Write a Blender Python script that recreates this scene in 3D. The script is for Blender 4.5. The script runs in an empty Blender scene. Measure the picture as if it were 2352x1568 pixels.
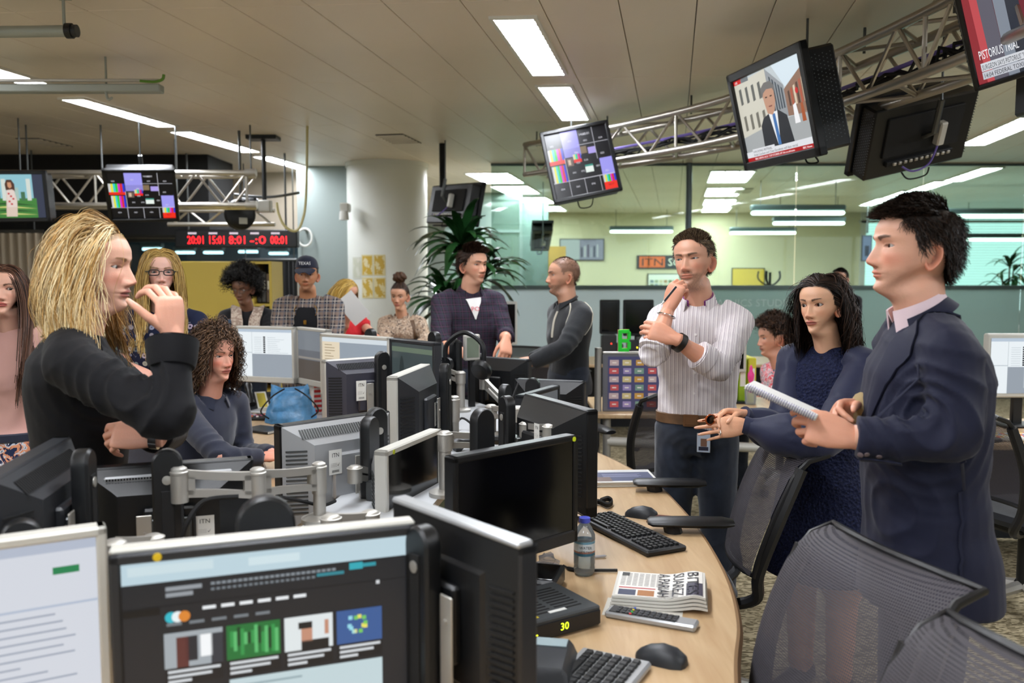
import bpy, bmesh, math, random
import numpy as np
from mathutils import Vector, Matrix
PI = math.pi
sc = bpy.context.scene
COL = sc.collection
# == camera
FPX = 2000.0
EYE = Vector((0.0, 0.0, 1.6))
PITCH = math.atan(159.0 / FPX)
cam_d = bpy.data.cameras.new('camera')
cam = bpy.data.objects.new('camera', cam_d)
COL.objects.link(cam)
cam.location = EYE
cam.rotation_euler = (PI / 2 - PITCH, 0, 0)
cam_d.sensor_width = 36.0
cam_d.lens = 36.0 * FPX / 2352.0
cam_d.clip_start = 0.05
cam_d.clip_end = 100
cam_d.dof.use_dof = True
cam_d.dof.focus_distance = 3.1
cam_d.dof.aperture_fstop = 3.2
sc.camera = cam
# == world / exposure
wd = bpy.data.worlds.new('world')
sc.world = wd
wd.use_nodes = True
wd.node_tree.nodes['Background'].inputs[0].default_value = (0.88, 0.94, 1.0, 1)
wd.node_tree.nodes['Background'].inputs[1].default_value = 0.8
sc.view_settings.view_transform = 'Standard'
sc.view_settings.look = 'None'
sc.view_settings.gamma = 1.0
sc.view_settings.use_curve_mapping = False
sc.view_settings.exposure = 0.82
LAMP = 32.0
try:
 sc.cycles.max_bounces = 7
 sc.cycles.transparent_max_bounces = 14
 sc.cycles.sample_clamp_indirect = 6.0
 sc.cycles.caustics_reflective = False
 sc.cycles.caustics_refractive = False
except Exception:
 pass
# == pixel -> point
CP, SP = math.cos(PITCH), math.sin(PITCH)
def ray(px, py):
 x = (px - 1176.0) / FPX
 y = (784.0 - py) / FPX
 return Vector((x, CP + y * SP, -SP + y * CP))
def at(px, py, d):
 r = ray(px, py)
 return EYE + r * (d / r.y)
def onz(px, py, z):
 r = ray(px, py)
 return EYE + r * ((z - EYE.z) / r.z)
# == colours, materials
def lin(c):
 if isinstance(c, str):
  c = c.lstrip('#')
  c = [int(c[i:i + 2], 16) / 255.0 for i in (0, 2, 4)]
 return tuple((v / 12.92) if v <= 0.04045 else ((v + 0.055) / 1.055) ** 2.4 for v in c[:3])
MATS = {}
def nd(nt, typ, **kw):
 n = nt.nodes.new(typ)
 for k, v in kw.items():
  setattr(n, k, v)
 return n
def pmat(name, color='#808080', rough=0.5, metal=0.0, attr=False, noise=None, bump=None, spec=0.5, sheen=0.0, alpha=None, emit=None, trans=0.0, ior=1.45, sss=0.0, coat=0.0):
 """principled material; noise=(scale, amount) mottles the colour; bump=(scale, strength, stretch)"""
 if name in MATS:
  return MATS[name]
 m = bpy.data.materials.new(name)
 m.use_nodes = True
 nt = m.node_tree
 b = nt.nodes['Principled BSDF']
 L = nt.links.new
 b.inputs['Roughness'].default_value = rough
 b.inputs['Metallic'].default_value = metal
 b.inputs['Specular IOR Level'].default_value = spec
 b.inputs['IOR'].default_value = ior
 if trans: b.inputs['Transmission Weight'].default_value = trans
 if sheen: b.inputs['Sheen Weight'].default_value = sheen
 if coat: b.inputs['Coat Weight'].default_value = coat
 if sss:
  b.inputs['Subsurface Weight'].default_value = sss
  b.inputs['Subsurface Radius'].default_value = (0.012, 0.004, 0.002)
  b.inputs['Subsurface Scale'].default_value = 0.6
 if alpha is not None: b.inputs['Alpha'].default_value = alpha
 src = None
 if attr:
  a = nd(nt, 'ShaderNodeAttribute', attribute_name='Col')
  src = a.outputs['Color']
 else:
  b.inputs['Base Color'].default_value = (*lin(color), 1)
 if noise or bump:
  tc = nd(nt, 'ShaderNodeTexCoord')
 if noise:
  n = nd(nt, 'ShaderNodeTexNoise')
  n.inputs['Scale'].default_value = noise[0]
  n.inputs['Detail'].default_value = 4
  L(tc.outputs['Object'], n.inputs['Vector'])
  mr = nd(nt, 'ShaderNodeMapRange')
  mr.inputs['From Min'].default_value = 0.3; mr.inputs['From Max'].default_value = 0.7
  mr.inputs['To Min'].default_value = 1 - noise[1]; mr.inputs['To Max'].default_value = 1 + noise[1]
  L(n.outputs['Fac'], mr.inputs['Value'])
  mx = nd(nt, 'ShaderNodeVectorMath', operation='SCALE')
  if src is not None: L(src, mx.inputs[0])
  else: mx.inputs[0].default_value = lin(color)
  L(mr.outputs['Result'], mx.inputs['Scale'])
  src = mx.outputs['Vector']
 if src is not None:
  if emit and attr: b.inputs['Base Color'].default_value = (.006, .006, .007, 1)
  else: L(src, b.inputs['Base Color'])
 if bump:
  n = nd(nt, 'ShaderNodeTexNoise')
  n.inputs['Scale'].default_value = bump[0]
  n.inputs['Detail'].default_value = 3
  mp = nd(nt, 'ShaderNodeMapping')
  if len(bump) > 2: mp.inputs['Scale'].default_value = bump[2]
  L(tc.outputs['Object'], mp.inputs['Vector'])
  L(mp.outputs['Vector'], n.inputs['Vector'])
  bp = nd(nt, 'ShaderNodeBump')
  bp.inputs['Strength'].default_value = bump[1]
  bp.inputs['Distance'].default_value = 0.01
  L(n.outputs['Fac'], bp.inputs['Height'])
  L(bp.outputs['Normal'], b.inputs['Normal'])
 if emit:
  b.inputs['Emission Strength'].default_value = emit
  if attr: L(src, b.inputs['Emission Color'])
  else: b.inputs['Emission Color'].default_value = (*lin(color), 1)
 MATS[name] = m
 return m
def glassmat(name, tint='#e8f4f0', refl=0.06, rough=0.0, haze=0.0, hazecol='#a8b8b0'):
 """thin sheet glass: clear with fresnel reflection; haze adds a frosted film or a painted highlight"""
 if name in MATS: return MATS[name]
 m = bpy.data.materials.new(name); m.use_nodes = True
 nt = m.node_tree; nt.nodes.clear(); L = nt.links.new
 out = nd(nt, 'ShaderNodeOutputMaterial')
 tr = nd(nt, 'ShaderNodeBsdfTransparent'); tr.inputs[0].default_value = (*lin(tint), 1)
 gl = nd(nt, 'ShaderNodeBsdfGlossy'); gl.inputs['Roughness'].default_value = rough
 fr = nd(nt, 'ShaderNodeFresnel'); fr.inputs['IOR'].default_value = 1.5
 mx = nd(nt, 'ShaderNodeMixShader')
 L(fr.outputs[0], mx.inputs[0]); L(tr.outputs[0], mx.inputs[1]); L(gl.outputs[0], mx.inputs[2])
 last = mx
 if haze:
  df = nd(nt, 'ShaderNodeBsdfDiffuse'); df.inputs[0].default_value = (*lin(hazecol), 1)
  tl = nd(nt, 'ShaderNodeBsdfTranslucent'); tl.inputs[0].default_value = (*lin(hazecol), 1)
  ad = nd(nt, 'ShaderNodeMixShader'); ad.inputs[0].default_value = 0.5
  L(df.outputs[0], ad.inputs[1]); L(tl.outputs[0], ad.inputs[2])
  m2 = nd(nt, 'ShaderNodeMixShader'); m2.inputs[0].default_value = haze
  L(mx.outputs[0], m2.inputs[1]); L(ad.outputs[0], m2.inputs[2])
  last = m2
 L(last.outputs[0], out.inputs[0])
 MATS[name] = m
 return m
# == mesh builder
class MB:
 def __init__(s, col=(0.5, 0.5, 0.5)):
  s.v = []; s.f = []; s.c = []; s.mi = []; s.col = lin(col) if isinstance(col, str) else col; s.m = 0; s.M = Matrix.Identity(4)
 def setcol(s, c): s.col = lin(c) if isinstance(c, str) else c; return s
 def addv(s, pts):
  o = len(s.v)
  for p in pts:
   q = s.M @ Vector(p); s.v.append((q.x, q.y, q.z)); s.c.append(s.col)
  return o
 def addf(s, faces, o=0):
  for f in faces: s.f.append([i + o for i in f]); s.mi.append(s.m)
 def raw(s, v, f, c=None, xf=True):
  """numpy vertices and faces"""
  o = len(s.v)
  if xf and s.M != Matrix.Identity(4):
   A = np.array(s.M); v = v @ A[:3, :3].T + A[:3, 3]
  s.v.extend(map(tuple, v.tolist()))
  if c is None: s.c.extend([s.col] * len(v))
  else: s.c.extend(map(tuple, c.tolist()) if hasattr(c, 'tolist') else c)
  s.f.extend([[i + o for i in q] for q in (f.tolist() if hasattr(f, 'tolist') else f)])
  s.mi.extend([s.m] * len(f))
 def box(s, c, d, b=0.0, taper=None):
  """box centred c, size d, chamfer b; taper=(sx,sy) scales the +z end"""
  x, y, z = d[0] / 2, d[1] / 2, d[2] / 2
  b = min(b, 0.45 * min(d))
  P = []
  if b <= 0:
   for k in (-1, 1):
    tx, ty = (taper if (taper and k > 0) else (1, 1))
    for i, j in ((-1, -1), (1, -1), (1, 1), (-1, 1)): P.append((c[0] + i * x * tx, c[1] + j * y * ty, c[2] + k * z))
   o = s.addv(P)
   s.addf([(3, 2, 1, 0), (4, 5, 6, 7), (0, 1, 5, 4), (1, 2, 6, 5), (2, 3, 7, 6), (3, 0, 4, 7)], o)
   return s
  idx = {}
  for i in (-1, 1):
   for j in (-1, 1):
    for k in (-1, 1):
     tx, ty = (taper if (taper and k > 0) else (1, 1))
     for a in range(3):
      q = [i * x, j * y, k * z]
      for e in range(3):
       if e != a: q[e] -= (i, j, k)[e] * b
      idx[(i, j, k, a)] = len(P)
      P.append((c[0] + q[0] * tx, c[1] + q[1] * ty, c[2] + q[2]))
  o = s.addv(P); F = []
  for a in range(3):
   for sg in (-1, 1):
    ot = [e for e in range(3) if e != a]
    quad = []
    for p, q in ((-1, -1), (1, -1), (1, 1), (-1, 1)):
     k = [0, 0, 0]; k[a] = sg; k[ot[0]] = p; k[ot[1]] = q
     quad.append(idx[(*k, a)])
    F.append(quad if (sg > 0) == (a != 1) else quad[::-1])
  for a in range(3):
   ot = [e for e in range(3) if e != a]
   for p in (-1, 1):
    for q in (-1, 1):
     k0 = [0, 0, 0]; k0[ot[0]] = p; k0[ot[1]] = q
     k1 = list(k0); k0[a] = -1; k1[a] = 1
     F.append([idx[(*k0, ot[0])], idx[(*k1, ot[0])], idx[(*k1, ot[1])], idx[(*k0, ot[1])]])
  for i in (-1, 1):
   for j in (-1, 1):
    for k in (-1, 1):
     F.append([idx[(i, j, k, 0)], idx[(i, j, k, 1)], idx[(i, j, k, 2)]])
  s.addf(F, o)
  return s
 def tube(s, path, r, n=8, caps=True, closed=False):
  """round tube along a path; r number or list"""
  pts = [Vector(p) for p in path]
  N = len(pts)
  rr = r if isinstance(r, (list, tuple)) else [r] * N
  rings = []
  prev = None
  for i, p in enumerate(pts):
   if closed: t = (pts[(i + 1) % N] - pts[i - 1])
   else: t = (pts[min(i + 1, N - 1)] - pts[max(i - 1, 0)])
   if t.length < 1e-9: t = Vector((0, 0, 1))
   t.normalize()
   if prev is None:
    a = Vector((0, 0, 1)) if abs(t.z) < 0.9 else Vector((1, 0, 0))
    u = t.cross(a).normalized()
   else:
    u = (prev - t * prev.dot(t))
    u = u.normalized() if u.length > 1e-6 else t.orthogonal().normalized()
   prev = u
   w = t.cross(u)
   rings.append([p + (u * math.cos(2 * PI * k / n) + w * math.sin(2 * PI * k / n)) * rr[i] for k in range(n)])
  o = s.addv([q for rg in rings for q in rg])
  F = []
  for i in range(N - 1 + (1 if closed else 0)):
   a, b = i * n, ((i + 1) % N) * n
   for k in range(n): F.append((a + k, a + (k + 1) % n, b + (k + 1) % n, b + k))
  if caps and not closed:
   F.append(tuple(range(n))[::-1]); F.append(tuple((N - 1) * n + k for k in range(n)))
  s.addf(F, o)
  return s
 def cyl(s, a, b, r, r2=None, n=16): return s.tube([a, b], [r, r if r2 is None else r2], n)
 def loft(s, rings, caps=True, closed=True):
  n = len(rings[0])
  o = s.addv([q for rg in rings for q in rg]); F = []
  for i in range(len(rings) - 1):
   for k in range(n if closed else n - 1):
    F.append((o + i * n + k, o + i * n + (k + 1) % n, o + (i + 1) * n + (k + 1) % n, o + (i + 1) * n + k))
  if caps:
   F.append([o + k for k in range(n)][::-1]); F.append([o + (len(rings) - 1) * n + k for k in range(n)])
  s.addf(F)
  return s
 def lathe(s, prof, n=20, c=(0, 0, 0), ax='z'):
  R = []
  for r, z in prof:
   R.append([(c[0] + r * math.cos(2 * PI * k / n), c[1] + r * math.sin(2 * PI * k / n), c[2] + z) for k in range(n)])
  return s.loft(R)
 def prism(s, poly, z0, z1):
  n = len(poly)
  o = s.addv([(x, y, z0) for x, y in poly] + [(x, y, z1) for x, y in poly])
  s.addf([tuple(range(n))[::-1], tuple(range(n, 2 * n))] + [(k, (k + 1) % n, n + (k + 1) % n, n + k) for k in range(n)], o)
  return s
 def ball(s, c, r, n=12, m=8):
  if not isinstance(r, (list, tuple)): r = (r, r, r)
  R = []
  for i in range(m + 1):
   t = PI * i / m; st = max(math.sin(t), 0.02)
   R.append([(c[0] + r[0] * st * math.cos(2 * PI * k / n), c[1] + r[1] * st * math.sin(2 * PI * k / n), c[2] - r[2] * math.cos(t)) for k in range(n)])
  return s.loft(R)
 def quad(s, a, b, c, d):
  o = s.addv([a, b, c, d]); s.addf([(0, 1, 2, 3)], o); return s
 def rect(s, x0, z0, x1, z1, y=0.0, col=None):
  """flat print on a plane y=const facing -y"""
  if col is not None: s.setcol(col)
  return s.quad((x0, y, z0), (x1, y, z0), (x1, y, z1), (x0, y, z1))
 def poly(s, pts, y=0.0, col=None):
  if col is not None: s.setcol(col)
  o = s.addv([(x, y, z) for x, z in pts]); s.addf([tuple(range(len(pts)))], o); return s
 def text(s, txt, x, z, h, y=0.0, col=None, w=None, align='l'):
  """flat lettering on plane y=const facing -y, cap height h"""
  if col is not None: s.setcol(col)
  V, F = glyphs(txt)
  if len(V) == 0: return s
  k = h / 0.7
  wid = V[:, 0].max()
  kx = k if w is None else w / max(wid, 1e-6)
  x0 = x if align == 'l' else (x - wid * kx / 2)
  P = np.zeros((len(V), 3)); P[:, 0] = x0 + V[:, 0] * kx; P[:, 1] = y; P[:, 2] = z + V[:, 1] * k
  s.raw(P, F)
  return s
 def mesh(s, name, smooth=0.7):
  me = bpy.data.meshes.new(name)
  me.from_pydata(s.v, [], s.f)
  return s
 def build(s, name, mats, parent=None, smooth=0.7, loc=None, attr=True):
  me = bpy.data.meshes.new(name)
  me.from_pydata(s.v, [], s.f)
  if not isinstance(mats, (list, tuple)): mats = [mats]
  for m in mats: me.materials.append(m)
  if len(mats) > 1: me.polygons.foreach_set('material_index', s.mi)
  if attr:
   ca = me.color_attributes.new('Col', 'FLOAT_COLOR', 'POINT')
   a = np.ones((len(s.v), 4), dtype=np.float32); a[:, :3] = np.array(s.c, dtype=np.float32).reshape(-1, 3)
   ca.data.foreach_set('color', a.ravel())
  me.update()
  if smooth:
   me.polygons.foreach_set('use_smooth', [True] * len(me.polygons))
   me.set_sharp_from_angle(angle=smooth)
  o = bpy.data.objects.new(name, me)
  COL.objects.link(o)
  if parent is not None: o.parent = parent
  if loc is not None: o.location = loc
  return o
_GL = {}
def glyphs(txt):
 if txt in _GL: return _GL[txt]
 cu = bpy.data.curves.new('t', 'FONT'); cu.body = txt; cu.resolution_u = 2
 ob = bpy.data.objects.new('t', cu)
 me = ob.to_mesh()
 V = np.array([v.co[:] for v in me.vertices]).reshape(-1, 3); F = [list(p.vertices) for p in me.polygons]
 ob.to_mesh_clear(); bpy.data.objects.remove(ob); bpy.data.curves.remove(cu)
 _GL[txt] = (V, F)
 return _GL[txt]
# == things
def tag(o, label=None, cat=None, group=None, kind=None):
 if label: o['label'] = label
 if cat: o['category'] = cat
 if group: o['group'] = group
 if kind: o['kind'] = kind
 return o
def thing(name, label, cat, loc=(0, 0, 0), rz=0.0, group=None, M=None):
 o = bpy.data.objects.new(name, None)
 o.empty_display_size = 0.1
 COL.objects.link(o)
 if M is not None: o.matrix_world = M
 else:
  o.location = loc; o.rotation_euler = (0, 0, rz)
 return tag(o, label, cat, group)
def struct(name, mb, mat, **kw):
 o = mb.build(name, mat, **kw)
 if kw.get('parent') is None: o['kind'] = 'structure'
 return o
def copy_tree(o, parent=None):
 c = o.copy(); COL.objects.link(c); c.parent = parent
 if parent is not None: c.matrix_parent_inverse = o.matrix_parent_inverse.copy()
 for ch in o.children: copy_tree(ch, c)
 return c
def frame(origin, x, z):
 """matrix with x axis along x and z as close to z as possible"""
 x = Vector(x).normalized(); z = Vector(z); z = (z - x * z.dot(x)).normalized(); y = z.cross(x)
 M = Matrix((x, y, z)).transposed().to_4x4(); M.translation = Vector(origin)
 return M
def smoothpath(pts, n=8, closed=False):
 """Catmull-Rom through points"""
 P = [Vector(p) for p in pts]; N = len(P); out = []
 for i in range(N if closed else N - 1):
  if closed: a, b, c, d = P[i - 1], P[i], P[(i + 1) % N], P[(i + 2) % N]
  else: a, b, c, d = P[max(i - 1, 0)], P[i], P[i + 1], P[min(i + 2, N - 1)]
  for k in range(n):
   t = k / n
   out.append(0.5 * ((2 * b) + (c - a) * t + (2 * a - 5 * b + 4 * c - d) * t * t + (3 * b - a - 3 * c + d) * t ** 3))
 if not closed: out.append(P[-1])
 return out
def smooth2(pts, n=8, closed=False): return [(p.x, p.y) for p in smoothpath([(x, y, 0) for x, y in pts], n, closed)]
def fit_rect(q, d, roll=True):
 q = np.array(q, float)
 c = q.mean(0); p0 = np.array(at(c[0], c[1], d))
 wpx = np.linalg.norm(q[1] - q[0]); hpx = np.linalg.norm(q[3] - q[0])
 X = np.array([p0[0], p0[2], 0.0, 0.1, 0.0, wpx * d / FPX, hpx * d / FPX])
 def corners(X):
  cy, sy, ct, st, cr, sr = math.cos(X[2]), math.sin(X[2]), math.cos(X[3]), math.sin(X[3]), math.cos(X[4]), math.sin(X[4])
  Rz = np.array([[cy, -sy, 0], [sy, cy, 0], [0, 0, 1]]); Rx = np.array([[1, 0, 0], [0, ct, -st], [0, st, ct]]); Ry = np.array([[cr, 0, sr], [0, 1, 0], [-sr, 0, cr]])
  R = Rz @ Rx @ Ry; w, h = X[5] / 2, X[6] / 2
  return [np.array([X[0], d, X[1]]) + R @ np.array([i * w, 0, j * h]) for i, j in ((-1, 1), (1, 1), (1, -1), (-1, -1))], R
 def proj(p):
  v = p - np.array(EYE); f = v[1] * CP - v[2] * SP; u = v[1] * SP + v[2] * CP
  return np.array([1176 + FPX * v[0] / f, 784 - FPX * u / f])
 def res(X):
  e = np.concatenate([proj(p) - a for p, a in zip(corners(X)[0], q)])
  return np.concatenate([e, [X[4] * (60 if roll else 1e5)]])
 lam = 1.0
 r = res(X)
 for _ in range(80):
  J = np.zeros((len(r), 7))
  for k in range(7):
   Y = X.copy(); Y[k] += 1e-5; J[:, k] = (res(Y) - r) / 1e-5
  st = np.linalg.solve(J.T @ J + lam * np.diag(np.diag(J.T @ J) + 1e-9), -J.T @ r)
  Y = X + st; ry = res(Y)
  if ry @ ry < r @ r: X, r, lam = Y, ry, lam * 0.5
  else: lam *= 3
 R = corners(X)[1]
 M = Matrix(R.tolist()).to_4x4(); M.translation = (X[0], d, X[1])
 return M, abs(X[5]), abs(X[6])
# == materials
M_white = pmat('white_paint', '#d6d6d0', 0.6)
M_tile = pmat('ceiling_tile_metal', '#ece2d4', 0.40, noise=(0.7, 0.05))
M_gap = pmat('ceiling_gap', '#3a362f', 0.9)
M_black = pmat('black_plastic', '#111214', 0.38, bump=(900, 0.08))
M_blackm = pmat('black_matt', '#0c0c0d', 0.8)
M_dark = pmat('charcoal_plastic', '#26282c', 0.42, bump=(700, 0.1))
M_purple = pmat('slate_plastic', '#35353f', 0.4, bump=(700, 0.1))
M_silver = pmat('silver_plastic', '#a4a6a8', 0.35, metal=0.35)
M_silver2 = pmat('pale_silver_plastic', '#c2c0b8', 0.42, metal=0.15)
M_alu = pmat('cast_aluminium', '#b4b1aa', 0.45, metal=0.7)
M_truss = pmat('truss_aluminium', '#b9b4aa', 0.38, metal=0.9)
M_steel = pmat('dark_steel', '#5a5c5c', 0.4, metal=0.8)
M_paint = pmat('printed', attr=True, rough=0.55)
M_gloss = pmat('printed_gloss', attr=True, rough=0.25)
M_screen = pmat('lit_screen', attr=True, rough=0.3, emit=0.62)
M_screen_dim = pmat('screen_off', '#050506', 0.12)
M_led = pmat('led_digits', attr=True, rough=0.4, emit=2.5)
M_wall = pmat('wall_grey_paint', '#8f9a97', 0.7)
M_wall_b = pmat('wall_beige_paint', '#b9ad9b', 0.7)
M_yellow = pmat('cream_yellow_wall', '#d8d1b0', 0.7)
M_diff = pmat('lamp_diffuser', '#f4f8ff', 0.5, emit=LAMP)
M_diff_cool = pmat('lamp_diffuser_cool', '#e6fff8', 0.5, emit=5.0)
M_blade = pmat('lamp_blade', '#8d8f8c', 0.5)
M_galv = pmat('galvanised_steel', '#a2a8a2', 0.5, metal=0.3)
M_louvre = pmat('lamp_louvre', '#e8e8e2', 0.35)
M_glass = glassmat('clear_partition_glass', '#d0dcd6')
M_frost = glassmat('frosted_partition_glass', '#b4cac4', haze=0.86, hazecol='#9db0ab', rough=0.2)
M_frost_w = glassmat('pale_frosted_glass', '#dfe6e4', haze=0.88, hazecol='#c6d0d2', rough=0.2)
ZC = 2.95
# == shell
def carpet():
 m = bpy.data.materials.new('carpet_loop_pile'); m.use_nodes = True
 nt = m.node_tree; L = nt.links.new; b = nt.nodes['Principled BSDF']; b.inputs['Roughness'].default_value = 0.95; b.inputs['Specular IOR Level'].default_value = 0.1
 tc = nd(nt, 'ShaderNodeTexCoord')
 mp = nd(nt, 'ShaderNodeMapping'); mp.inputs['Scale'].default_value = (42, 110, 1); mp.inputs['Rotation'].default_value = (0, 0, 0.25)
 L(tc.outputs['Object'], mp.inputs['Vector'])
 vo = nd(nt, 'ShaderNodeTexVoronoi'); vo.inputs['Scale'].default_value = 1.0; L(mp.outputs[0], vo.inputs['Vector'])
 no = nd(nt, 'ShaderNodeTexNoise'); no.inputs['Scale'].default_value = 3.0; no.inputs['Detail'].default_value = 5; L(tc.outputs['Object'], no.inputs['Vector'])
 cr = nd(nt, 'ShaderNodeValToRGB')
 cr.color_ramp.elements[0].position = 0.28; cr.color_ramp.elements[0].color = (*lin('#6d634c'), 1)
 cr.color_ramp.elements[1].position = 0.62; cr.color_ramp.elements[1].color = (*lin('#b5a88a'), 1)
 sp = nd(nt, 'ShaderNodeSeparateColor'); L(vo.outputs['Color'], sp.inputs[0]); L(sp.outputs[0], cr.inputs[0])
 mx = nd(nt, 'ShaderNodeMix', data_type='RGBA', blend_type='MULTIPLY'); mx.inputs[0].default_value = 0.35
 L(cr.outputs[0], mx.inputs[6]); L(no.outputs['Fac'], mx.inputs[7]); L(mx.outputs[2], b.inputs['Base Color'])
 bp = nd(nt, 'ShaderNodeBump'); bp.inputs['Strength'].default_value = 0.5; bp.inputs['Distance'].default_value = 0.004
 L(vo.outputs['Distance'], bp.inputs['Height']); L(bp.outputs[0], b.inputs['Normal'])
 return m
X0, X1, Y0, Y1 = -9.0, 13.0, -3.6, 20.0
struct('floor', MB().box(((X0 + X1) / 2, (Y0 + Y1) / 2, -0.05), (X1 - X0, Y1 - Y0, 0.1)), carpet())
ceil = struct('ceiling', MB().box(((X0 + X1) / 2, (Y0 + Y1) / 2, ZC + 0.075), (X1 - X0, Y1 - Y0, 0.12)), M_gap)
struct('wall_back', MB().box(((X0 + X1) / 2, Y0 - 0.05, .4), (X1 - X0, 0.1, .8)).box(((X0 + X1) / 2, Y0 - 0.05, 2.84), (X1 - X0, 0.1, .32)).box((-8.5, Y0 - .05, 1.5), (1, .1, 3)).box((12.5, Y0 - .05, 1.5), (1, .1, 3)), M_wall_b)
wq = struct('fill_window', MB().box((2, Y0 - .05, .82), (20, .14, .05)).box((2, Y0 - .05, 2.66), (20, .14, .05)), M_white)  # unseen windows added to lift the ceiling and soften the light
for k in range(11): MB().box((-8 + 2 * k, Y0 - .05, 1.74), (.06, .1, 1.8)).build('fill_window_mullion', M_white, wq, smooth=0)
for k in range(10): MB().box((-7 + 2 * k, Y0 - .05, 1.74), (1.94, .012, 1.8)).build('pane', glassmat('fill_window_glass', '#f0f6f6'), wq, smooth=0)
pl_ = bpy.data.lights.new('fill_window_portal', 'AREA'); pl_.shape = 'RECTANGLE'; pl_.size = 20; pl_.size_y = 1.8; pl_.cycles.is_portal = True
po_ = bpy.data.objects.new('fill_window_portal', pl_); po_.location = (2, Y0 - .12, 1.74); po_.rotation_euler = (PI / 2, 0, 0); COL.objects.link(po_)  # portal steering sky light through the added windows
struct('wall_left', MB().box((X0 - 0.05, (Y0 + Y1) / 2, 1.5), (0.1, Y1 - Y0, 3.0)), M_wall_b)
struct('wall_right', MB().box((X1 + 0.05, (Y0 + Y1) / 2, 1.5), (0.1, Y1 - Y0, 3.0)), M_wall)
struct('wall_front', MB().box(((-0.6 + 8.0) / 2, Y1 + 0.05, 1.5), (8.6, 0.1, 3.0)), M_yellow)
struct('wall_front_corner', MB().box((-5, Y1 + 0.05, 1.5), (8.8, 0.1, 3.0)), M_wall)
YB = 12.0
struct('wall_studio', MB().box(((-9 - 6.1) / 2, YB, 1.5), (2.9, 0.1, 3.0)).box((-4.3, YB, 0.78), (3.7, 0.1, 1.56)).box((-4.3, YB, 2.5), (3.7, 0.1, 0.9)), M_wall_b)
struct('wall_corridor', MB().box((-2.3, 11.3, 1.5), (0.9, 0.1, 3.0)), M_wall)
U1 = Vector((369 / FPX, 1, 0)); U1.normalize()
U2 = Vector((25176.0, -FPX, 0)); U2.normalize()
pc = [onz(1176, y, ZC) for y in (12, 182, 285)]
org = pc[1]
def uv_of(p):
 det = U1.x * U2.y - U1.y * U2.x
 dx, dy = p.x - org.x, p.y - org.y
 return (dx * U2.y - dy * U2.x) / det, (U1.x * dy - U1.y * dx) / det
TL_ = (abs(uv_of(pc[0])[0]) + abs(uv_of(pc[2])[0])) / 2
bs = [uv_of(onz(x, 176, ZC))[1] for x in (1324, 1454, 1580, 1717)]
TW_ = (bs[3] - bs[0]) / 3
B0 = bs[0] - math.floor(bs[0] / TW_) * TW_
def tile_mb(g=0.0024):
 mb = MB()
 q = [U1 * (a * (TL_ / 2 - g)) + U2 * (b * (TW_ / 2 - g)) for a, b in ((-1, -1), (1, -1), (1, 1), (-1, 1))]
 q2 = [U1 * (a * (TL_ / 2 - g - .003)) + U2 * (b * (TW_ / 2 - g - .003)) for a, b in ((-1, -1), (1, -1), (1, 1), (-1, 1))]
 mb.loft([[(p.x, p.y, 0.014) for p in q], [(p.x, p.y, 0.003) for p in q], [(p.x, p.y, 0) for p in q2]])
 return mb
tile0 = None; far_tiles = MB(); ntile = 0
cand = []
for i in range(-5, 10):
 for j in range(-34, 44):
  c = org + U1 * ((i + 0.5) * TL_) + U2 * (B0 + (j + 0.5) * TW_)
  if not (X0 < c.x < X1 and Y0 < c.y < Y1): continue
  vis = c.y > 1.2 and abs(c.x) < c.y * 0.66 + 0.4
  cand.append((0 if vis else 1, c.y, c))
cand.sort(key=lambda t: (t[0], t[1]))
tm = tile_mb()
for k, (nv, y, c) in enumerate(cand):
 z = ZC + 0.0 + random.Random(k).uniform(0, 0.0012)
 if nv == 0 and ntile < 290:
  if tile0 is None:
   o = tile0 = tm.build('tile', M_tile, parent=ceil, smooth=0)
  else:
   o = tile0.copy(); COL.objects.link(o); o.parent = ceil
  o.location = (c.x, c.y, z)
  ntile += 1
 else:
  far_tiles.M = Matrix.Translation((c.x, c.y, z)); far_tiles.raw(np.array(tm.v), tm.f); far_tiles.M = Matrix.Identity(4)
tag(far_tiles.build('far_tiles', M_tile, parent=ceil, smooth=0), kind='stuff')
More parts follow.
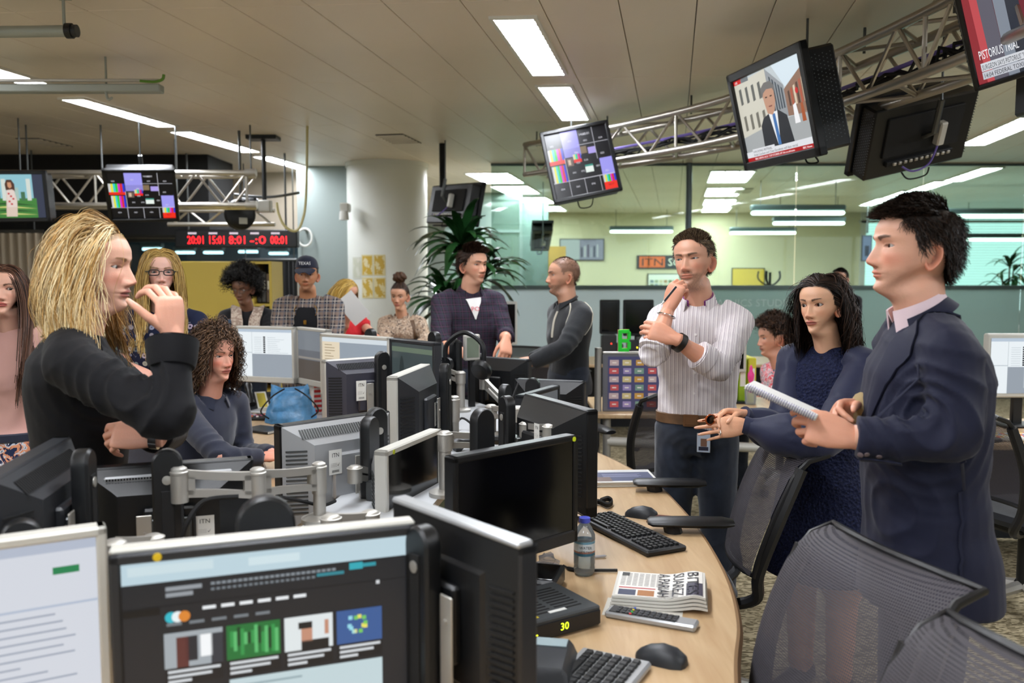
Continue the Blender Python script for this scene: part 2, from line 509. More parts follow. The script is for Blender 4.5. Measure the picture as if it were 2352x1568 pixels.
# == ceiling luminaires
NLIGHT = [0]
ORD = ['nearest', 'second nearest', 'third nearest', 'farthest', 'fifth', 'sixth', 'seventh']
def luminaire(c, L, W, label, lamps=1, blades=12, m=None, group=None, cat='ceiling light'):
 """recessed louvre luminaire centred at c, long axis along U1"""
 t = thing('ceiling_light', label, cat, (c.x, c.y, ZC), group=group)
 def Q(a, b, z): p = U1 * a + U2 * b; return (p.x, p.y, z)
 f = MB(); e = 0.022
 for a0, a1, b0, b1 in ((-L / 2, L / 2, -W / 2, -W / 2 + e), (-L / 2, L / 2, W / 2 - e, W / 2), (-L / 2, -L / 2 + e, -W / 2 + e, W / 2 - e), (L / 2 - e, L / 2, -W / 2 + e, W / 2 - e)):
  f.loft([[Q(a0, b0, 0), Q(a1, b0, 0), Q(a1, b1, 0), Q(a0, b1, 0)], [Q(a0, b0, -0.016), Q(a1, b0, -0.016), Q(a1, b1, -0.016), Q(a0, b1, -0.016)]])
 f.build('frame', M_louvre, t, smooth=0)
 wl = (W - 2 * e) / lamps
 for k in range(lamps):
  b0 = -W / 2 + e + wl * k + (0.012 if lamps > 1 else 0); b1 = -W / 2 + e + wl * (k + 1) - (0.012 if lamps > 1 else 0)
  d = MB().quad(Q(-L / 2 + e, b0, -0.003), Q(-L / 2 + e, b1, -0.003), Q(L / 2 - e, b1, -0.003), Q(L / 2 - e, b0, -0.003))
  d.f = [q[::-1] for q in d.f]
  d.build('diffuser', m or M_diff, t, smooth=0)
 lv = MB()
 for k in range(blades):
  if blades == 14: lv = MB()
  bw = .0065 if blades == 14 else .003
  a = -L / 2 + e + (L - 2 * e) * (k + 0.5) / blades
  lv.loft([[Q(a - bw, -W / 2 + e, -0.004), Q(a + bw, -W / 2 + e, -0.004), Q(a + bw, W / 2 - e, -0.004), Q(a - bw, W / 2 - e, -0.004)], [Q(a - .001, -W / 2 + e, -0.014), Q(a + .001, -W / 2 + e, -0.014), Q(a + .001, W / 2 - e, -0.014), Q(a - .001, W / 2 - e, -0.014)]])
  if blades == 14: lv.build('louvre_blade', M_blade, t, smooth=0)
 if blades != 14: tag(lv.build('louvre', M_louvre, t, smooth=0), kind='stuff')
 NLIGHT[0] += 1
 return t
def quad_fit(px):
 P = [onz(x, y, ZC) for x, y in px]
 c = sum(P, Vector()) / 4
 uv = [uv_of(p) for p in P]
 a = sorted(u for u, v in uv); b = sorted(v for u, v in uv)
 return c, (a[2] + a[3] - a[0] - a[1]) / 2, (b[2] + b[3] - b[0] - b[1]) / 2
c1, L1, W1 = quad_fit([(1125, 36), (1237, 35), (1303, 170), (1214, 169)])
luminaire(c1, L1, W1, 'wide louvred ceiling light nearest above, with bright diffuser', blades=14)
c2, L2, W2 = quad_fit([(1232, 195), (1316, 193), (1357, 273), (1283, 273)])
luminaire(c2, L2, W2, 'wide louvred ceiling light above the hanging screen of test bars', blades=14)
LROW = [[(-75, 150), (12, 150), (102, 188), (30, 190)], [(147, 223), (211, 223), (402, 289), (342, 288)], [(395, 299), (450, 299), (593, 346), (545, 348)], [(590, 357), (632, 356), (733, 391), (690, 392)]]
LL = ['long strip ceiling light cut by the frame beside the cable tray', 'long strip ceiling light just beyond the cable tray', 'strip ceiling light between two others, above the test bar screen', 'strip ceiling light nearest the white pillar, yellow cable below']
lat = None
for q, lb in zip(LROW, LL):
 c, L, W = quad_fit(q); luminaire(c, min(L, 1.7), W, lb)
cr_, Lr_, Wr_ = quad_fit([(2205, 335), (2268, 336), (2420, 259), (2336, 259)])
luminaire(cr_, min(abs(Lr_), 1.7), min(abs(Wr_), 0.3), 'strip ceiling light beside the black back of a hanging screen')
def row(pxs, W, L, lamps, label, group):
 for k, (x, y) in enumerate(pxs):
  luminaire(onz(x, y, ZC), L, W, label + ', ' + ORD[k] + ' of four', lamps=lamps, blades=4, group=group)
row([(1140, 408), (1186, 435), (1229, 459), (1262, 478)], 0.62, 1.35, 2, 'twin strip ceiling light in the row beside the hanging black screen', 'twin ceiling lights beyond the plant')
row([(1676, 405), (1661, 440), (1651, 464), (1645, 480)], 0.62, 1.5, 3, 'triple strip ceiling light seen through the glass beyond the pole', 'triple ceiling lights beyond the glass')
row([(2230, 400), (2130, 428), (2060, 448), (2010, 463)], 0.3, 1.7, 1, 'strip ceiling light seen through the glass above the suited man', 'single ceiling lights beyond the glass')
for cc, n in ((c1, 3), (None, 0)):
 for k in range(1, n + 1):
  p = cc - U1 * (2 * TL_ * k * 0.62); luminaire(p, L1, W1, 'ceiling light overhead in the near row, ' + ORD[k], blades=6, group='ceiling lights overhead')
cl, Ll, Wl = quad_fit(LROW[1])
for k in range(1, 5):
 p = cl - U1 * (TL_ * 1.2 * k + 1.2); luminaire(p, 1.5, Wl, 'ceiling light overhead in the long strip row, ' + ORD[k], blades=6, group='ceiling lights overhead')
for k in range(1, 6):
 p = cr_ - U1 * (TL_ * 1.1 * k + 0.2) + U2 * 0.35; luminaire(p, 1.5, 0.28, 'ceiling light overhead in the strip row by the truss, ' + ORD[k], blades=6, group='ceiling lights overhead')
for k in range(3):
 p = Vector((-6.2 + 0.18 * k * 1.6, -2.5 + 2.3 * k, ZC)); luminaire(p, 1.5, 0.28, 'ceiling light in the strip row along the studio wall, ' + ORD[k], blades=6, group='ceiling lights overhead')
def vent(px, label):
 P = [onz(x, y, ZC) for x, y in px]; c = sum(P, Vector()) / 4
 t = thing('ceiling_vent', label, 'vent', (c.x, c.y, ZC))
 q = [p - c for p in P]
 MB().loft([[(p.x, p.y, 0) for p in q], [(p.x, p.y, -0.006) for p in q]]).build('backing', M_blackm, t, smooth=0)
 for k in range(6):
  a = (k + 0.5) / 6; s = MB()
  e0 = q[0].lerp(q[3], a - 0.05); e1 = q[1].lerp(q[2], a - 0.05); e2 = q[1].lerp(q[2], a + 0.03); e3 = q[0].lerp(q[3], a + 0.03)
  s.loft([[(p.x, p.y, -0.006) for p in (e0, e1, e2, e3)], [(p.x, p.y, -0.014) for p in (e0, e1, e2, e3)]])
  s.build('slat', M_tile, t, smooth=0)
vent([(862, 309), (925, 307), (968, 328), (905, 330)], 'slotted air vent in the ceiling beside the white pillar')
vent([(35, 317), (90, 317), (168, 336), (130, 338)], 'slotted air vent in the ceiling above the dancer screen')
vent([(1690, 434), (1730, 432), (1722, 443), (1680, 445)], 'slotted air vent in the ceiling beyond the glass')
# == round pillar
pcx = (891 - 1176) * 11.0 / FPX
pil = struct('pillar', MB().lathe([(0.5, 0), (0.5, ZC - 0.02)], 48, (pcx, 11.05, 0)).lathe([(0.515, ZC - 0.05), (0.515, ZC + 0.01)], 48, (pcx, 11.05, 0)), pmat('pillar_white_paint', '#e6e9e2', 0.4, noise=(1.2, 0.03)))
tag(pil, 'round white column', None)
def pillar_sheet(name, x0, x1, y0, y1, label, seed, cols):
 rnd = random.Random(seed); mb = MB(); nx, nz = 14, 16
 d0 = 10.57
 def ang(px):
  x = (px - 1176) * d0 / FPX - pcx; return math.asin(max(-1, min(1, x / 0.503)))
 z0, z1 = at(900, y1, d0).z, at(900, y0, d0).z
 a0, a1 = ang(x0), ang(x1)
 for i in range(nx):
  for k in range(nz):
   aa = [a0 + (a1 - a0) * (i + e) / nx for e in (0, 1)]; zz = [z0 + (z1 - z0) * (k + e) / nz for e in (0, 1)]
   v = math.sin(i * 0.7 + seed) + math.cos(k * 0.6 + i * 0.35 + seed * 2) + rnd.uniform(-0.7, 0.7)
   mb.setcol(cols[0] if v > -0.5 else cols[1])
   if i == 0 or k == 0 or i == nx - 1 or k == nz - 1: mb.setcol(cols[2])
   P = [(pcx + 0.504 * math.sin(a), 11.05 - 0.504 * math.cos(a), z) for a, z in ((aa[0], zz[0]), (aa[1], zz[0]), (aa[1], zz[1]), (aa[0], zz[1]))]
   mb.quad(*P)
 o = mb.build(name, M_paint, smooth=0)
 return tag(o, label, 'map', 'map sheets on the pillar')
pillar_sheet('wall_map', 831, 858, 585, 633, 'yellow street map sheet on the pillar, upper row, beside the bare white side', 1, ('#c9a63c', '#e2d9b0', '#d8cd9a'))
pillar_sheet('wall_map', 860, 887, 585, 633, 'yellow street map sheet on the pillar, upper row, next to the plant side', 2, ('#c2a040', '#dcd2a4', '#d8cd9a'))
pillar_sheet('wall_map', 831, 858, 637, 685, 'yellow street map sheet on the pillar, lower row, beside the bare white side', 3, ('#c9a845', '#e2d9b0', '#d8cd9a'))
pillar_sheet('wall_map', 860, 887, 637, 685, 'yellow street map sheet on the pillar, lower row, next to the plant side', 4, ('#c2a040', '#dcd2a4', '#d8cd9a'))
pillar_sheet('wall_map', 806, 829, 590, 640, 'pale faded map sheet on the pillar beside the yellow ones', 5, ('#c8cbb8', '#d4d6c8', '#cfd2c4'))
# == glass partition
YG = 11.0
def gx(px): return (px - 1176) * YG / FPX
part = MB()
joints = [gx(1128), gx(1578), gx(1822), gx(2110), gx(2342), 9.0, 12.9]
win = struct('window_1', MB().box(((joints[0] + 12.9) / 2, YG, 1.41), (12.9 - joints[0], 0.05, 0.05)).box(((joints[0] + 12.9) / 2, YG, 0.02), (12.9 - joints[0], 0.05, 0.04)).box(((joints[0] + 12.9) / 2, YG, ZC - 0.015), (12.9 - joints[0], 0.04, 0.03)), pmat('partition_rail', '#54625f', 0.4, metal=0.5))
for k in range(len(joints) - 1):
 a, b = joints[k] + 0.006, joints[k + 1] - 0.006
 MB().box(((a + b) / 2, YG, (1.435 + ZC - 0.03) / 2), (b - a, 0.012, ZC - 0.03 - 1.435)).build('pane', M_glass, win, smooth=0)
 MB().box(((a + b) / 2, YG, (1.385 + 0.04) / 2), (b - a, 0.014, 1.345)).build('frosted_pane', M_frost_w if k == 0 else M_frost, win, smooth=0)
MB().cyl((gx(1576), YG - 0.06, 0), (gx(1576), YG - 0.06, ZC), 0.038, n=14).build('post', pmat('post_blue_grey', '#6c7d86', 0.4, metal=0.3), win)
st = MB('#a9bcb6')
st.text('GRAPHICS STUDIO', gx(1612), 1.6 - 78 * YG / FPX, 0.09, YG - 0.012, w=gx(1822) - gx(1612))
tag(st.build('lettering', pmat('etched_lettering', '#b9cac4', 0.6), win, smooth=0), 'pale etched capital lettering')
win2 = struct('window_2', MB().box((0.15, 15.0, 1.5), (0.05, 0.06, 2.9)).box((-0.5, 15.0, 2.3), (1.3, 0.05, 0.05)), pmat('far_frame', '#7d8d88', 0.5))
MB().box((-0.5, 15.0, 1.5), (1.26, 0.012, 2.9)).build('pane', glassmat('far_pale_glass', '#cfe0da', haze=0.4, hazecol='#a9c0b8'), win2, smooth=0)
bl = struct('window_3', MB().box((10.4, Y1 - 0.02, 0.7), (5.0, 0.06, 0.06)).box((10.4, Y1 - 0.02, 2.75), (5.0, 0.06, 0.06)).box((9.3, Y1 - 0.03, 1.7), (0.05, 0.05, 2.1)).box((8.0, Y1, 1.5), (0.12, 0.1, 3.0)), M_white)
MB('#c8ece8').quad((8.05, Y1 + 0.03, 0.7), (12.95, Y1 + 0.03, 0.7), (12.95, Y1 + 0.03, 2.8), (8.05, Y1 + 0.03, 2.8)).build('daylight_pane', pmat('daylit_sky_pane', '#b4d8d8', 0.5, emit=1.5), bl, smooth=0)
s0 = None
for k in range(34):
 if s0 is None: o = s0 = MB().box((10.45, Y1 - 0.05, 0), (4.9, 0.035, 0.006)).build('slat', M_white, bl, smooth=0)
 else: o = s0.copy(); COL.objects.link(o); o.parent = bl
 o.location = (0, 0, 0.78 + 0.06 * k); o.rotation_euler = (0, 0, 0)
struct('wall_under_window', MB().box((10.5, Y1 + 0.05, 0.35), (5, 0.1, 0.7)).box((10.5, Y1 + 0.05, 2.9), (5, 0.1, 0.2)), M_wall)
def pendant(x0, x1, y, d, label):
 a = at(x0, y, d); b = at(x1, y, d); w = b.x - a.x
 t = thing('pendant_light', label, 'pendant light', ((a.x + b.x) / 2, d, a.z))
 MB().box((0, 0, 0.03), (w, 0.16, 0.09), 0.02).build('housing', pmat('pendant_grey', '#5d6c6e', 0.4, metal=0.4), t)
 MB().box((0, 0, -0.045), (w * 0.98, 0.15, 0.055), 0.02).build('diffuser', M_diff_cool, t)
 for s in (-1, 1): MB().cyl((s * w * 0.4, 0, 0.07), (s * w * 0.4, 0, ZC - a.z), 0.006, n=6).build('cable', M_steel, t)
pendant(1400, 1546, 527, 19.0, 'linear pendant lamp beyond the glass, above the wall screen')
pendant(1676, 1828, 530, 18.6, 'linear pendant lamp lowest of three beyond the glass, nearest the yellow wall')
pendant(1725, 1940, 482, 13.0, 'linear pendant lamp topmost beyond the glass, with two below it')
pendant(1775, 1940, 507, 15.8, 'linear pendant lamp beyond the glass, second below the topmost')
pendant(2110, 2420, 490, 13.8, 'long linear pendant lamp beyond the glass behind the dark hair')
pendant(2200, 2420, 545, 17.0, 'linear pendant lamp beyond the glass above the potted plant')
# == things on the cream wall
def board(px0, py0, px1, py1, d, name, label, cat, fill):
 a, b = at(px0, py1, d), at(px1, py0, d)
 w, h = b.x - a.x, b.z - a.z
 t = thing(name, label, cat, ((a.x + b.x) / 2, d, (a.z + b.z) / 2))
 MB().box((0, 0.015, 0), (w, 0.03, h), 0.005).build('backing', M_dark, t)
 mb = MB(); fill(mb, w, h); 
 return t, mb
t, mb = board(1285, 548, 1388, 598, 19.96, 'wall_screen', 'wide wall screen of white page and street picture on cream wall', 'screen', lambda m, w, h: (m.rect(-w / 2 + .02, -h / 2 + .02, -0.05 * w, h / 2 - .02, -0.004, '#e8eef0'), m.rect(-0.05 * w, -h / 2 + .02, w / 2 - .02, h / 2 - .02, -0.004, '#b8b4cc'), [m.rect(-0.02 * w + k * 0.07 * w, -h * .35, 0.02 * w + k * 0.07 * w, h * (.1 + .2 * ((k * 7) % 3) / 3), -0.006, c) for k, c in enumerate(('#5c5a70', '#f0f0f4', '#6b5a78', '#d8d8e6', '#4a5068', '#eeeef8'))]))
mb.build('picture', M_screen, t, smooth=0)
t, mb = board(1463, 586, 1632, 617, 19.96, 'wall_sign', 'black sign with orange box and white capital letters on cream wall', 'sign', lambda m, w, h: (m.rect(-w / 2 + .05, -h / 2 + .03, -w * 0.12, h / 2 - .03, -0.004, '#d9641e'), m.text('ITN', -w / 2 + .09, -h * .28, h * .56, -0.007, '#2b1208', w=w * .30), m.text('SOURCE', -w * 0.08, -h * .28, h * .56, -0.007, '#e6ead8', w=w * .54)))
mb.build('lettering', M_paint, t, smooth=0)
t, mb = board(1487, 628, 1562, 662, 19.96, 'pin_board', 'white notice board of small pictures on cream wall below sign', 'board', lambda m, w, h: (m.rect(-w / 2 + .02, -h / 2 + .02, w / 2 - .02, h / 2 - .02, -0.004, '#dfe4da'), [m.rect(-w * .42 + (k % 6) * w * .14, -h * .4 + (k // 6) * h * .27, -w * .42 + (k % 6) * w * .14 + w * .11, -h * .4 + (k // 6) * h * .27 + h * .2, -0.007, ('#6f7d5c', '#9aa58a', '#a8875c', '#7b8c92', '#c9c29c')[(k * 3) % 5]) for k in range(12)]))
mb.build('picture', M_paint, t, smooth=0)
t, mb = board(1680, 615, 1757, 668, 19.96, 'wall_panel_board', 'plain mustard yellow board fixed on cream wall', 'board', lambda m, w, h: m.rect(-w / 2 + .02, -h / 2 + .02, w / 2 - .02, h / 2 - .02, -0.004, '#d6b948'))
mb.build('face', M_paint, t, smooth=0)
t, mb = board(1978, 540, 2004, 600, 17.5, 'hung_screen', 'small hanging screen beyond the glass beside the suited man nose', 'screen', lambda m, w, h: (m.rect(-w / 2 + .02, -h / 2 + .02, w / 2 - .02, h / 2 - .02, -0.004, '#8a9ac4'), m.rect(-w * .2, -h * .3, w * .2, h * .1, -0.007, '#2f3550')))
mb.build('picture', M_screen, t, smooth=0); MB().cyl((0, 0, .3), (0, 0, ZC - t.location.z), .02, n=8).build('hanger_rod', M_steel, t)
struct('door_1', MB().box((0.72 + 0.15, 17.0, 1.05), (0.35, 0.05, 2.1)), pmat('door_ochre', '#b9923f', 0.5))
struct('wall_far_return', MB().box((0.45, 17.0, 1.5), (0.5, 0.1, 3.0)), pmat('teal_grey_paint', '#6d827c', 0.6))
base = at(1768, 662, 15.0)
t = thing('coat_stand', 'dark hat stand with curling hooks seen through glass by mustard board', 'coat stand', (base.x, 15.0, 0))
zt = at(1768, 625, 15.0).z
MB().cyl((0, 0, 0.03), (0, 0, zt), 0.022, n=8).build('pole', M_blackm, t)
for k in range(5):
 a = 2 * PI * k / 5 + 0.3
 MB().tube(smoothpath([(0, 0, zt - 0.22), (0.1 * math.cos(a), 0.1 * math.sin(a), zt - 0.2), (0.2 * math.cos(a), 0.2 * math.sin(a), zt - 0.1), (0.19 * math.cos(a), 0.19 * math.sin(a), zt + 0.02)], 4), 0.014, 6).build('hook', M_blackm, t)
MB().lathe([(0.0, 0), (0.2, 0), (0.2, 0.02), (0.03, 0.05)], 16).build('base', M_blackm, t)
p = at(1798, 660, 14.5)
cabx = thing('far_cabinet', 'low pale cabinet beyond the glass carrying an orange box', 'cabinet', (p.x, 14.5, 0))
MB().box((0, 0, 0.66), (1.0, 0.4, 1.3), 0.01).build('carcass', M_wall, cabx)
for s in (-1, 1): MB().box((s * 0.245, -0.205, 0.66), (0.47, 0.02, 1.2), 0.004).build('door', M_white, cabx)
tag(MB('#e0703a').box((p.x, 14.4, 1.315 + 0.028), (0.19, 0.14, 0.056), 0.004).box((p.x, 14.4, 1.315 + 0.061), (0.2, 0.15, 0.01), 0.003).build('storage_box', M_paint), 'small orange lidded box on the pale cabinet beyond the glass', 'box')
# == the long serpentine news desk
def wood():
 m = bpy.data.materials.new('beech_laminate'); m.use_nodes = True
 nt = m.node_tree; L = nt.links.new; b = nt.nodes['Principled BSDF']; b.inputs['Roughness'].default_value = 0.36
 tc = nd(nt, 'ShaderNodeTexCoord'); mp = nd(nt, 'ShaderNodeMapping'); mp.inputs['Scale'].default_value = (9, 0.9, 9); mp.inputs['Rotation'].default_value = (0, 0, 0.5)
 L(tc.outputs['Object'], mp.inputs[0])
 n = nd(nt, 'ShaderNodeTexNoise'); n.inputs['Scale'].default_value = 3; n.inputs['Detail'].default_value = 8; n.inputs['Distortion'].default_value = 0.8; L(mp.outputs[0], n.inputs[0])
 cr = nd(nt, 'ShaderNodeValToRGB'); cr.color_ramp.elements[0].position = 0.3; cr.color_ramp.elements[0].color = (*lin('#b0906a'), 1); cr.color_ramp.elements[1].position = 0.7; cr.color_ramp.elements[1].color = (*lin('#c6aa84'), 1)
 L(n.outputs['Fac'], cr.inputs[0]); L(cr.outputs[0], b.inputs['Base Color'])
 return m
M_wood = wood()
DZ = 0.73
redge = [(0.15, 0.55), (0.36, 1.3), (0.486, 1.845), (0.56, 2.11), (0.61, 2.43), (0.63, 2.83), (0.62, 3.22), (0.58, 3.59), (0.42, 4.14), (0.18, 4.52), (-0.25, 4.78), (-0.9, 5.25), (-1.6, 5.62), (-2.4, 5.7)]
ledge = [(-2.5, 5.2), (-2.0, 5.02), (-1.47, 4.62), (-1.2, 4.1), (-1.0, 3.5), (-0.92, 2.9), (-0.9, 2.3), (-0.98, 1.6), (-1.2, 0.9), (-1.3, 0.55)]
poly = smooth2(redge, 6) + smooth2(ledge, 6)
desk = thing('news_desk', 'long curved beech desk running between the two rows of people', 'desk', (0, 0, 0))
mb = MB(); mb.prism(poly, DZ - 0.028, DZ); mb.build('worktop', M_wood, desk, smooth=0.5)
mb = MB(); ii = [Vector((x, y, 0)) for x, y in poly]
eb = []
mb.tube([(p.x, p.y, DZ - 0.014) for p in ii], 0.0155, 6, closed=True); mb.build('edge_band', pmat('edge_band_brown', '#7d5f3f', 0.4), desk)
def inset(px, d):
 c = Vector((-0.2, 3.0, 0)); out = []
 for x, y in px: out.append((x, y))
 return out
sp_path = smoothpath([(-0.46, 1.78, 0), (-0.42, 2.2, 0), (-0.32, 2.9, 0), (-0.18, 3.5, 0), (-0.15, 3.9, 0), (-0.3, 4.4, 0), (-0.6, 4.8, 0)], 8)
def ribbon(path, w, z0, z1, mb):
 R = []
 for i, p in enumerate(path):
  t = (path[min(i + 1, len(path) - 1)] - path[max(i - 1, 0)]).normalized(); n = Vector((t.y, -t.x, 0))
  a, b = p + n * w / 2, p - n * w / 2
  R.append([(a.x, a.y, z0), (b.x, b.y, z0), (b.x, b.y, z1), (a.x, a.y, z1)])
 return mb.loft(R)
ribbon(sp_path, 0.5, 0.02, DZ - 0.03, MB()).build('modesty_panel', pmat('desk_panel_grey', '#6e6a62', 0.6), desk)
spine = thing('cable_spine', 'raised pale grey cable spine winding along the middle of the desk', 'spine', (0, 0, 0))
ribbon(sp_path, 0.2, DZ, 0.9, MB()).build('riser', pmat('spine_dark', '#3c3f40', 0.5), spine)
ribbon(sp_path, 0.3, 0.9, 0.925, MB()).build('shelf_top', pmat('spine_pale_top', '#b4b6b8', 0.45), spine)
M_green = pmat('green_panel', '#0f4a35', 0.5)
ribbon([p + Vector((0.11, 0, 0)) for p in sp_path[2:20]], 0.02, 0.745, 0.88, MB()).build('green_side_panel', M_green, spine)
# == monitors
def sticker(mb, x, z, w, h, y, txt='ITN'):
 """asset label on the back (faces +y): drawn mirrored so that it reads from behind"""
 M0 = mb.M.copy(); mb.M = Matrix.Translation((x, y, z)) @ Matrix.Rotation(PI, 4, 'Z')
 mb.rect(-w / 2, -h / 2, w / 2, h / 2, 0, '#d9d9d4')
 mb.text(txt, 0, h * 0.20, h * 0.17, -0.0006, '#141414', w=w * 0.55, align='c')
 for k in range(3): mb.rect(-w * .36, -h * (.06 + .06 * k), w * .1, -h * (.05 + .06 * k), -0.0006, '#8b8b88')
 mb.poly([(w * .14, -h * .12), (w * .2, -h * .18), (w * .34, -h * .02), (w * .2, -h * .14)], -0.0006, '#333333')
 for k in range(14): mb.rect(-w * .28 + k * w * .04, -h * .42, -w * .28 + k * w * .04 + w * (.012 + .012 * (k % 2)), -h * .32, -0.0006, '#222222')
 mb.M = M0
def monitor(label, Lp, Rp, ztop, show, h, case=None, rim=None, shell=None, post=0.05, post_x=0.0, post_w=0.068, vents='side', stick=None, screen=None, top_grille=False, plate=True, edge_label=False, dot=None, stype=None, thick=0.0, group=None, stand=False, trim=None):
 A = onz(*Lp, ztop); B = onz(*Rp, ztop)
 u = B - A; w = u.length
 x = u if show == 'front' else -u
 c = (A + B) / 2 - Vector((0, 0, h / 2))
 t = thing('computer_monitor', label, 'monitor', M=frame(c, x, (0, 0, 1)), group=group)
 case = case or M_black; rim = rim or case; shell = shell or case
 bz = 0.018
 fr = MB()
 for cx, cz, sx, sz in ((0, h / 2 - bz / 2, w, bz), (0, -h / 2 + bz, w, 2 * bz), (-w / 2 + bz / 2, 0, bz, h), (w / 2 - bz / 2, 0, bz, h)):
  fr.box((cx, 0.014 + 0.006, cz), (sx, 0.04, sz), 0.004)
 fr.build('bezel', rim, t)
 d1, d2 = 0.04, 0.085 + thick
 def ring(sx, sz, y, oz=0): return [(-sx / 2, y, -sz / 2 + oz), (sx / 2, y, -sz / 2 + oz), (sx / 2, y, sz / 2 + oz), (-sx / 2, y, sz / 2 + oz)]
 sh = MB(); sh.loft([ring(w - .006, h - .006, 0.026)[::-1], ring(w - .01, h - .01, d1)[::-1], ring(w * .62, h * .66, d2)[::-1], ring(w * .58, h * .62, d2 + .006)[::-1]])
 sh.build('back_shell', shell, t, smooth=0.4)
 MB().box((0, d2 + 0.012, 0), (w * .3, 0.02, h * .42), 0.006).build('rear_bulge', shell, t)
 vt = MB()
 def slope(fx, fz, k):
  y = d1 + (d2 - d1) * k
  return y
 if vents in ('side', 'both'):
  for sgn in (-1, 1):
   for q in range(16):
    z = -h * .30 + h * .56 * q / 15
    k0, k1 = 0.12, 0.85
    x0 = sgn * ((w - .01) / 2 + (w * .62 - (w - .01)) / 2 * k0); x1 = sgn * ((w - .01) / 2 + (w * .62 - (w - .01)) / 2 * k1)
    y0, y1 = d1 + (d2 - d1) * k0 + .002, d1 + (d2 - d1) * k1 + .002
    vt.loft([[(x0, y0 - .003, z - .0025), (x0, y0 + .0015, z - .0025), (x0, y0 + .0015, z + .0025), (x0, y0 - .003, z + .0025)], [(x1, y1 - .003, z - .0025), (x1, y1 + .0015, z - .0025), (x1, y1 + .0015, z + .0025), (x1, y1 - .003, z + .0025)]])
 if vents in ('top', 'both'):
  for q in range(34):
   xx = -w * .36 + w * .72 * q / 33
   if top_grille and abs(xx) < .0: continue
   k0, k1 = 0.25, 0.75
   z0 = (h - .01) / 2 + (h * .66 - (h - .01)) / 2 * k0; z1 = (h - .01) / 2 + (h * .66 - (h - .01)) / 2 * k1
   y0, y1 = d1 + (d2 - d1) * k0 + .002, d1 + (d2 - d1) * k1 + .002
   vt.loft([[(xx - .0022, y0 - .003, z0), (xx + .0022, y0 - .003, z0), (xx + .0022, y0 + .002, z0), (xx - .0022, y0 + .002, z0)], [(xx - .0022, y1 - .003, z1), (xx + .0022, y1 - .003, z1), (xx + .0022, y1 + .002, z1), (xx - .0022, y1 + .002, z1)]])
 if vt.v: tag(vt.build('vent', M_blackm if shell is not M_silver else M_steel, t, smooth=0), kind='stuff')
 if top_grille:
  g = MB(); z0 = h * .40; 
  g.box((0, d1 + .018, z0 - .012), (w * .74, 0.012, 0.05), 0.004); g.build('grille_strip', M_silver, t)
  gd = MB()
  for q in range(44):
   for r in range(5): gd.box((-w * .35 + w * .7 * q / 43, d1 + .025, z0 - .03 + .009 * r), (0.0042, 0.003, 0.0045))
  tag(gd.build('grille_hole', M_blackm, t, smooth=0), kind='stuff')
 sw, shh = w - 2 * bz, h - 3 * bz
 s = MB('#060607'); s.box((0, 0.012, bz / 2), (sw, 0.012, shh)); s.build('panel', M_screen_dim, t, smooth=0)
 if screen:
  p = MB(); p.M = Matrix.Translation((0, 0.0052, bz / 2)); screen(p, sw, shh); p.build('display_picture', M_screen, t, smooth=0)
 ex = MB()
 if dot: ex.setcol(dot[2]); ex.lathe([(0.0, 0), (0.007, 0.0), (0.007, 0.0012), (0, 0.0014)], 12, (0, 0, 0)); ex.v = [(-w / 2 + dot[0] * w + a, -0.0002 - c_, h / 2 - bz / 2 + b + dot[1]) for a, b, c_ in ex.v]
 if edge_label:
  M0 = Matrix.Translation((w / 2 - .012, 0.0405, h * .3)) @ Matrix.Rotation(PI, 4, 'Z')
  ex.M = M0; ex.rect(-.006, -.02, .006, .045, 0, '#c9cbc6'); ex.rect(-.0055, -.06, .0055, -.02, 0, '#1f9a52')
  for q in range(9): ex.rect(-.004, .0 + q * .004, .004, .0015 + q * .004, -.0005, '#444444')
  ex.M = Matrix.Identity(4)
 if ex.v: ex.build('corner_label', M_paint, t, smooth=0); ex = MB()
 if stick:
  for (fx, fz, sw_, sh_, yo) in stick:
   sticker(ex, w / 2 - fx * w, h / 2 - fz * h, sw_, sh_, d2 + .0075 + yo + .0155)
 if ex.v: ex.build('asset_label', M_paint, t, smooth=0)
 if trim: MB().box((0, .026, h / 2 + .001), (w * .995, .034, .012), .004).build('top_trim', trim, t)
 if stand: MB().box((0, d2 + .03, (DZ - c.z) / 2), (.06, .03, c.z - DZ), .006).build('stand', M_silver, t); MB().box((0, d2, DZ - c.z + .008), (.24, .2, .016), .006).build('foot', M_silver, t)
 if post is not None:
  pw = post_w; y0 = d2 + .03; ztop_ = h / 2 + post; zb = -h * .42
  n = 12; prof = [(pw / 2 * math.cos(PI * k / n), ztop_ - pw / 2 + pw / 2 * math.sin(PI * k / n)) for k in range(n + 1)] + [(-pw / 2, zb), (pw / 2, zb)]
  pm = MB()
  def pr(k, y): return [(post_x + a * k, y, (b - ztop_ + pw / 2) * (k if b > ztop_ - pw / 2 else 1) + ztop_ - pw / 2) for a, b in prof]
  pm.loft([pr(.9, y0 - .002)[::-1], pr(1, y0 + .004)[::-1], pr(1, y0 + .026)[::-1], pr(.86, y0 + .032)[::-1]])
  ps = pm.build('slider_post', M_black, t, smooth=0.6)
  MB().box((post_x, y0 + .0325, -0.02), (pw * .42, .004, h * .86), .001).build('slot', M_blackm, ps)
  MB().lathe([(0, 0), (.011, 0), (.011, .003), (0, .004)], 14).build('stop_button', M_alu, ps).matrix_local = Matrix.Translation((post_x, y0 + .0335, h / 2 + post - pw * 1.05)) @ Matrix.Rotation(-PI / 2, 4, 'X')
  MB().box((post_x, d2 + .018, -h * .02), (0.1, .03, 0.1), .003).build('mount_plate', M_steel, t)
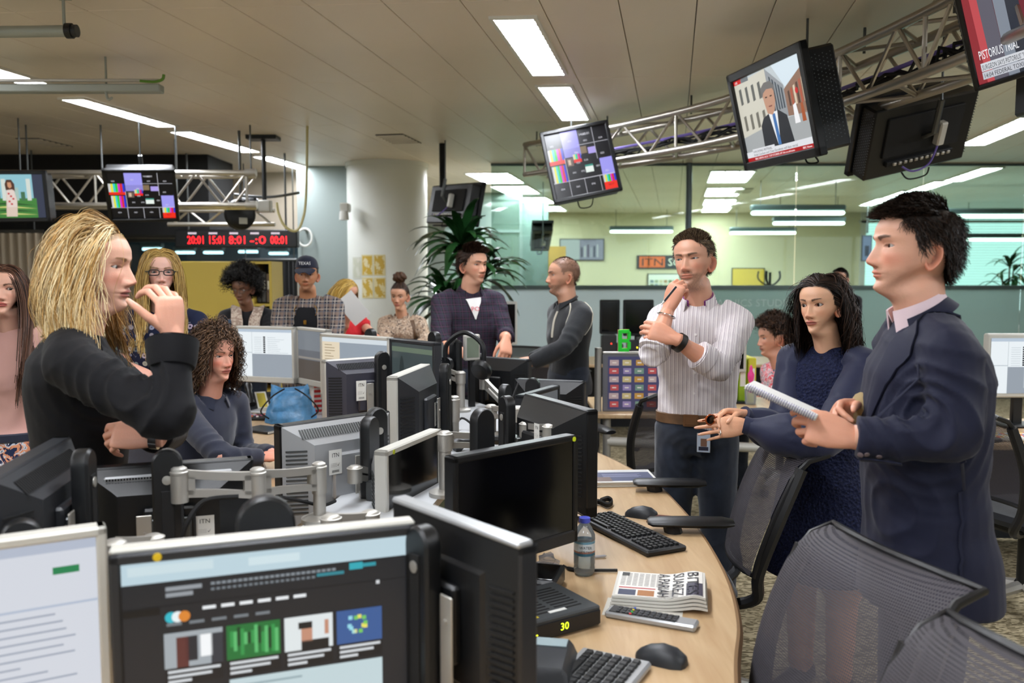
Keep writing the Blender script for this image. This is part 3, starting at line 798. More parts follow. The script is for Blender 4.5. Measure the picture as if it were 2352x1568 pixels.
  if plate:
   pl = MB().box((post_x + (.055 if plate > 0 else -.055), d2 + .034, -h * .1), (.035, .004, h * .55), .0015)
   for q in (-.3, 0.1): pl.cyl((post_x + (.055 if plate > 0 else -.055), d2 + .036, h * q - .02), (post_x + (.055 if plate > 0 else -.055), d2 + .039, h * q - .02), .004, n=8)
   pl.build('fixing_strip', M_alu, t)
 return t
rndS = random.Random(5)
def bars(m, x0, z0, x1, n, h, gap, col, y=-0.0006):
 for k in range(n): m.rect(x0, z0 - k * gap - h, x0 + (x1 - x0) * rndS.uniform(.55, 1), z0 - k * gap, y, col)
def scr_news(m, w, h):
 U = w; T = h / 2
 def r(u0, v0, u1, v1, c, y=-.0004): m.rect(-w / 2 + u0 * U, T - v1 * U, -w / 2 + u1 * U, T - v0 * U, y, c)
 m.rect(-w / 2, -h / 2, w / 2, h / 2, 0, '#1b1e23'); r(0, 0, 1, .075, '#b4cad4'); r(.42, .02, .6, .05, '#c6d8de', -.0008); r(.02, .012, .3, .045, '#c2d4da', -.0008)
 r(0, .16, 1, .163, '#0e1013', -.0006); r(0, .165, .12, .19, '#08090b', -.0006)
 for k in range(2): r(.14, .095 + .022 * k, .26 - .03 * k, .11 + .022 * k, '#8d9399', -.0008)
 for k in range(24): r(.29 + k * .0185, .094, .304 + k * .0185, .104, '#7d858c', -.0008)
 for k in range(20): r(.29 + k * .0185, .115, .302 + k * .0185, .124, '#6d757c', -.0008)
 r(.78, .082, .83, .108, '#2fa0ae', -.001); r(.83, .088, .88, .102, '#2a8e9c', -.001); r(.66, .108, .76, .12, '#2f7f8c', -.001)
 for k, c in enumerate(('#2fb0c0', '#dfe8ea', '#d07f2e')):
  cx = .155 + .022 * k; m.poly([(-w / 2 + (cx + .02 * math.cos(a * PI / 6)) * U, T - (.205 + .02 * math.sin(-a * PI / 6)) * U) for a in range(12)], -.0008 - k * .0003, c)
 for k in range(6): r(.26 + .063 * k, .178, .305 + .063 * k, .19, '#dfe3e6', -.0008)
 r(.88, .16, .893, .174, '#c8ccd0', -.0008)
 for k in range(5): r(.14 + .075 * k, .225, .19 + .075 * k, .236, '#6f767c', -.0008)
 pics = [(.13, .325, '#9aa2a8'), (.338, .525, '#1d6b33'), (.54, .715, '#d5dcde'), (.73, .9, '#35578f')]
 for k, (a, b, c) in enumerate(pics): r(a, .262, b, .39, c, -.0008); r(a, .39, b, .45, '#14161a', -.0008); [r(a + .01, .398 + q * .018, a + .01 + (b - a) * f, .408 + q * .018, '#c9ced2', -.001) for q, f in enumerate((.9, .75, .4))]
 for a, b, c in ((.17, .36, '#5a2f2c'), (.2, .34, '#22252c'), (.25, .33, '#e9ecee'), (.285, .36, '#30343c')): r(a, .28, a + .04, b + .03, c, -.0011)
 for k in range(14): r(.35 + .012 * k, .27 + .03 * rndS.random(), .362 + .012 * k, .33 + .05 * rndS.random(), ('#2f8f48', '#57b06a', '#0f3d1e')[k % 3], -.0011)
 r(.6, .3, .64, .36, '#b98770', -.0011); r(.59, .285, .64, .31, '#17181a', -.0012); r(.6, .355, .7, .39, '#17181a', -.0011); r(.685, .285, .7, .34, '#b98770', -.0012)
 for k in range(12): r(.77 + .03 * math.cos(k * 1.9) + .03, .31 + .03 * math.sin(k * 1.3), .785 + .03 * math.cos(k * 1.9) + .03, .325 + .03 * math.sin(k * 1.3), ('#6fbf5a', '#e0d860', '#8fd0e0')[k % 3], -.0012)
 r(.13, .475, .325, .6, '#15181c', -.0008); r(.13, .475, .325, .485, '#1f8b98', -.001); r(.345, .462, .9, .62, '#b9cbd0', -.0008); r(.37, .485, .6, .493, '#8fa3a9', -.001)
def scr_page(m, w, h):
 m.rect(-w / 2, -h / 2, w / 2, h / 2, 0, '#c9cdd6'); m.rect(-w / 2, h * .44, w / 2, h / 2, -.0004, '#aab2c2')
 m.rect(w * .2, h * .3, w * .38, h * .345, -.0008, '#1f7a4a'); m.rect(-w / 2, h * .1, w / 2, h * .115, -.0008, '#a9b4c6')
 for k in range(12): m.rect(-w * .4, h * (.05 - .05 * k), w * rndS.uniform(-.05, .36), h * (.062 - .05 * k), -.0008, '#98a0ae')
def scr_sheet(m, w, h):
 m.rect(-w / 2, -h / 2, w / 2, h / 2, 0, '#dfe6ea'); m.rect(-w / 2, h * .44, w / 2, h / 2, -.0004, '#aebccb'); m.rect(-w * .24, -h / 2, w / 2, -.02 * h, -.0004, '#8f98a2')
 m.rect(-w * .245, -h / 2, -w * .24, h * .44, -.0006, '#9aa6ae'); m.rect(-w / 2, 0, -w * .24, h * .01, -.0006, '#9aa6ae')
 for k in range(9): m.rect(-w * .03, h * (.0 + .04 * k), w * .01, h * (.03 + .04 * k), -.0008, '#20242a'); m.rect(-w * .2, h * (.005 + .04 * k), -w * .06, h * (.012 + .04 * k), -.0008, '#aab4bc'); m.rect(w * .05, h * (.005 + .04 * k), w * rndS.uniform(.2, .46), h * (.012 + .04 * k), -.0008, '#aab4bc')
def scr_grey(m, w, h):
 m.rect(-w / 2, -h / 2, w / 2, h / 2, 0, '#5d6066'); m.rect(-w / 2, h * .1, w / 2, h / 2, -.0004, '#6f757c'); m.rect(-w / 2, -h * .08, w / 2, -h * .04, -.0004, '#84807a'); m.rect(-w / 2, -h / 2, w / 2, -h * .1, -.0004, '#4b443f')
def scr_mail(m, w, h):
 m.rect(-w / 2, -h / 2, w / 2, h / 2, 0, '#8d98a3'); m.rect(-w / 2, -h / 2, -w * .22, h * .42, -.0004, '#d9ccb4'); m.rect(-w / 2, h * .42, w / 2, h / 2, -.0004, '#c9d2d8')
 for k in range(14): m.rect(-w * .46, h * (.36 - .05 * k), -w * rndS.uniform(.26, .38), h * (.372 - .05 * k), -.0008, '#8f7f64')
def scr_dim(m, w, h):
 m.rect(-w / 2, -h / 2, w / 2, h / 2, 0, '#3b4546'); m.rect(-w / 2, h * .36, w / 2, h * .44, -.0004, '#5d6c5c'); m.poly([(-w * .25 + .06 * w * math.cos(a * PI / 8), .0 + .3 * h * math.sin(a * PI / 8)) for a in range(16)], -.0006, '#2c3434')
def scr_off(m, w, h): m.rect(-w / 2, -h / 2, w / 2, h / 2, 0, '#55585c')
monitor('silver framed monitor cut by the frame edge showing a pale page of lines', (-170, 1262), (245, 1208), 1.15, 'front', .34, M_silver, M_silver2, M_silver, post=.0, screen=scr_page)
monitor('nearest wide monitor showing a dark news web page with pictures', (247, 1278), (958, 1206), 1.15, 'front', .335, M_dark, M_dark, M_silver, post=.045, post_w=.105, post_x=.0, screen=scr_news, dot=(.145, 0, '#d8b71c'), trim=M_silver2)
monitor('nearest black monitor seen from behind, edge of screen towards the wooden desk', (940, 1140), (1237, 1246), 1.15, 'back', .34, M_dark, M_dark, M_black, post=.005, post_x=.0, plate=-1, thick=-.03, trim=M_silver)
monitor('black monitor from behind with tall rounded post, in front of the blonde woman', (-70, 1105), (122, 1003), 1.22, 'back', .33, M_black, M_dark, M_dark, post=.012, post_x=-.0, vents='both')
monitor('black monitor from behind with silver dotted strip along its top', (190, 1070), (580, 1045), 1.13, 'back', .32, M_black, M_black, M_black, post=.055, post_x=-.0, vents='none', top_grille=True, stick=[(.70, .48, .045, .062, -.014)])
monitor('silver backed monitor with ribbed vents and a paper asset label', (627, 974), (880, 940), 1.15, 'back', .33, M_black, M_black, M_silver, post=.035, post_x=-.08, vents='both', stick=[(.36, .36, .045, .075, .001)], edge_label=True)
monitor('slate purple backed monitor with label, below the man in a cap', (737, 826), (906, 815), 1.21, 'back', .33, M_purple, M_silver2, M_purple, post=.035, post_x=-.05, vents='both', stick=[(.38, .42, .05, .09, .001)], edge_label=True)
monitor('narrow angled monitor with silver edge standing beside the white spine', (887, 864), (966, 834), 1.24, 'back', .34, M_dark, M_silver2, M_dark, post=.015, post_x=-.1, stick=[(.6, .5, .05, .09, .001)])
monitor('narrow angled black monitor behind the silver edged one', (932, 802), (1002, 785), 1.24, 'back', .34, M_dark, M_dark, M_dark, post=.03, post_x=-.12)
monitor('silver monitor showing a white and grey sheet, behind the curly hair', (540, 748), (674, 751), 1.27, 'front', .345, M_silver2, M_silver2, M_silver, post=None, stand=True, screen=scr_sheet)
monitor('silver monitor with dull grey picture turned between two brighter ones', (679, 750), (748, 757), 1.27, 'front', .345, M_silver2, M_silver2, M_silver, post=None, stand=True, screen=scr_grey)
monitor('silver monitor showing a cream column on grey, below the sheet of paper', (733, 765), (893, 775), 1.27, 'front', .36, M_silver2, M_silver2, M_silver, post=.03, stand=True, screen=scr_mail)
monitor('dark monitor with dim green grey picture, in front of the bun hairstyle', (893, 776), (997, 787), 1.30, 'front', .33, M_dark, M_dark, M_dark, post=.035, post_x=.0, screen=scr_dim)
monitor('black monitor from behind in front of the man in a plaid purple shirt', (1083, 816), (1222, 824), 1.15, 'back', .32, M_black, M_dark, M_black, post=.03, post_x=.06, stick=[(.2, .3, .03, .05, .001)])
monitor('low wide black monitor from behind, in front of the shaven headed man', (1188, 867), (1347, 874), 1.09, 'back', .3, M_black, M_dark, M_black, post=.02, post_x=.05)
monitor('grey blank screen monitor turned away, small yellow mark on its corner', (1203, 908), (1287, 884), 1.10, 'front', .32, M_dark, M_dark, M_dark, post=.03, post_x=-.1, screen=scr_off, dot=(.15, -.004, '#d8c21c'))
monitor('black monitor from behind with asset label, ports along its edge, by the newspaper', (1226, 902), (1375, 941), 1.18, 'back', .335, M_black, M_black, M_black, post=.012, post_x=.12, stick=[(.62, .26, .035, .06, .001)], thick=.02)
monitor('large glossy black blank monitor behind the water bottle', (1042, 1051), (1330, 997), 1.15, 'front', .305, M_black, M_black, M_black, post=.085, post_x=-.02, dot=(.955, -.002, '#c8d81c'))
monitor('thick silver edged monitor with dark screen turned towards the wooden desk', (887, 1036), (1015, 983), 1.10, 'front', .32, M_black, M_silver2, M_silver, post=.07, post_x=-.05, dot=(.12, -.002, '#b8c21c'))
# == cast monitor arms
def arm(label, pts, r=.019, hgt=.07, base=True, last_pole=True):
 P = [at(*p) for p in pts]
 t = thing('monitor_arm', label, 'monitor arm', P[-1])
 o = P[-1]
 for i, p in enumerate(P):
  q = p - o
  MB().lathe([(0, -hgt / 2), (r, -hgt / 2), (r, hgt * .30), (r * 1.08, hgt * .31), (r * 1.08, hgt * .36), (r * .95, hgt * .38), (r * .9, hgt / 2 - .004), (r * .6, hgt / 2), (0, hgt / 2)], 18, (q.x, q.y, q.z)).build('joint', M_alu, t)
 for a, b in zip(P, P[1:]):
  d = b - a; hd = Vector((d.x, d.y, 0)).normalized() * r * .7; mb = MB(); n = Vector((-hd.y, hd.x, 0)).normalized() * .008
  for s, th in ((1, .010), (-1, .009)):
   A = a - o + hd + Vector((0, 0, s * hgt * .28)); B = b - o - hd + Vector((0, 0, s * hgt * .28)); Mid = (A + B) / 2 - Vector((0, 0, s * hgt * .06))
   R = []
   for k in range(9):
    u = k / 8; c = A * (1 - u) ** 2 + Mid * 2 * u * (1 - u) + B * u * u
    R.append([tuple(c + n + Vector((0, 0, th))), tuple(c - n + Vector((0, 0, th))), tuple(c - n - Vector((0, 0, th))), tuple(c + n - Vector((0, 0, th)))])
   mb.loft(R)
  for e in (.12, .88):
   c = (a - o).lerp(b - o, e); w_ = (b - a).normalized() * .012
   mb.loft([[tuple(c + n - w_ + Vector((0, 0, z))), tuple(c - n - w_ + Vector((0, 0, z))), tuple(c - n + w_ + Vector((0, 0, z))), tuple(c + n + w_ + Vector((0, 0, z)))] for z in (-hgt * .28, hgt * .28)])
  mb.build('link', M_alu, t)
 if last_pole:
  MB().cyl((0, 0, -hgt / 2), (0, 0, .925 - o.z), r * .85, n=16).build('pole', M_alu, t)
  MB().lathe([(0, .925 - o.z), (.05, .925 - o.z), (.05, .937 - o.z), (.03, .945 - o.z), (0, .945 - o.z)], 20).build('base_clamp', M_alu, t)
 return t
a1 = arm('twin link cast aluminium arm reaching to the dotted strip monitor', [(412, 1112, 2.02), (592, 1112, 2.12), (733, 1096, 2.32)], .02, .085)
MB().tube(smoothpath([at(548, 1140, 2.0) - at(733, 1096, 2.32), at(470, 1150, 1.98) - at(733, 1096, 2.32), at(430, 1200, 1.95) - at(733, 1096, 2.32), at(415, 1250, 1.95) - at(733, 1096, 2.32)], 6), .006, 6).build('cable', M_blackm, a1)
arm('short cast arm with ribbed collar beside the narrow silver edged monitor', [(984, 935, 3.3), (1043, 938, 3.35)], .022, .1)
arm('cast arm with bright round joints by the headphones', [(1004, 850, 4.25), (1058, 866, 4.2)], .024, .06)
arm('cast arm behind the black phone handset on the spine', [(1190, 950, 3.3), (1128, 945, 3.55)], .024, .06)
arm('curved cast arm with short round joint left of the large black blank screen', [(1105, 1010, 2.75), (1022, 1012, 2.6)], .022, .06)
arm('cast arm with round disc joint behind the large black blank screen', [(1262, 992, 2.7), (1208, 985, 2.85)], .022, .05)
arm('cast arm with flat bracket beside the silver backed monitor', [(815, 1088, 2.5), (862, 1090, 2.6)], .022, .05)
arm('pale cast arm lying low behind the nearest news page monitor', [(760, 1206, 1.98), (850, 1195, 2.08)], .024, .05)
arm('flat polished arm end behind the corner of the pale page monitor', [(262, 1262, 1.66), (352, 1248, 1.78)], .022, .04, last_pole=True)
arm('cast arm below the monitor in front of the plaid shirt', [(1112, 880, 4.4), (1170, 935, 4.1)], .024, .06)
# == hanging screens and trusses
def perf(mb, w, h, y0, y1, x):
 for i in range(7):
  for k in range(22):
   mb.box((x, y0 + (y1 - y0) * (i + .5) / 7, -h * .42 + h * .84 * (k + .5 * (i % 2)) / 22), (.003, .005, .005))
def hung_tv(name, label, quad, d, show='front', pic=None, dep=.14, case=None, depth_in=0.0, hang=None):
 M, w, h = fit_rect(quad, d)
 if show == 'back': M = M @ Matrix.Rotation(PI, 4, 'Z')
 t = thing(name, label, 'screen', M=M)
 case = case or M_black; bz = .1 * w * .55
 fr = MB()
 for cx, cz, sx, sz in ((0, h / 2 - bz / 2, w, bz), (0, -h / 2 + bz / 2, w, bz), (-w / 2 + bz / 2, 0, bz, h), (w / 2 - bz / 2, 0, bz, h)): fr.box((cx, .012, cz), (sx, .045, sz), .006)
 fr.build('bezel', case, t)
 MB().box((0, .03 + dep / 2, -h * .02), (w * .95, dep, h * .9), .012).build('casing', case, t)
 for s in (-1, 1):
  q = MB(); perf(q, w, h * .9, .04, .03 + dep, s * w * .476); tag(q.build('perforation', pmat('perforation_grey', '#5a5e62', 0.6), t, smooth=0), kind='stuff')
 MB().box((0, .02, 0), (w - 2 * bz, .02, h - 2 * bz)).build('panel', M_screen_dim, t, smooth=0)
 if pic:
  p = MB(); p.M = Matrix.Translation((0, .0085, 0)); pic(p, w - 2 * bz, h - 2 * bz); p.build('display_picture', M_screen, t, smooth=0)
 if show == 'back':
  b = MB(); 
  b.box((0, .035 + dep, h * .05), (w * .7, .02, h * .5), .004).box((0, .04 + dep, -h * .28), (w * .62, .03, .03), .004)
  b.build('rear_plate', M_blackm, t)
  c = MB()
  for k in range(11): c.box((-w * .26 + w * .05 * k, .06 + dep, -h * .28), (w * .03, .014, .018), .003)
  c.build('socket_strip', M_alu, t)
  MB().box((-w * .12, .075 + dep, h * .02), (.05, .05, .14), .008).build('power_brick', M_silver2, t)
  MB().tube(smoothpath([(-w * .12, .08 + dep, -h * .08), (-w * .02, .12 + dep, -h * .3), (w * .12, .12 + dep, -h * .36), (w * .2, .09 + dep, -h * .3)], 6), .006, 6).build('cable', pmat('violet_cable', '#6a5aa0', .5), t)
 MB().tube([(0, .05 + dep, 0), (0, .12 + dep, .05), (0, .12 + dep, h * .5)], .018, 8).build('yoke', M_steel, t)
 q0 = M @ Vector((0, .12 + dep, h * .5)); rod = MB().cyl(q0, (q0.x, q0.y, ZC), .007, n=8); rod.v = [tuple(M.inverted() @ Vector(v)) for v in rod.v]; rod.build('hanger_rod', M_steel, t)
 MB().tube(smoothpath([(w * .1, .05 + dep * .6, -h * .46), (w * .05, .04 + dep, -h * .56), (-w * .1, .05 + dep, -h * .55), (-w * .12, .05 + dep, -h * .45)], 6), .005, 6).build('cable_loop', M_blackm, t)
 return t
BARC = ['#c8c8c8', '#d8d83a', '#30c8c8', '#28c030', '#d028c0', '#d02828', '#2838c8']
def bars_pic(m, x0, z0, x1, z1):
 for k, c in enumerate(BARC): m.rect(x0 + (x1 - x0) * k / 7, z0, x0 + (x1 - x0) * (k + 1) / 7, z1, -.0012, c)
def pic_multi(m, w, h):
 m.rect(-w / 2, -h / 2, w / 2, h / 2, 0, '#08080c')
 X = lambda u: -w / 2 + u * w
 Z = lambda v: h / 2 - v * h
 def r(u0, v0, u1, v1, c, y=-.0008): m.rect(X(u0), Z(v1), X(u1), Z(v0), y, c)
 r(.26, .0, .53, .27, '#9a96e8'); r(.26, .27, .53, .40, '#8a86d0'); r(.80, .5, 1, .77, '#9a96e8')
 for a in (.25, .5, .75): r(a - .004, .76, a + .004, 1, '#b8b8c0', -.001)
 r(.77, 0, .778, .5, '#b8b8c0', -.001); r(.5, .235, 1, .243, '#b8b8c0', -.001); r(0, .755, 1, .765, '#c8c8d0', -.001); r(.25, .4, .258, .76, '#b8b8c0', -.001)
 bars_pic(m, X(.0), Z(.42), X(.25), Z(.24)); r(0, .42, .25, .48, '#e02a1c'); bars_pic(m, X(.02), Z(.76), X(.24), Z(.5))
 bars_pic(m, X(.80), Z(.88), X(1), Z(.77)); r(.8, .88, 1, 1, '#e82c1a')
 r(.28, .42, .38, .54, '#6a584e'); r(.3, .44, .34, .52, '#c9b49c', -.001); r(.53, .27, .63, .38, '#7d6a50'); r(.65, .30, .77, .40, '#a89ae0'); bars_pic(m, X(.39), Z(.45), X(.52), Z(.37)); r(.39, .45, .52, .5, '#e02a1c')
 r(.55, .56, .68, .68, '#dfe8e2', -.001); r(.55, .56, .68, .59, '#2c8a78', -.0013)
 for i, (u, v) in enumerate([(.08, .2), (.38, .17), (.63, .1), (.63, .2), (.88, .2), (.86, .44), (.45, .36), (.58, .5), (.36, .66), (.5, .66), (.75, .62), (.12, .88), (.37, .88), (.62, .88), (.45, .52), (.88, .72)]):
  m.text('0' + str((i * 3) % 10) + str(i % 7), X(u) - .025 * w, Z(v), h * .028, -.0014, '#d8d8e0')
 m.text('14:10:01', X(.55), Z(.1), h * .035, -.0014, '#e8e8f0')
 m.text('0617', X(.86), Z(.94), h * .03, -.0014, '#40100c')
def pic_reporter(m, w, h):
 X = lambda u: -w / 2 + u * w
 Z = lambda v: h / 2 - v * h
 def r(u0, v0, u1, v1, c, y=-.0006): m.rect(X(u0), Z(v1), X(u1), Z(v0), y, c)
 def p(pts, c, y=-.0012): m.poly([(X(u), Z(v)) for u, v in pts][::-1], y, c)
 m.rect(-w / 2, -h / 2, w / 2, h / 2, 0, '#b9c2c6')
 p([(0, .05), (.5, .0), (.5, .62), (0, .7)], '#c9c6b8', -.0004); p([(.5, 0), (.72, .25), (.72, .6), (.5, .62)], '#8f9498', -.0004); p([(.72, .3), (1, .12), (1, .62), (.72, .6)], '#8a6a58', -.0004)
 p([(.6, 0), (1, 0), (1, .12), (.74, .28)], '#cfdde6', -.0004); p([(0, .7), (.5, .62), (1, .6), (1, .88), (0, .9)], '#9fa3a4', -.0004)
 for k in range(4):
  p([(.06 + .1 * k, .12), (.1 + .1 * k, .11), (.1 + .1 * k, .3), (.06 + .1 * k, .31)], '#5a5c58', -.0008); p([(.06 + .1 * k, .45), (.1 + .1 * k, .44), (.1 + .1 * k, .62), (.06 + .1 * k, .63)], '#6c6a60', -.0008)
 for k in range(5): p([(.54 + .035 * k, .1 + .04 * k), (.56 + .035 * k, .12 + .04 * k), (.56 + .035 * k, .5), (.54 + .035 * k, .5)], '#3f4a52', -.0008)
 for k in range(6): p([(.76 + .04 * k, .34 - .02 * k), (.785 + .04 * k, .33 - .02 * k), (.785 + .04 * k, .5), (.76 + .04 * k, .5)], ('#4f3a30', '#a8553e', '#d0c0a8')[k % 3], -.0008)
 m.poly([(X(.88) + .02 * w * math.cos(a * PI / 6), Z(.36) + .02 * w * math.sin(a * PI / 6)) for a in range(12)], -.001, '#c02020')
 p([(.8, .5), (.84, .48), (.86, .7), (.79, .7)], '#e8e8ea', -.001); p([(.9, .5), (.93, .5), (.94, .7), (.89, .7)], '#a0522d', -.001)
 p([(.3, .9), (.31, .62), (.36, .54), (.46, .5), (.6, .5), (.7, .58), (.74, .9)], '#24282e', -.0016)
 p([(.45, .5), (.58, .5), (.54, .88), (.51, .88)], '#e2e4e6', -.0018); p([(.5, .52), (.54, .52), (.555, .88), (.51, .88)], '#3f6fa8', -.002)
 p([(.44, .5), (.42, .38), (.41, .28), (.45, .2), (.54, .19), (.58, .26), (.58, .38), (.55, .48), (.51, .53)], '#b98d74', -.0022)
 p([(.40, .32), (.40, .2), (.46, .15), (.55, .15), (.6, .22), (.59, .3), (.565, .24), (.48, .23), (.43, .26)], '#6c6a68', -.0024)
 for u in (.46, .53): p([(u - .015, .31), (u + .015, .31), (u + .015, .325), (u - .015, .325)], '#3a2a24', -.0026)
 p([(.47, .42), (.53, .42), (.52, .435), (.48, .435)], '#7a4038', -.0026)
 r(0, .0, .12, .05, '#c01818', -.0014); r(.12, 0, .24, .05, '#6a7074', -.0014); m.text('LIVE', X(.02), Z(.04), h * .028, -.0018, '#ffffff')
 r(0, .885, 1, .955, '#d8dade', -.003); r(0, .955, 1, 1, '#a81418', -.003); r(.1, .86, .45, .885, '#d8dade', -.003)
 m.text('HACKING RETRIAL', X(.11), Z(.905), h * .027, -.0036, '#1c1e22', w=w * .3); m.text('Andy Coulson and Clive Goodman will face retrial', X(.11), Z(.945), h * .03, -.0036, '#1c1e22', w=w * .66)
 m.text('BBC NEWS 14:10  TOP STORIES AT bbc.co.uk/news', X(.12), Z(.99), h * .022, -.0036, '#ffffff', w=w * .6); m.text('BBC News', X(.83), Z(.99), h * .022, -.0036, '#ffffff', w=w * .12)
def pic_trial(m, w, h):
 X = lambda u: -w / 2 + u * w
 Z = lambda v: h / 2 - v * h
 m.rect(-w / 2, -h / 2, w / 2, h / 2, 0, '#5a3038')
 for k, (u, c) in enumerate(((.0, '#8a2c34'), (.1, '#b84a50'), (.18, '#5c5a66'), (.34, '#7c8490'), (.46, '#30343e'), (.6, '#6c2a34'), (.75, '#8c4a4c'), (.9, '#3a2c34'))):
  m.poly([(X(u), Z(1)), (X(min(u + .16, 1)), Z(1)), (X(min(u + .12, 1)), Z(0)), (X(max(u - .03, 0)), Z(0))], -.0005 - .0002 * k, c)
 m.rect(X(.06), Z(.97), X(1), Z(.91), -.003, '#b9bcc4'); m.rect(X(.06), Z(.905), X(1), Z(.84), -.003, '#c9ccd2')
 m.text('PISTORIUS TRIAL', X(.06), Z(.81), h * .07, -.0034, '#eceef2', w=w * .44)
 m.text('SURGEON SAYS PISTORIUS\' "INABILITY TO WALK"', X(.07), Z(.895), h * .04, -.0036, '#20242c', w=w * .8); m.text('14:04 FEDERAL TOXICOLOGISTS', X(.07), Z(.96), h * .035, -.0036, '#20242c', w=w * .7)
def pic_dance(m, w, h):
 X = lambda u: -w / 2 + u * w
 Z = lambda v: h / 2 - v * h
 def p(pts, c, y): m.poly([(X(u), Z(v)) for u, v in pts][::-1], y, c)
 m.rect(-w / 2, -h / 2, w / 2, h / 2, 0, '#2e3448'); m.rect(X(0), Z(1), X(.84), Z(0), -.0005, '#86b8c4'); m.rect(X(0), Z(1), X(.88), Z(.55), -.0008, '#3c7a34')
 for k in range(9): m.rect(X(.03 + .09 * k), Z(.6), X(.09 + .09 * k), Z(.1 + .1 * ((k * 5) % 4)), -.0011, ('#c9d0c8', '#6f9a6a', '#9fb8b0', '#3f6a4a')[k % 4])
 for k in range(4): p([(.1 * k, .7 + .07 * k), (.5, .64 + .08 * k), (.88, .72 + .07 * k), (.5, .69 + .08 * k)], '#b9c070' if k % 2 else '#1f4a20', -.0013)
 p([(.42, .97), (.44, .6), (.46, .34), (.56, .34), (.6, .6), (.58, .97)], '#d0bcae', -.0016); p([(.45, .75), (.46, .36), (.57, .36), (.59, .75)], '#d8c8c0', -.0018); [p([(.47 + .03 * (k % 3), .42 + .06 * k), (.5 + .03 * (k % 3), .42 + .06 * k), (.5 + .03 * (k % 3), .46 + .06 * k), (.47 + .03 * (k % 3), .46 + .06 * k)], '#b83038', -.002) for k in range(5)]
 p([(.45, .36), (.44, .22), (.47, .12), (.54, .12), (.58, .22), (.58, .4), (.54, .34)], '#4a2c20', -.0018); p([(.48, .28), (.48, .18), (.53, .18), (.54, .28), (.51, .32)], '#c08a68', -.0022)
tvA = hung_tv('hanging_screen', 'hanging screen of colour test bars at the far end of the curved truss', [(1236, 309), (1396, 271), (1430, 438), (1276, 466)], 7.1, pic=pic_multi)
tvB = hung_tv('hanging_screen', 'hanging screen showing a reporter in a dark suit in a street', [(1669, 175), (1840, 92), (1888, 358), (1715, 393)], 4.75, pic=pic_reporter, dep=.15)
tvC = hung_tv('hanging_screen', 'hanging screen with red trial news picture, cut by the frame corner', [(2170, -100), (2420, -200), (2470, 131), (2243, 217)], 3.5, pic=pic_trial, dep=.2)
tvD = hung_tv('hanging_screen', 'hanging screen seen from its black back with sockets and looped cables', [(1975, 232), (2215, 163), (2180, 350), (1934, 398)], 5.25, 'back', dep=.12)
tvE = hung_tv('hanging_screen', 'hanging screen showing a dancer in a floral dress, cut by the frame', [(-75, 391), (105, 391), (117, 508), (-60, 511)], 7.55, pic=pic_dance)
tvF = hung_tv('hanging_screen', 'hanging screen of colour test bars on the straight truss above blonde hair', [(232, 389), (402, 389), (413, 507), (252, 511)], 7.55, pic=pic_multi)
tvG = hung_tv('hanging_screen', 'black back of a screen hung from a ceiling pole over the plant', [(1014, 426), (1118, 419), (1097, 522), (1000, 520)], 9.2, 'back', dep=.1)
p0 = at(1017, 430, 9.3)
MB().cyl((0, 0, 0), (0, 0, ZC - p0.z), .035, n=12).build('ceiling_pole', M_blackm, tvG).matrix_world = Matrix.Translation(p0)
tvH = hung_tv('hanging_screen', 'dark hanging screen beyond the glass above the shaven headed man', [(1222, 507), (1272, 507), (1262, 560), (1217, 562)], 14.0, 'back', dep=.1)
def truss(name, label, path, zt, zb, out):
 """box truss along path (front chords), out = offset vector function to the rear chords"""
 t = thing(name, label, 'truss', path[0] * 1.0); o = t.location.copy()
 P = [p.copy() for p in path]
 offs = []
 for i, p in enumerate(P):
  d = (P[min(i + 1, len(P) - 1)] - P[max(i - 1, 0)]); d.z = 0; d.normalize(); offs.append(Vector((d.y, -d.x, 0)) * out)
 def ch(z, k): return [Vector((p.x, p.y, z)) + offs[i] * k - o for i, p in enumerate(P)]
 F, Bk = (ch(zt, 0), ch(zb, 0)), (ch(zt, 1), ch(zb, 1))
 for c in (*F, *Bk): MB().tube(c, .025, 10).build('chord', M_truss, t)
 def web(A, B):
  mb = MB()
  for i in range(0, len(A) - 1, 4):
   j = min(i + 2, len(A) - 1); k = min(i + 4, len(A) - 1)
   mb.tube([A[i], B[j]], .011, 6); mb.tube([B[j], A[k]], .011, 6)
  mb.build('web_bracing', M_truss, t)
 web(F[0], F[1]); web(Bk[0], Bk[1]); web(F[0], Bk[0]); web(F[1], Bk[1])
 for i in range(0, len(P), 6):
  MB().cyl(F[0][i], F[1][i], .012, n=8).build('post', M_truss, t); MB().cyl((F[0][i] + Bk[0][i]) / 2, (F[0][i] + Bk[0][i]) / 2 + Vector((0, 0, ZC - zt)), .008, n=6).build('hanger_rod', M_steel, t)
 return t, F, Bk, o
pts = [onz(x, y, 2.81) for x, y in ((1205, 333), (1430, 287), (1680, 223), (1930, 120), (2190, -5), (2400, -125))]
cpath = smoothpath(pts, 8)
tr1, F1_, B1_, o1 = truss('curved_truss', 'curved silver box truss carrying the hanging screens under the ceiling', cpath, 2.81, 2.53, -.29)
ca = MB()
mid = [(a + b) / 2 - Vector((0, 0, .02)) for a, b in zip(F1_[0], B1_[0])]
for k in range(5):
 rr = random.Random(k); ca.tube([p + Vector((rr.uniform(-.06, .06), rr.uniform(-.06, .06), -.16 + rr.uniform(-.05, .03))) for p in mid[6:]], .009, 5)
tag(ca.build('cable_bundle', M_blackm, tr1), kind='stuff')
MB().tube([p + Vector((0, 0, -.13)) for p in mid[4:]], .012, 6).build('purple_cable', pmat('violet_cable', '#6a5aa0', .5), tr1)
M_y = pmat('yellow_strip', '#c98f22', .5)
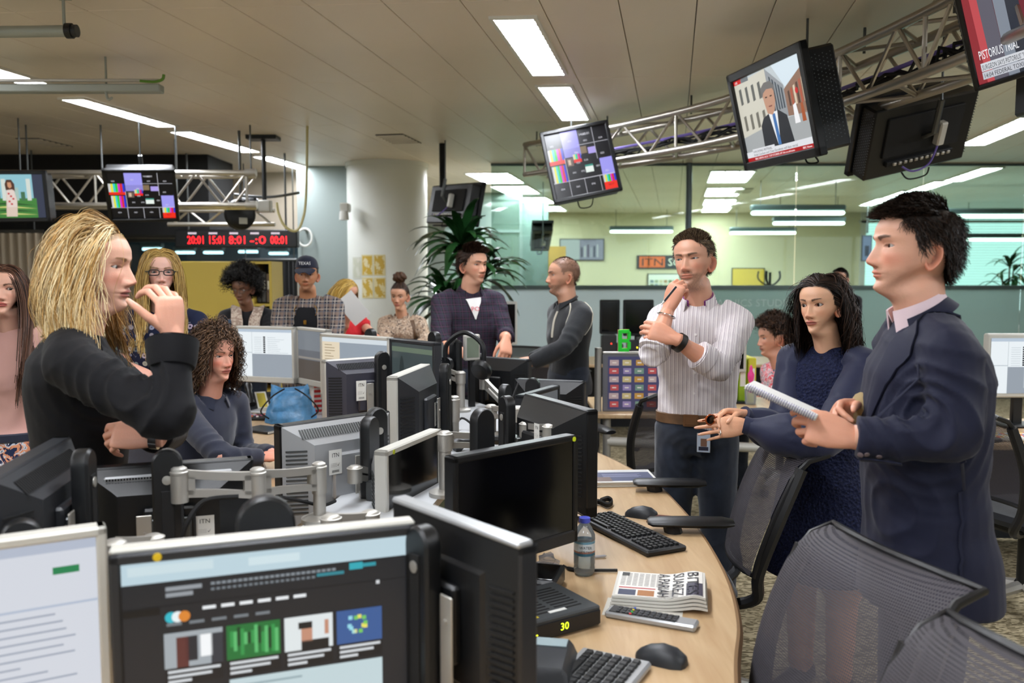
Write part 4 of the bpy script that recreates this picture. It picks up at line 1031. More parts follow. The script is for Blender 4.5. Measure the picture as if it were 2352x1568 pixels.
for i in (15, 33):
 if i + 3 < len(mid): MB().tube([mid[i] + Vector((0, 0, .0)), mid[i + 3]], .03, 4).build('socket_strip', M_y, tr1)
lp = [Vector((at(x, 403, 8.0).x, 8.0, 0)) for x in np.linspace(-130, 566, 25)]
tr2, F2_, B2_, o2 = truss('straight_truss', 'straight silver box truss behind two hanging screens by the studio wall', lp, 2.5, 2.21, -.29)
for c in ((F2_[0][-1]), (F2_[1][-1])): MB().tube([c + Vector((-.01, 0, 0)), c + Vector((.09, 0, 0))], [.036, .036], 12).build('coupler', M_alu, tr2)
# == people : library
M_skin = pmat('skin', attr=True, rough=0.48, sss=0.12, bump=(260, 0.06))
M_eye = pmat('eye', attr=True, rough=0.08, spec=0.6)
M_hair = pmat('hair', attr=True, rough=0.5, spec=0.28)
def sm(x, a, b):
 t = np.clip((x - a) / (b - a), 0, 1); return t * t * (3 - 2 * t)
def sinterp(z, xs, ys, w=0.006):
 g = np.linspace(min(xs) - .02, max(xs) + .02, 700); y = np.interp(g, xs, ys)
 k = np.exp(-0.5 * (np.arange(-40, 41) * (g[1] - g[0]) / w) ** 2); k /= k.sum()
 y = np.convolve(np.pad(y, 40, mode='edge'), k, 'valid')
 return np.interp(z, g, y)
def g2(x, z, cx, cz, sx, sz): return np.exp(-((x - cx) / sx) ** 2 - ((z - cz) / sz) ** 2)
HZ = np.array([-.125, -.09, -.05, -.025, -.010, 0.0, .010, .02, .033, .05, .066, .09, .115, .135, .16, .185, .203, .216, .223, .2255])
HWm = np.array([.066, .060, .057, .056, .052, .036, .040, .046, .053, .060, .064, .0685, .071, .0735, .0755, .0695, .056, .037, .018, .0])
HWf = np.array([.058, .050, .047, .046, .044, .030, .034, .040, .0475, .0555, .0605, .0665, .070, .0725, .0745, .0690, .056, .037, .018, .0])
HF = np.array([-.010, -.022, -.030, -.035, -.050, -.074, -.0835, -.0845, -.081, -.084, -.0850, -.086, -.086, -.0905, -.0890, -.0760, -.0560, -.030, -.008, .008])
HB = np.array([.105, .094, .082, .076, .074, .073, .072, .072, .073, .078, .084, .093, .1005, .103, .100, .087, .068, .045, .024, .010])
HT = np.array([.15, .2, .35, .5, .58, .60, .58, .52, .44, .34, .24, .10, 0, 0, 0, 0, 0, 0, 0, 0])
def skc(h): return np.clip(np.array(lin(h)) * np.array([1.10, 1.17, 1.24]), 0, .95)
class Head:
 def __init__(s, sex='m', skin='#c99a7c', hair='#2a1c14', lips=None, eye='#4a3524', brow=None, stubble=0.0, wide=1.0, nose=1.0, nosew=1.0, jaw=1.0, open_=1.0, mouth=0.0, gaze=(0, 0), blush=.35, lash=.6, browz=0.0, hairmask=None, res=1.0, scalp=True, chin=0.0):
  s.sex = sex; s.wide = wide; s.jaw = jaw
  s.HW = (HWm if sex == 'm' else HWf)
  nc = int(104 * res); u = np.arange(nc) / nc
  th = 2 * PI * u - 0.72 * np.sin(2 * PI * u)
  zr = np.concatenate([np.linspace(-.125, -.02, max(5, int(8 * res)), endpoint=False), np.linspace(-.02, .02, max(6, int(14 * res)), endpoint=False), np.linspace(.02, .142, int(58 * res), endpoint=False), np.linspace(.142, .2253, max(9, int(20 * res)))])
  s.zr = zr; s.th = th
  Z, T = np.meshgrid(zr, th, indexing='ij')
  x, y, z = s.base(T, Z)
  fw = sm(-y, .0, .045)
  if sex == 'm': browd, nosek = .0045, 1.0
  else: browd, nosek = .0015, .86
  ax = np.abs(x)
  d = np.zeros_like(x)
  nz = nose * nosek
  hz = sinterp(z, [.055, .062, .0655, .069, .075, .080, .090, .104, .116, .128, .14], [0, .0005, .006, .017, .0255, .0258, .0205, .0125, .0055, .002, 0], .0016) * nz
  sg = np.interp(z, [.06, .068, .08, .09, .105, .12, .135], [.0155, .0145, .0125, .0105, .009, .0085, .014]) * nosew
  d += hz * np.exp(-(ax / sg) ** 2.2)
  d += .0095 * g2(ax, z, .0135 * nosew, .0735, .0068, .0075) * nz
  d -= .006 * g2(ax, z, .0085 * nosew, .0645, .0042, .0028)
  d -= .0115 * g2(ax, z, .031, .1165, .0185, .0125)
  d -= .0045 * g2(ax, z, .0155, .118, .007, .012)
  d += browd * g2(ax, z, .026, .1345 + browz, .022, .007) + browd * .6 * g2(ax, z, .0, .134, .012, .008)
  d += .0045 * g2(ax, z, .043, .088, .018, .018)
  d += .002 * g2(ax, z, .030, .062, .016, .016)
  d -= .0018 * g2(ax, z, .027, .058, .006, .012)
  d += .006 * g2(ax, z, 0, .051, .030, .012)
  mo = mouth
  fl = 1.0 if sex == 'm' else 1.35
  d += .0042 * fl * g2(ax, z, .004, .0525 + mo * .2, .017, .0034) + .0052 * fl * g2(ax, z, 0, .0425 - mo * .6, .0155, .0042)
  d -= (.0035 + mo * .9) * g2(ax, z, 0, .0475 - mo * .2, .022, .0014 + mo * .45)
  d -= .0028 * g2(ax, z, 0, .0335, .018, .005)
  d -= .0012 * g2(ax, z, 0, .060, .003, .005)
  d += (.0045 + chin) * g2(ax, z, 0, .0145, .017, .010)
  hh = (.0056 if sex == 'f' else .0050) * open_
  ex_, ez_ = .0315, .1145
  dx = (ax - ex_) / .0150; up = (z - ez_) > 0
  dz = (z - ez_ - .0006 * dx) / np.where(up, hh * 1.12, hh * .85)
  mk = 1 - dx ** 2 - dz ** 2 * (1 / np.clip(1 - .35 * dx ** 2, .3, 1)) ** 2
  d += .0062 * np.exp(-(dx / 1.25) ** 2 - ((z - ez_) / .0095) ** 2)
  d += .0012 * g2(ax, z, ex_, ez_ + .0115, .015, .003) 
  d -= .0015 * g2(ax, z, ex_, ez_ + .0078, .013, .0016)
  d -= .0075 * sm(mk, .0, .16)
  y2 = y - d * fw
  x2 = x.copy()
  P = np.stack([x2, y2, z], -1)
  nr = len(zr)
  V = P.reshape(-1, 3)
  ii, kk = np.meshgrid(np.arange(nr - 1), np.arange(nc), indexing='ij')
  a = ii * nc + kk; b = ii * nc + (kk + 1) % nc
  F = np.stack([a, b, b + nc, a + nc], -1).reshape(-1, 4)
  sk = skc(skin); C = np.tile(sk, (nr, nc, 1)).astype(float)
  def blend(mask, col): 
   nonlocal C
   m = np.clip(mask, 0, 1)[..., None]; C = C * (1 - m) + np.array(col) * m
  red = sk * np.array([1.06, .68, .64])
  blend(blush * (g2(ax, z, .042, .083, .02, .018)) * fw, red); blend(blush * 1.1 * g2(ax, z, 0, .075, .014, .012) * fw, red)
  blend(.25 * g2(ax, z, .031, .105, .016, .006) * fw, sk * .72)
  lipc = np.array(lin(lips)) if lips else sk * np.array([.92, .50, .48])
  lw = .0245
  lipm = sm(1 - (ax / lw) ** 2 - ((z - (.0535 - .004 * (ax / lw) ** 2) + .0022) / .0072) ** 2, 0, .35) * (z > .0472) + sm(1 - (ax / lw) ** 2 - ((z - .0445 + .5 * mo) / (.0075 + mo * .4)) ** 2, 0, .35) * (z <= .0472)
  blend(lipm * fw * (.85 if sex == 'f' else .6), lipc)
  blend(.85 * np.exp(-((z - .0474 + mo * .2) / (.0011 + mo * .4)) ** 2) * sm(.0235 - ax, 0, .004) * fw, lipc * .22)
  hc = np.array(lin(hair)); bc = np.array(lin(brow)) if brow else hc
  if stubble:
   st_ = sm(.062 - z, 0, .012) * sm(ax, -.02, .012) + sm(.066 - z, 0, .004) * (ax < .024); st_ = np.clip(st_, 0, 1) * sm(z, -.03, -.005)
   st_ = np.maximum(st_, sm(y, -.06, -.02) * sm(.10 - z, 0, .02) * sm(z, -.01, .01) * sm(.03 - y, 0, .03)); st_ *= (1 - lipm)
   rn = np.random.default_rng(3).uniform(.55, 1.15, x.shape)
   blend(stubble * st_ * rn * fw, hc * .9 + sk * .1)
  bx = np.clip((ax - .012) / .036, 0, 1); bzc = .1315 + browz + .0055 * np.sin(bx * PI * .72)
  bth = (.0038 if sex == 'm' else .0030) * (1.1 - .6 * bx)
  bm = sm(1 - ((z - bzc) / (bth * 1.5)) ** 2, 0, .5) * sm(ax, .0105, .014) * sm(.048 - ax, 0, .006)
  blend(bm * fw * .82, bc)
  lm = np.exp(-((mk + .06) / .17) ** 2) * np.where(up, 1.0, .35) * lash
  blend(lm * fw, np.array((.02, .013, .01))); blend(sm(mk, .1, .3) * fw, np.array((.25, .1, .08)))
  blend(.7 * g2(ax, z, .0085 * nosew, .0645, .0045, .0025) * fw, sk * .15)
  s.hm = hairmask if hairmask else default_hairmask
  s.skin = skin
  if scalp: blend(s.hm(x, y, z), hc * .75)
  s.V, s.F, s.C = V, F, C.reshape(-1, 3)
  s.eyes = []
  er = .0121
  for sg_ in (-1, 1):
   i = np.argmin((z - ez_) ** 2 + (x - sg_ * ex_) ** 2 + np.where(y > 0, 9, 0)); iy = np.unravel_index(i, z.shape)
   ys = y[iy] - (d[iy] + .0075) * fw[iy]
   c = np.array([sg_ * ex_ * .99, ys + er + .0010, ez_])
   gd = np.array([math.sin(gaze[0]), -math.cos(gaze[0]) * math.cos(gaze[1]), math.sin(gaze[1])]); gd /= np.linalg.norm(gd)
   s.eyes.append(eyeball(c, er, gd, eye, lash))
  s.ears = [ear(sg_, s) for sg_ in (-1, 1)]
 def base(s, T, Z):
  w = sinterp(Z, HZ, s.HW, .004) * s.wide
  jw = 1 + (s.jaw - 1) * np.exp(-((Z - .03) / .035) ** 2); w = w * jw
  f = sinterp(Z, HZ, HF, .0045); b = sinterp(Z, HZ, HB, .006); t = sinterp(Z, HZ, HT, .006)
  c = np.interp(Z, [-.125, -.05, 0, .05, .1, .16, .2255], [.045, .025, .0, .002, .006, .010, .009])
  c = np.minimum(np.maximum(c, f + .012), b - .002)
  cs, sn = np.cos(T), np.sin(T)
  e = np.interp(Z, [-.03, 0, .03, .08, .15, .2], [1.0, .95, .92, .86, .86, .95])
  x = w * np.sign(sn) * np.abs(sn) ** e
  y = np.where(cs > 0, c - (c - f) * np.abs(cs) ** .92, c + (b - c) * np.abs(cs) ** .9)
  z = Z + t * np.clip(y - f, 0, .078)
  return x, y, z
def default_hairmask(x, y, z):
 ax = np.abs(x)
 top = sm(z - (.188 - .10 * sm(y, -.072, -.030) - 0.35 * 0), -.004, .004)
 line = np.interp(y, [-.09, -.07, -.05, -.032, -.018, -.004, .012, .034, .048, .062, .11], [.19, .185, .172, .150, .108, .128, .134, .130, .085, .055, .035])
 return sm(z - line, -.003, .004)
def eyeball(c, r, g, iris, lash):
 a = np.array([0, 0, 1.0]); u = np.cross(g, a); u /= np.linalg.norm(u); v = np.cross(u, g)
 angs = [0, .19, .21, .37, .52, .56, .75, 1.1, 1.5, 2.2]; n = 18; V = []; C = []
 ic = np.array(lin(iris))
 for k, an in enumerate(angs):
  col = (.008, .008, .008) if an < .20 else (ic * (.7 if an < .45 else .4) if an < .54 else np.array((.42, .39, .37)) * (1 if an < 1 else .8))
  for q in range(n):
   ph = 2 * PI * q / n
   V.append(c + r * (g * math.cos(an) + (u * math.cos(ph) + v * math.sin(ph)) * math.sin(an))); C.append(col)
 F = [[k * n + q, k * n + (q + 1) % n, (k + 1) * n + (q + 1) % n, (k + 1) * n + q] for k in range(len(angs) - 1) for q in range(n)]
 return np.array(V), F, np.array(C)
def ear(sg, s):
 nr_, nt = 9, 26; V = []; C = []
 sk = skc(s.skin)
 w = float(sinterp(np.array([.09]), HZ, s.HW, .004)[0]) * s.wide
 rr = np.linspace(0, 1, nr_)
 def pt(r, a, back):
  hx, hz_ = .0175, .0320
  ey, ez = math.cos(a) * hx * r, math.sin(a) * hz_ * r
  if math.sin(a) < 0: ey *= 1 - .35 * abs(math.sin(a)) ** 2
  ey += .006 * (ez / .032)
  rim = math.exp(-((r - .86) / .13) ** 2); con = math.exp(-((r - .35) / .3) ** 2)
  el = .004 + .0075 * rim - .006 * con + .0055 * (math.cos(a) * r) 
  anti = math.exp(-((r - .58) / .1) ** 2) * (1 if math.cos(a) > -.3 else .2); el += .003 * anti
  if back: el = -.002 + .004 * math.cos(a) * r
  return ey, ez, el, rim, con
 base = np.array([sg * (w - .002), .016, .090]); tilt = .42
 for back in (0, 1):
  for r in rr:
   for q in range(nt):
    a = 2 * PI * q / nt; ey, ez, el, rim, con = pt(r, a, back)
    o = np.array([el * math.cos(tilt) + ey * math.sin(tilt) * 1.0, ey * math.cos(tilt) - el * math.sin(tilt) * .3, ez])
    V.append(base + np.array([sg * o[0], o[1], o[2]]))
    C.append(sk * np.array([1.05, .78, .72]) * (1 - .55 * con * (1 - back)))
 n0 = nr_ * nt; F = []
 for bk in (0, 1):
  for k in range(nr_ - 1):
   for q in range(nt):
    f = [bk * n0 + k * nt + q, bk * n0 + k * nt + (q + 1) % nt, bk * n0 + (k + 1) * nt + (q + 1) % nt, bk * n0 + (k + 1) * nt + q]
    F.append(f if (bk == 0) == (sg > 0) else f[::-1])
 for q in range(nt):
  a = (nr_ - 1) * nt + q; b = (nr_ - 1) * nt + (q + 1) % nt; F.append([a, b, n0 + b, n0 + a])
 return np.array(V), F, np.array(C)
# == hair strands ---------------------------------------------------------------
def strands(head, N, L, seg, rad, col, seed, root=None, d0=None, grav=.25, lift=(.004, .016), curl=0.0, freq=0.0, jit=.1, colvar=.3, tip=None, attract=None, gfwd=0.0, torso=True, sides=2, wave=0.0, taper=.35, rootcol=None, Lvar=.15, stiff=1.0, shoulder_z=-.175):
 R = np.random.default_rng(seed)
 M = N * 8
 T = R.uniform(0, 2 * PI, M); Z = R.uniform(-.02, .2253, M) ** 1.0; Z = np.where(R.uniform(size=M) < .35, .2253 - (.2253 - .17) * R.uniform(size=M) ** 2, Z)
 x, y, z = head.base(T, Z)
 m = (root or head.hm)(x, y, z) > R.uniform(.3, .9, M)
 idx = np.where(m)[0][:N]; p = np.stack([x, y, z], -1)[idx]; N = len(p)
 if N == 0: return np.zeros((0, 3)), np.zeros((0, 4), int), np.zeros((0, 3))
 root_p = p.copy()
 c0 = np.array([0, .008, .125]); rad_h = np.array([.076, .098, .102])
 nrm = (p - c0) / rad_h ** 2; nrm /= np.linalg.norm(nrm, axis=1)[:, None]
 d = d0(p, nrm, R) if d0 else nrm.copy()
 d = d + R.normal(0, jit, d.shape); d /= np.linalg.norm(d, axis=1)[:, None]
 off = R.uniform(lift[0], lift[1], N)
 Ls = L * (1 + R.uniform(-Lvar, Lvar, N)); st = (Ls / seg)[:, None]
 path = [p.copy()]
 for k in range(seg):
  g = np.zeros_like(d); g[:, 2] = -1
  if gfwd: g[:, 1] = -gfwd * np.clip((.09 - p[:, 2]) / .1, 0, 1)
  gg = grav if np.isscalar(grav) else grav(p, k)
  if not np.isscalar(gg): gg = gg[:, None]
  d = d * (1 - gg) + g * gg
  if attract is not None:
   A, wgt = attract; v = np.array(A) - p; dist = np.linalg.norm(v, axis=1)[:, None]; d = d * (1 - wgt) + v / np.maximum(dist, 1e-4) * wgt
  if wave: d = d + wave * np.stack([np.sin(k * 1.1 + off * 900), np.cos(k * .9 + off * 700), 0 * off], -1)
  d /= np.linalg.norm(d, axis=1)[:, None]
  p = p + d * st
  lo = off * min(1, (k + 1) / 3)
  def push(p, c, r):
   q = (p - c) / (r + lo[:, None]); l = np.linalg.norm(q, axis=1); ins = l < 1
   p2 = p.copy(); p2[ins] = c + (p[ins] - c) / l[ins][:, None]
   return p2
  p = push(p, c0, rad_h); p = push(p, np.array([0, -.02, .07]), np.array([.062, .070, .085]))
  p = push(p, np.array([0, .03, -.03]), np.array([.055, .055, .12]))
  if torso:
   p = push(p, np.array([0, .04, shoulder_z - .10]), np.array([.20, .115, .10])); p = push(p, np.array([0, .035, shoulder_z - .28]), np.array([.18, .13, .30]))
  path.append(p.copy())
  dd = p - path[-2]; d = d * .35 + .65 * dd / np.maximum(np.linalg.norm(dd, axis=1)[:, None], 1e-6)
 A = np.stack(path, 1)
 S = A.shape[1]
 t = np.linspace(0, 1, S)
 tan = np.gradient(A, axis=1); tan /= np.maximum(np.linalg.norm(tan, axis=2)[..., None], 1e-9)
 ref = np.array([.3, .9, .2]); ref /= np.linalg.norm(ref)
 u = np.cross(tan, ref); u /= np.maximum(np.linalg.norm(u, axis=2)[..., None], 1e-6); v = np.cross(tan, u)
 if curl:
  ph = R.uniform(0, 2 * PI, N)[:, None] + 2 * PI * freq * t[None] * (1 + R.uniform(-.2, .2, N))[:, None]
  am = curl * np.clip(t * 2.2, 0, 1)[None] * (1 + R.uniform(-.4, .4, N))[:, None]
  A = A + u * (am * np.cos(ph))[..., None] + v * (am * np.sin(ph))[..., None]
  tan = np.gradient(A, axis=1); tan /= np.maximum(np.linalg.norm(tan, axis=2)[..., None], 1e-9)
  u = np.cross(tan, ref); u /= np.maximum(np.linalg.norm(u, axis=2)[..., None], 1e-6); v = np.cross(tan, u)
 rr = rad * (1 - (1 - taper) * t ** 1.5)[None, :] * (1 + R.uniform(-.3, .3, N))[:, None]
 if sides == 2:
  o = A - np.array([0, .02, 0]); o[..., 2] = np.maximum(o[..., 2] - .11, 0); o /= np.maximum(np.linalg.norm(o, axis=2)[..., None], 1e-6)
  u = np.cross(tan, o + R.normal(0, .35, (N, 1, 3))); u /= np.maximum(np.linalg.norm(u, axis=2)[..., None], 1e-6)
  V = np.stack([A - u * rr[..., None], A + u * rr[..., None]], 2).reshape(-1, 3)
  i, k = np.meshgrid(np.arange(N), np.arange(S - 1), indexing='ij'); b = (i * S + k) * 2
  F = np.stack([b, b + 1, b + 3, b + 2], -1).reshape(-1, 4)
 else:
  an = 2 * PI * np.arange(sides) / sides
  V = A[:, :, None, :] + rr[:, :, None, None] * (u[:, :, None, :] * np.cos(an)[None, None, :, None] + v[:, :, None, :] * np.sin(an)[None, None, :, None])
  V = V.reshape(-1, 3)
  i, k, q = np.meshgrid(np.arange(N), np.arange(S - 1), np.arange(sides), indexing='ij')
  b = (i * S + k) * sides
  F = np.stack([b + q, b + (q + 1) % sides, b + sides + (q + 1) % sides, b + sides + q], -1).reshape(-1, 4)
 cc = np.array(lin(col)) if not isinstance(col, list) else np.array([lin(c) for c in col])[R.integers(0, len(col), N)]
 if cc.ndim == 1: cc = np.tile(cc, (N, 1))
 cc = cc * (1 + R.uniform(-colvar, colvar, N))[:, None]
 Cs = np.tile(cc[:, None, :], (1, S, 1))
 if rootcol is not None: Cs = Cs * np.clip(t * 1.6, 0, 1)[None, :, None] + np.array(lin(rootcol)) * (1 - np.clip(t * 1.6, 0, 1))[None, :, None]
 if tip is not None: Cs = Cs * (1 - t)[None, :, None] + np.array(lin(tip)) * t[None, :, None]
 C = np.repeat(Cs.reshape(-1, 3), sides, 0)
 return V, F, C
# == remesh ---------------------------------------------------------------
def remesh(V, F, voxel, smooth_it=2):
 me = bpy.data.meshes.new('tmp'); me.from_pydata([tuple(v) for v in V], [], [list(f) for f in F]); 
 bm = bmesh.new(); bm.from_mesh(me); bmesh.ops.recalc_face_normals(bm, faces=bm.faces); bm.to_mesh(me); bm.free()
 ob = bpy.data.objects.new('tmp', me); COL.objects.link(ob)
 m = ob.modifiers.new('r', 'REMESH'); m.mode = 'VOXEL'; m.voxel_size = voxel
 if smooth_it: s_ = ob.modifiers.new('s', 'SMOOTH'); s_.factor = .5; s_.iterations = smooth_it
 dg = bpy.context.evaluated_depsgraph_get(); ev = ob.evaluated_get(dg); m2 = ev.to_mesh()
 n = len(m2.vertices); A = np.empty(n * 3); m2.vertices.foreach_get('co', A); A = A.reshape(-1, 3).copy()
 NR = np.empty(n * 3); m2.vertex_normals.foreach_get('vector', NR); NR = NR.reshape(-1, 3).copy()
 FF = [list(p.vertices) for p in m2.polygons]
 ev.to_mesh_clear(); bpy.data.objects.remove(ob); bpy.data.meshes.remove(me)
 return A, FF, NR
class Parts:
 """collects closed pieces as vertex / face lists in world space"""
 def __init__(s): s.mb = MB()
 def limb(s, pts, rad, n=14, bend=.30):
  P = [Vector(p) for p in pts]; path = []; rr = []
  for i in range(len(P)):
   if i == 0 or i == len(P) - 1: path.append(P[i]); rr.append(rad[i]); continue
   a = P[i].lerp(P[i - 1], bend); b = P[i].lerp(P[i + 1], bend); ra = rad[i] * (1 - bend) + rad[i - 1] * bend; rb = rad[i] * (1 - bend) + rad[i + 1] * bend
   for k in range(7):
    t = k / 6; path.append(a * (1 - t) ** 2 + P[i] * 2 * t * (1 - t) + b * t * t); rr.append(ra * (1 - t) ** 2 + rad[i] * 2 * t * (1 - t) + rb * t * t)
  s.mb.tube(path, rr, n); return s
 def ball(s, c, r): s.mb.ball(c, r, 14, 10); return s
 def torso(s, P, N, right, fwd, prof, n=28):
  P = Vector(P); N = Vector(N); R = []; right = Vector(right); fwd = Vector(fwd)
  for st in prof:
   t, hw, hf, hb = st[:4]; sh = st[4] if len(st) > 4 else 0
   c = P.lerp(N, t) + fwd * sh; ring = []
   for k in range(n):
    a = 2 * PI * k / n; cx, sy = math.cos(a), math.sin(a)
    ring.append(c + right * (hw * math.copysign(abs(cx) ** .82, cx)) + fwd * ((hf if sy > 0 else hb) * math.copysign(abs(sy) ** .88, sy)))
   R.append(ring)
  s.mb.loft(R); return s
 def out(s, voxel, it=3): return remesh(s.mb.v, s.mb.f, voxel, it)
def folds(V, NR, amp, seed, scale=1.0, dirs=None, elbows=(), lim=None):
 R = np.random.default_rng(seed); d = np.zeros(len(V))
 for k in range(7):
  kk = R.normal(0, 1, 3) * np.array([16, 16, 30]) * scale; q = R.normal(0, 1, 3) * 14 * scale
  d += np.sin(V @ kk + R.uniform(0, 6) + 1.6 * np.sin(V @ q + R.uniform(0, 6))) / 7 * 1.6
 kk = R.normal(0, 1, 3) * np.array([9, 9, 20]) * scale
 d = .6 * d + .7 * (1 - 2 * np.abs(np.sin(V @ kk + 1.3 * np.sin(V @ (R.normal(0, 1, 3) * 11 * scale)) + .8 * d)) ** .7) * np.clip(np.sin(V @ (R.normal(0, 1, 3) * 7)) + .2, 0, 1)
 out = amp * d
 for c, rr, a, wl in elbows:
  D = V - np.array(c); r = np.linalg.norm(D, axis=1); out += a * np.exp(-(r / rr) ** 2) * (.8 - 2 * np.abs(np.sin(PI * r / wl + 1.1 * np.sin(D @ np.array([13, 9, 15.])) + .6 * d)) ** .75)
 return V + NR * out[:, None]
# == hands ---------------------------------------------------------------
def hand(wrist, fdir, dorsal, side, size=1.0, curl=((.5, .7, .4),) * 4, thumb=(.6, .35, .2), spread=.10, voxel=.0030, forearm=None, thumb_op=.5, rad=1.0):
 """side +1 left / -1 right. curl = per finger (knuckle, middle, tip) bends in radians, index first. thumb = (out, bend, tip)"""
 Y = Vector(fdir).normalized(); Zd = Vector(dorsal); Zd = (Zd - Y * Zd.dot(Y)).normalized(); X = Y.cross(Zd)
 th = 1 if side > 0 else -1
 W = Vector(wrist); s = size
 P = Parts(); mb = P.mb
 def w(x, y, z): return W + (X * x * th + Y * y + Zd * z) * s
 R = []
 for y, hw, x0, hz, zc in ((-.035, .026, .0, .019, 0), (-.01, .027, .0, .0185, 0), (.012, .034, .001, .0175, 0), (.04, .041, .002, .0165, .001), (.068, .0415, .0015, .0145, .003), (.085, .039, .0, .012, .003), (.094, .035, 0, .008, .001)):
  R.append([w(x0 + hw * math.copysign(abs(math.cos(a)) ** .75, math.cos(a)), y, zc + hz * math.sin(a)) for a in (2 * PI * k / 16 for k in range(16))])
 mb.loft(R)
 if forearm is not None:
  mb.tube([w(0, .02, 0), w(0, -.02, 0), W.lerp(Vector(forearm), .35), W.lerp(Vector(forearm), .75), Vector(forearm)], [.018 * s, .0265 * s, .031 * s, .041 * s, .044 * s], 14)
 nails = []
 base = ((.031, .086), (.0105, .091), (-.0105, .088), (-.030, .079)); ln = ((.042, .026, .021), (.046, .029, .022), (.042, .027, .021), (.033, .020, .019)); rd = (.0092, .0094, .0089, .0078)
 for f in range(4):
  p = Vector((base[f][0], base[f][1] - .006, .001)); a = 0.0; sp = (1.5 - f) * spread
  pts = [w(*(p + Vector((0, -.022, 0)))), w(*p)]; r = rd[f] * rad
  rr = [r * .9, r * 1.06]
  for j in range(3):
   a += curl[f][j]
   dv = Vector((math.sin(sp) * math.cos(a), math.cos(sp) * math.cos(a), -math.sin(a)))
   m_ = p + dv * ln[f][j] * .5; p = p + dv * ln[f][j]
   pts += [w(*m_), w(*p)]; rr += [r * (.96 - .07 * j) * s ** 0, r * (1.0 - .12 * j)]
  rr[-1] = r * .62
  mb.tube(pts, [q * s for q in rr], 10); mb.ball(pts[-1], r * s * .64, 10, 8)
  up = Vector((-math.sin(sp) * 0, math.sin(a), math.cos(a))); nails.append((w(*(p - dv * .006 + up * r * .75)), .0058 * s))
 p = Vector((.026, .022, -.004)); o, b1, b2 = thumb
 pts = [w(.012, .012, -.002), w(*p)]; rr = [.014, .0145]
 az = o
 for j, (l, r_) in enumerate(((.040, .0118), (.032, .0100), (.026, .0085))):
  if j > 0: az -= (b1, b2)[j - 1]
  dv = Vector((math.sin(az), math.cos(az), -thumb_op * (1 + .3 * j))).normalized()
  m_ = p + dv * l * .5; p = p + dv * l; pts += [w(*m_), w(*p)]; rr += [r_ * 1.02, r_]
 rr[-1] = .0066
 mb.tube(pts, [q * s * rad for q in rr], 10); mb.ball(pts[-1], .0068 * s, 10, 8)
 nails.append((w(*(p - dv * .006 + Vector((.3, 0, .9)).normalized() * .007)), .0066 * s))
 V, F, NR = P.out(voxel, 2)
 return V, F, NR, nails
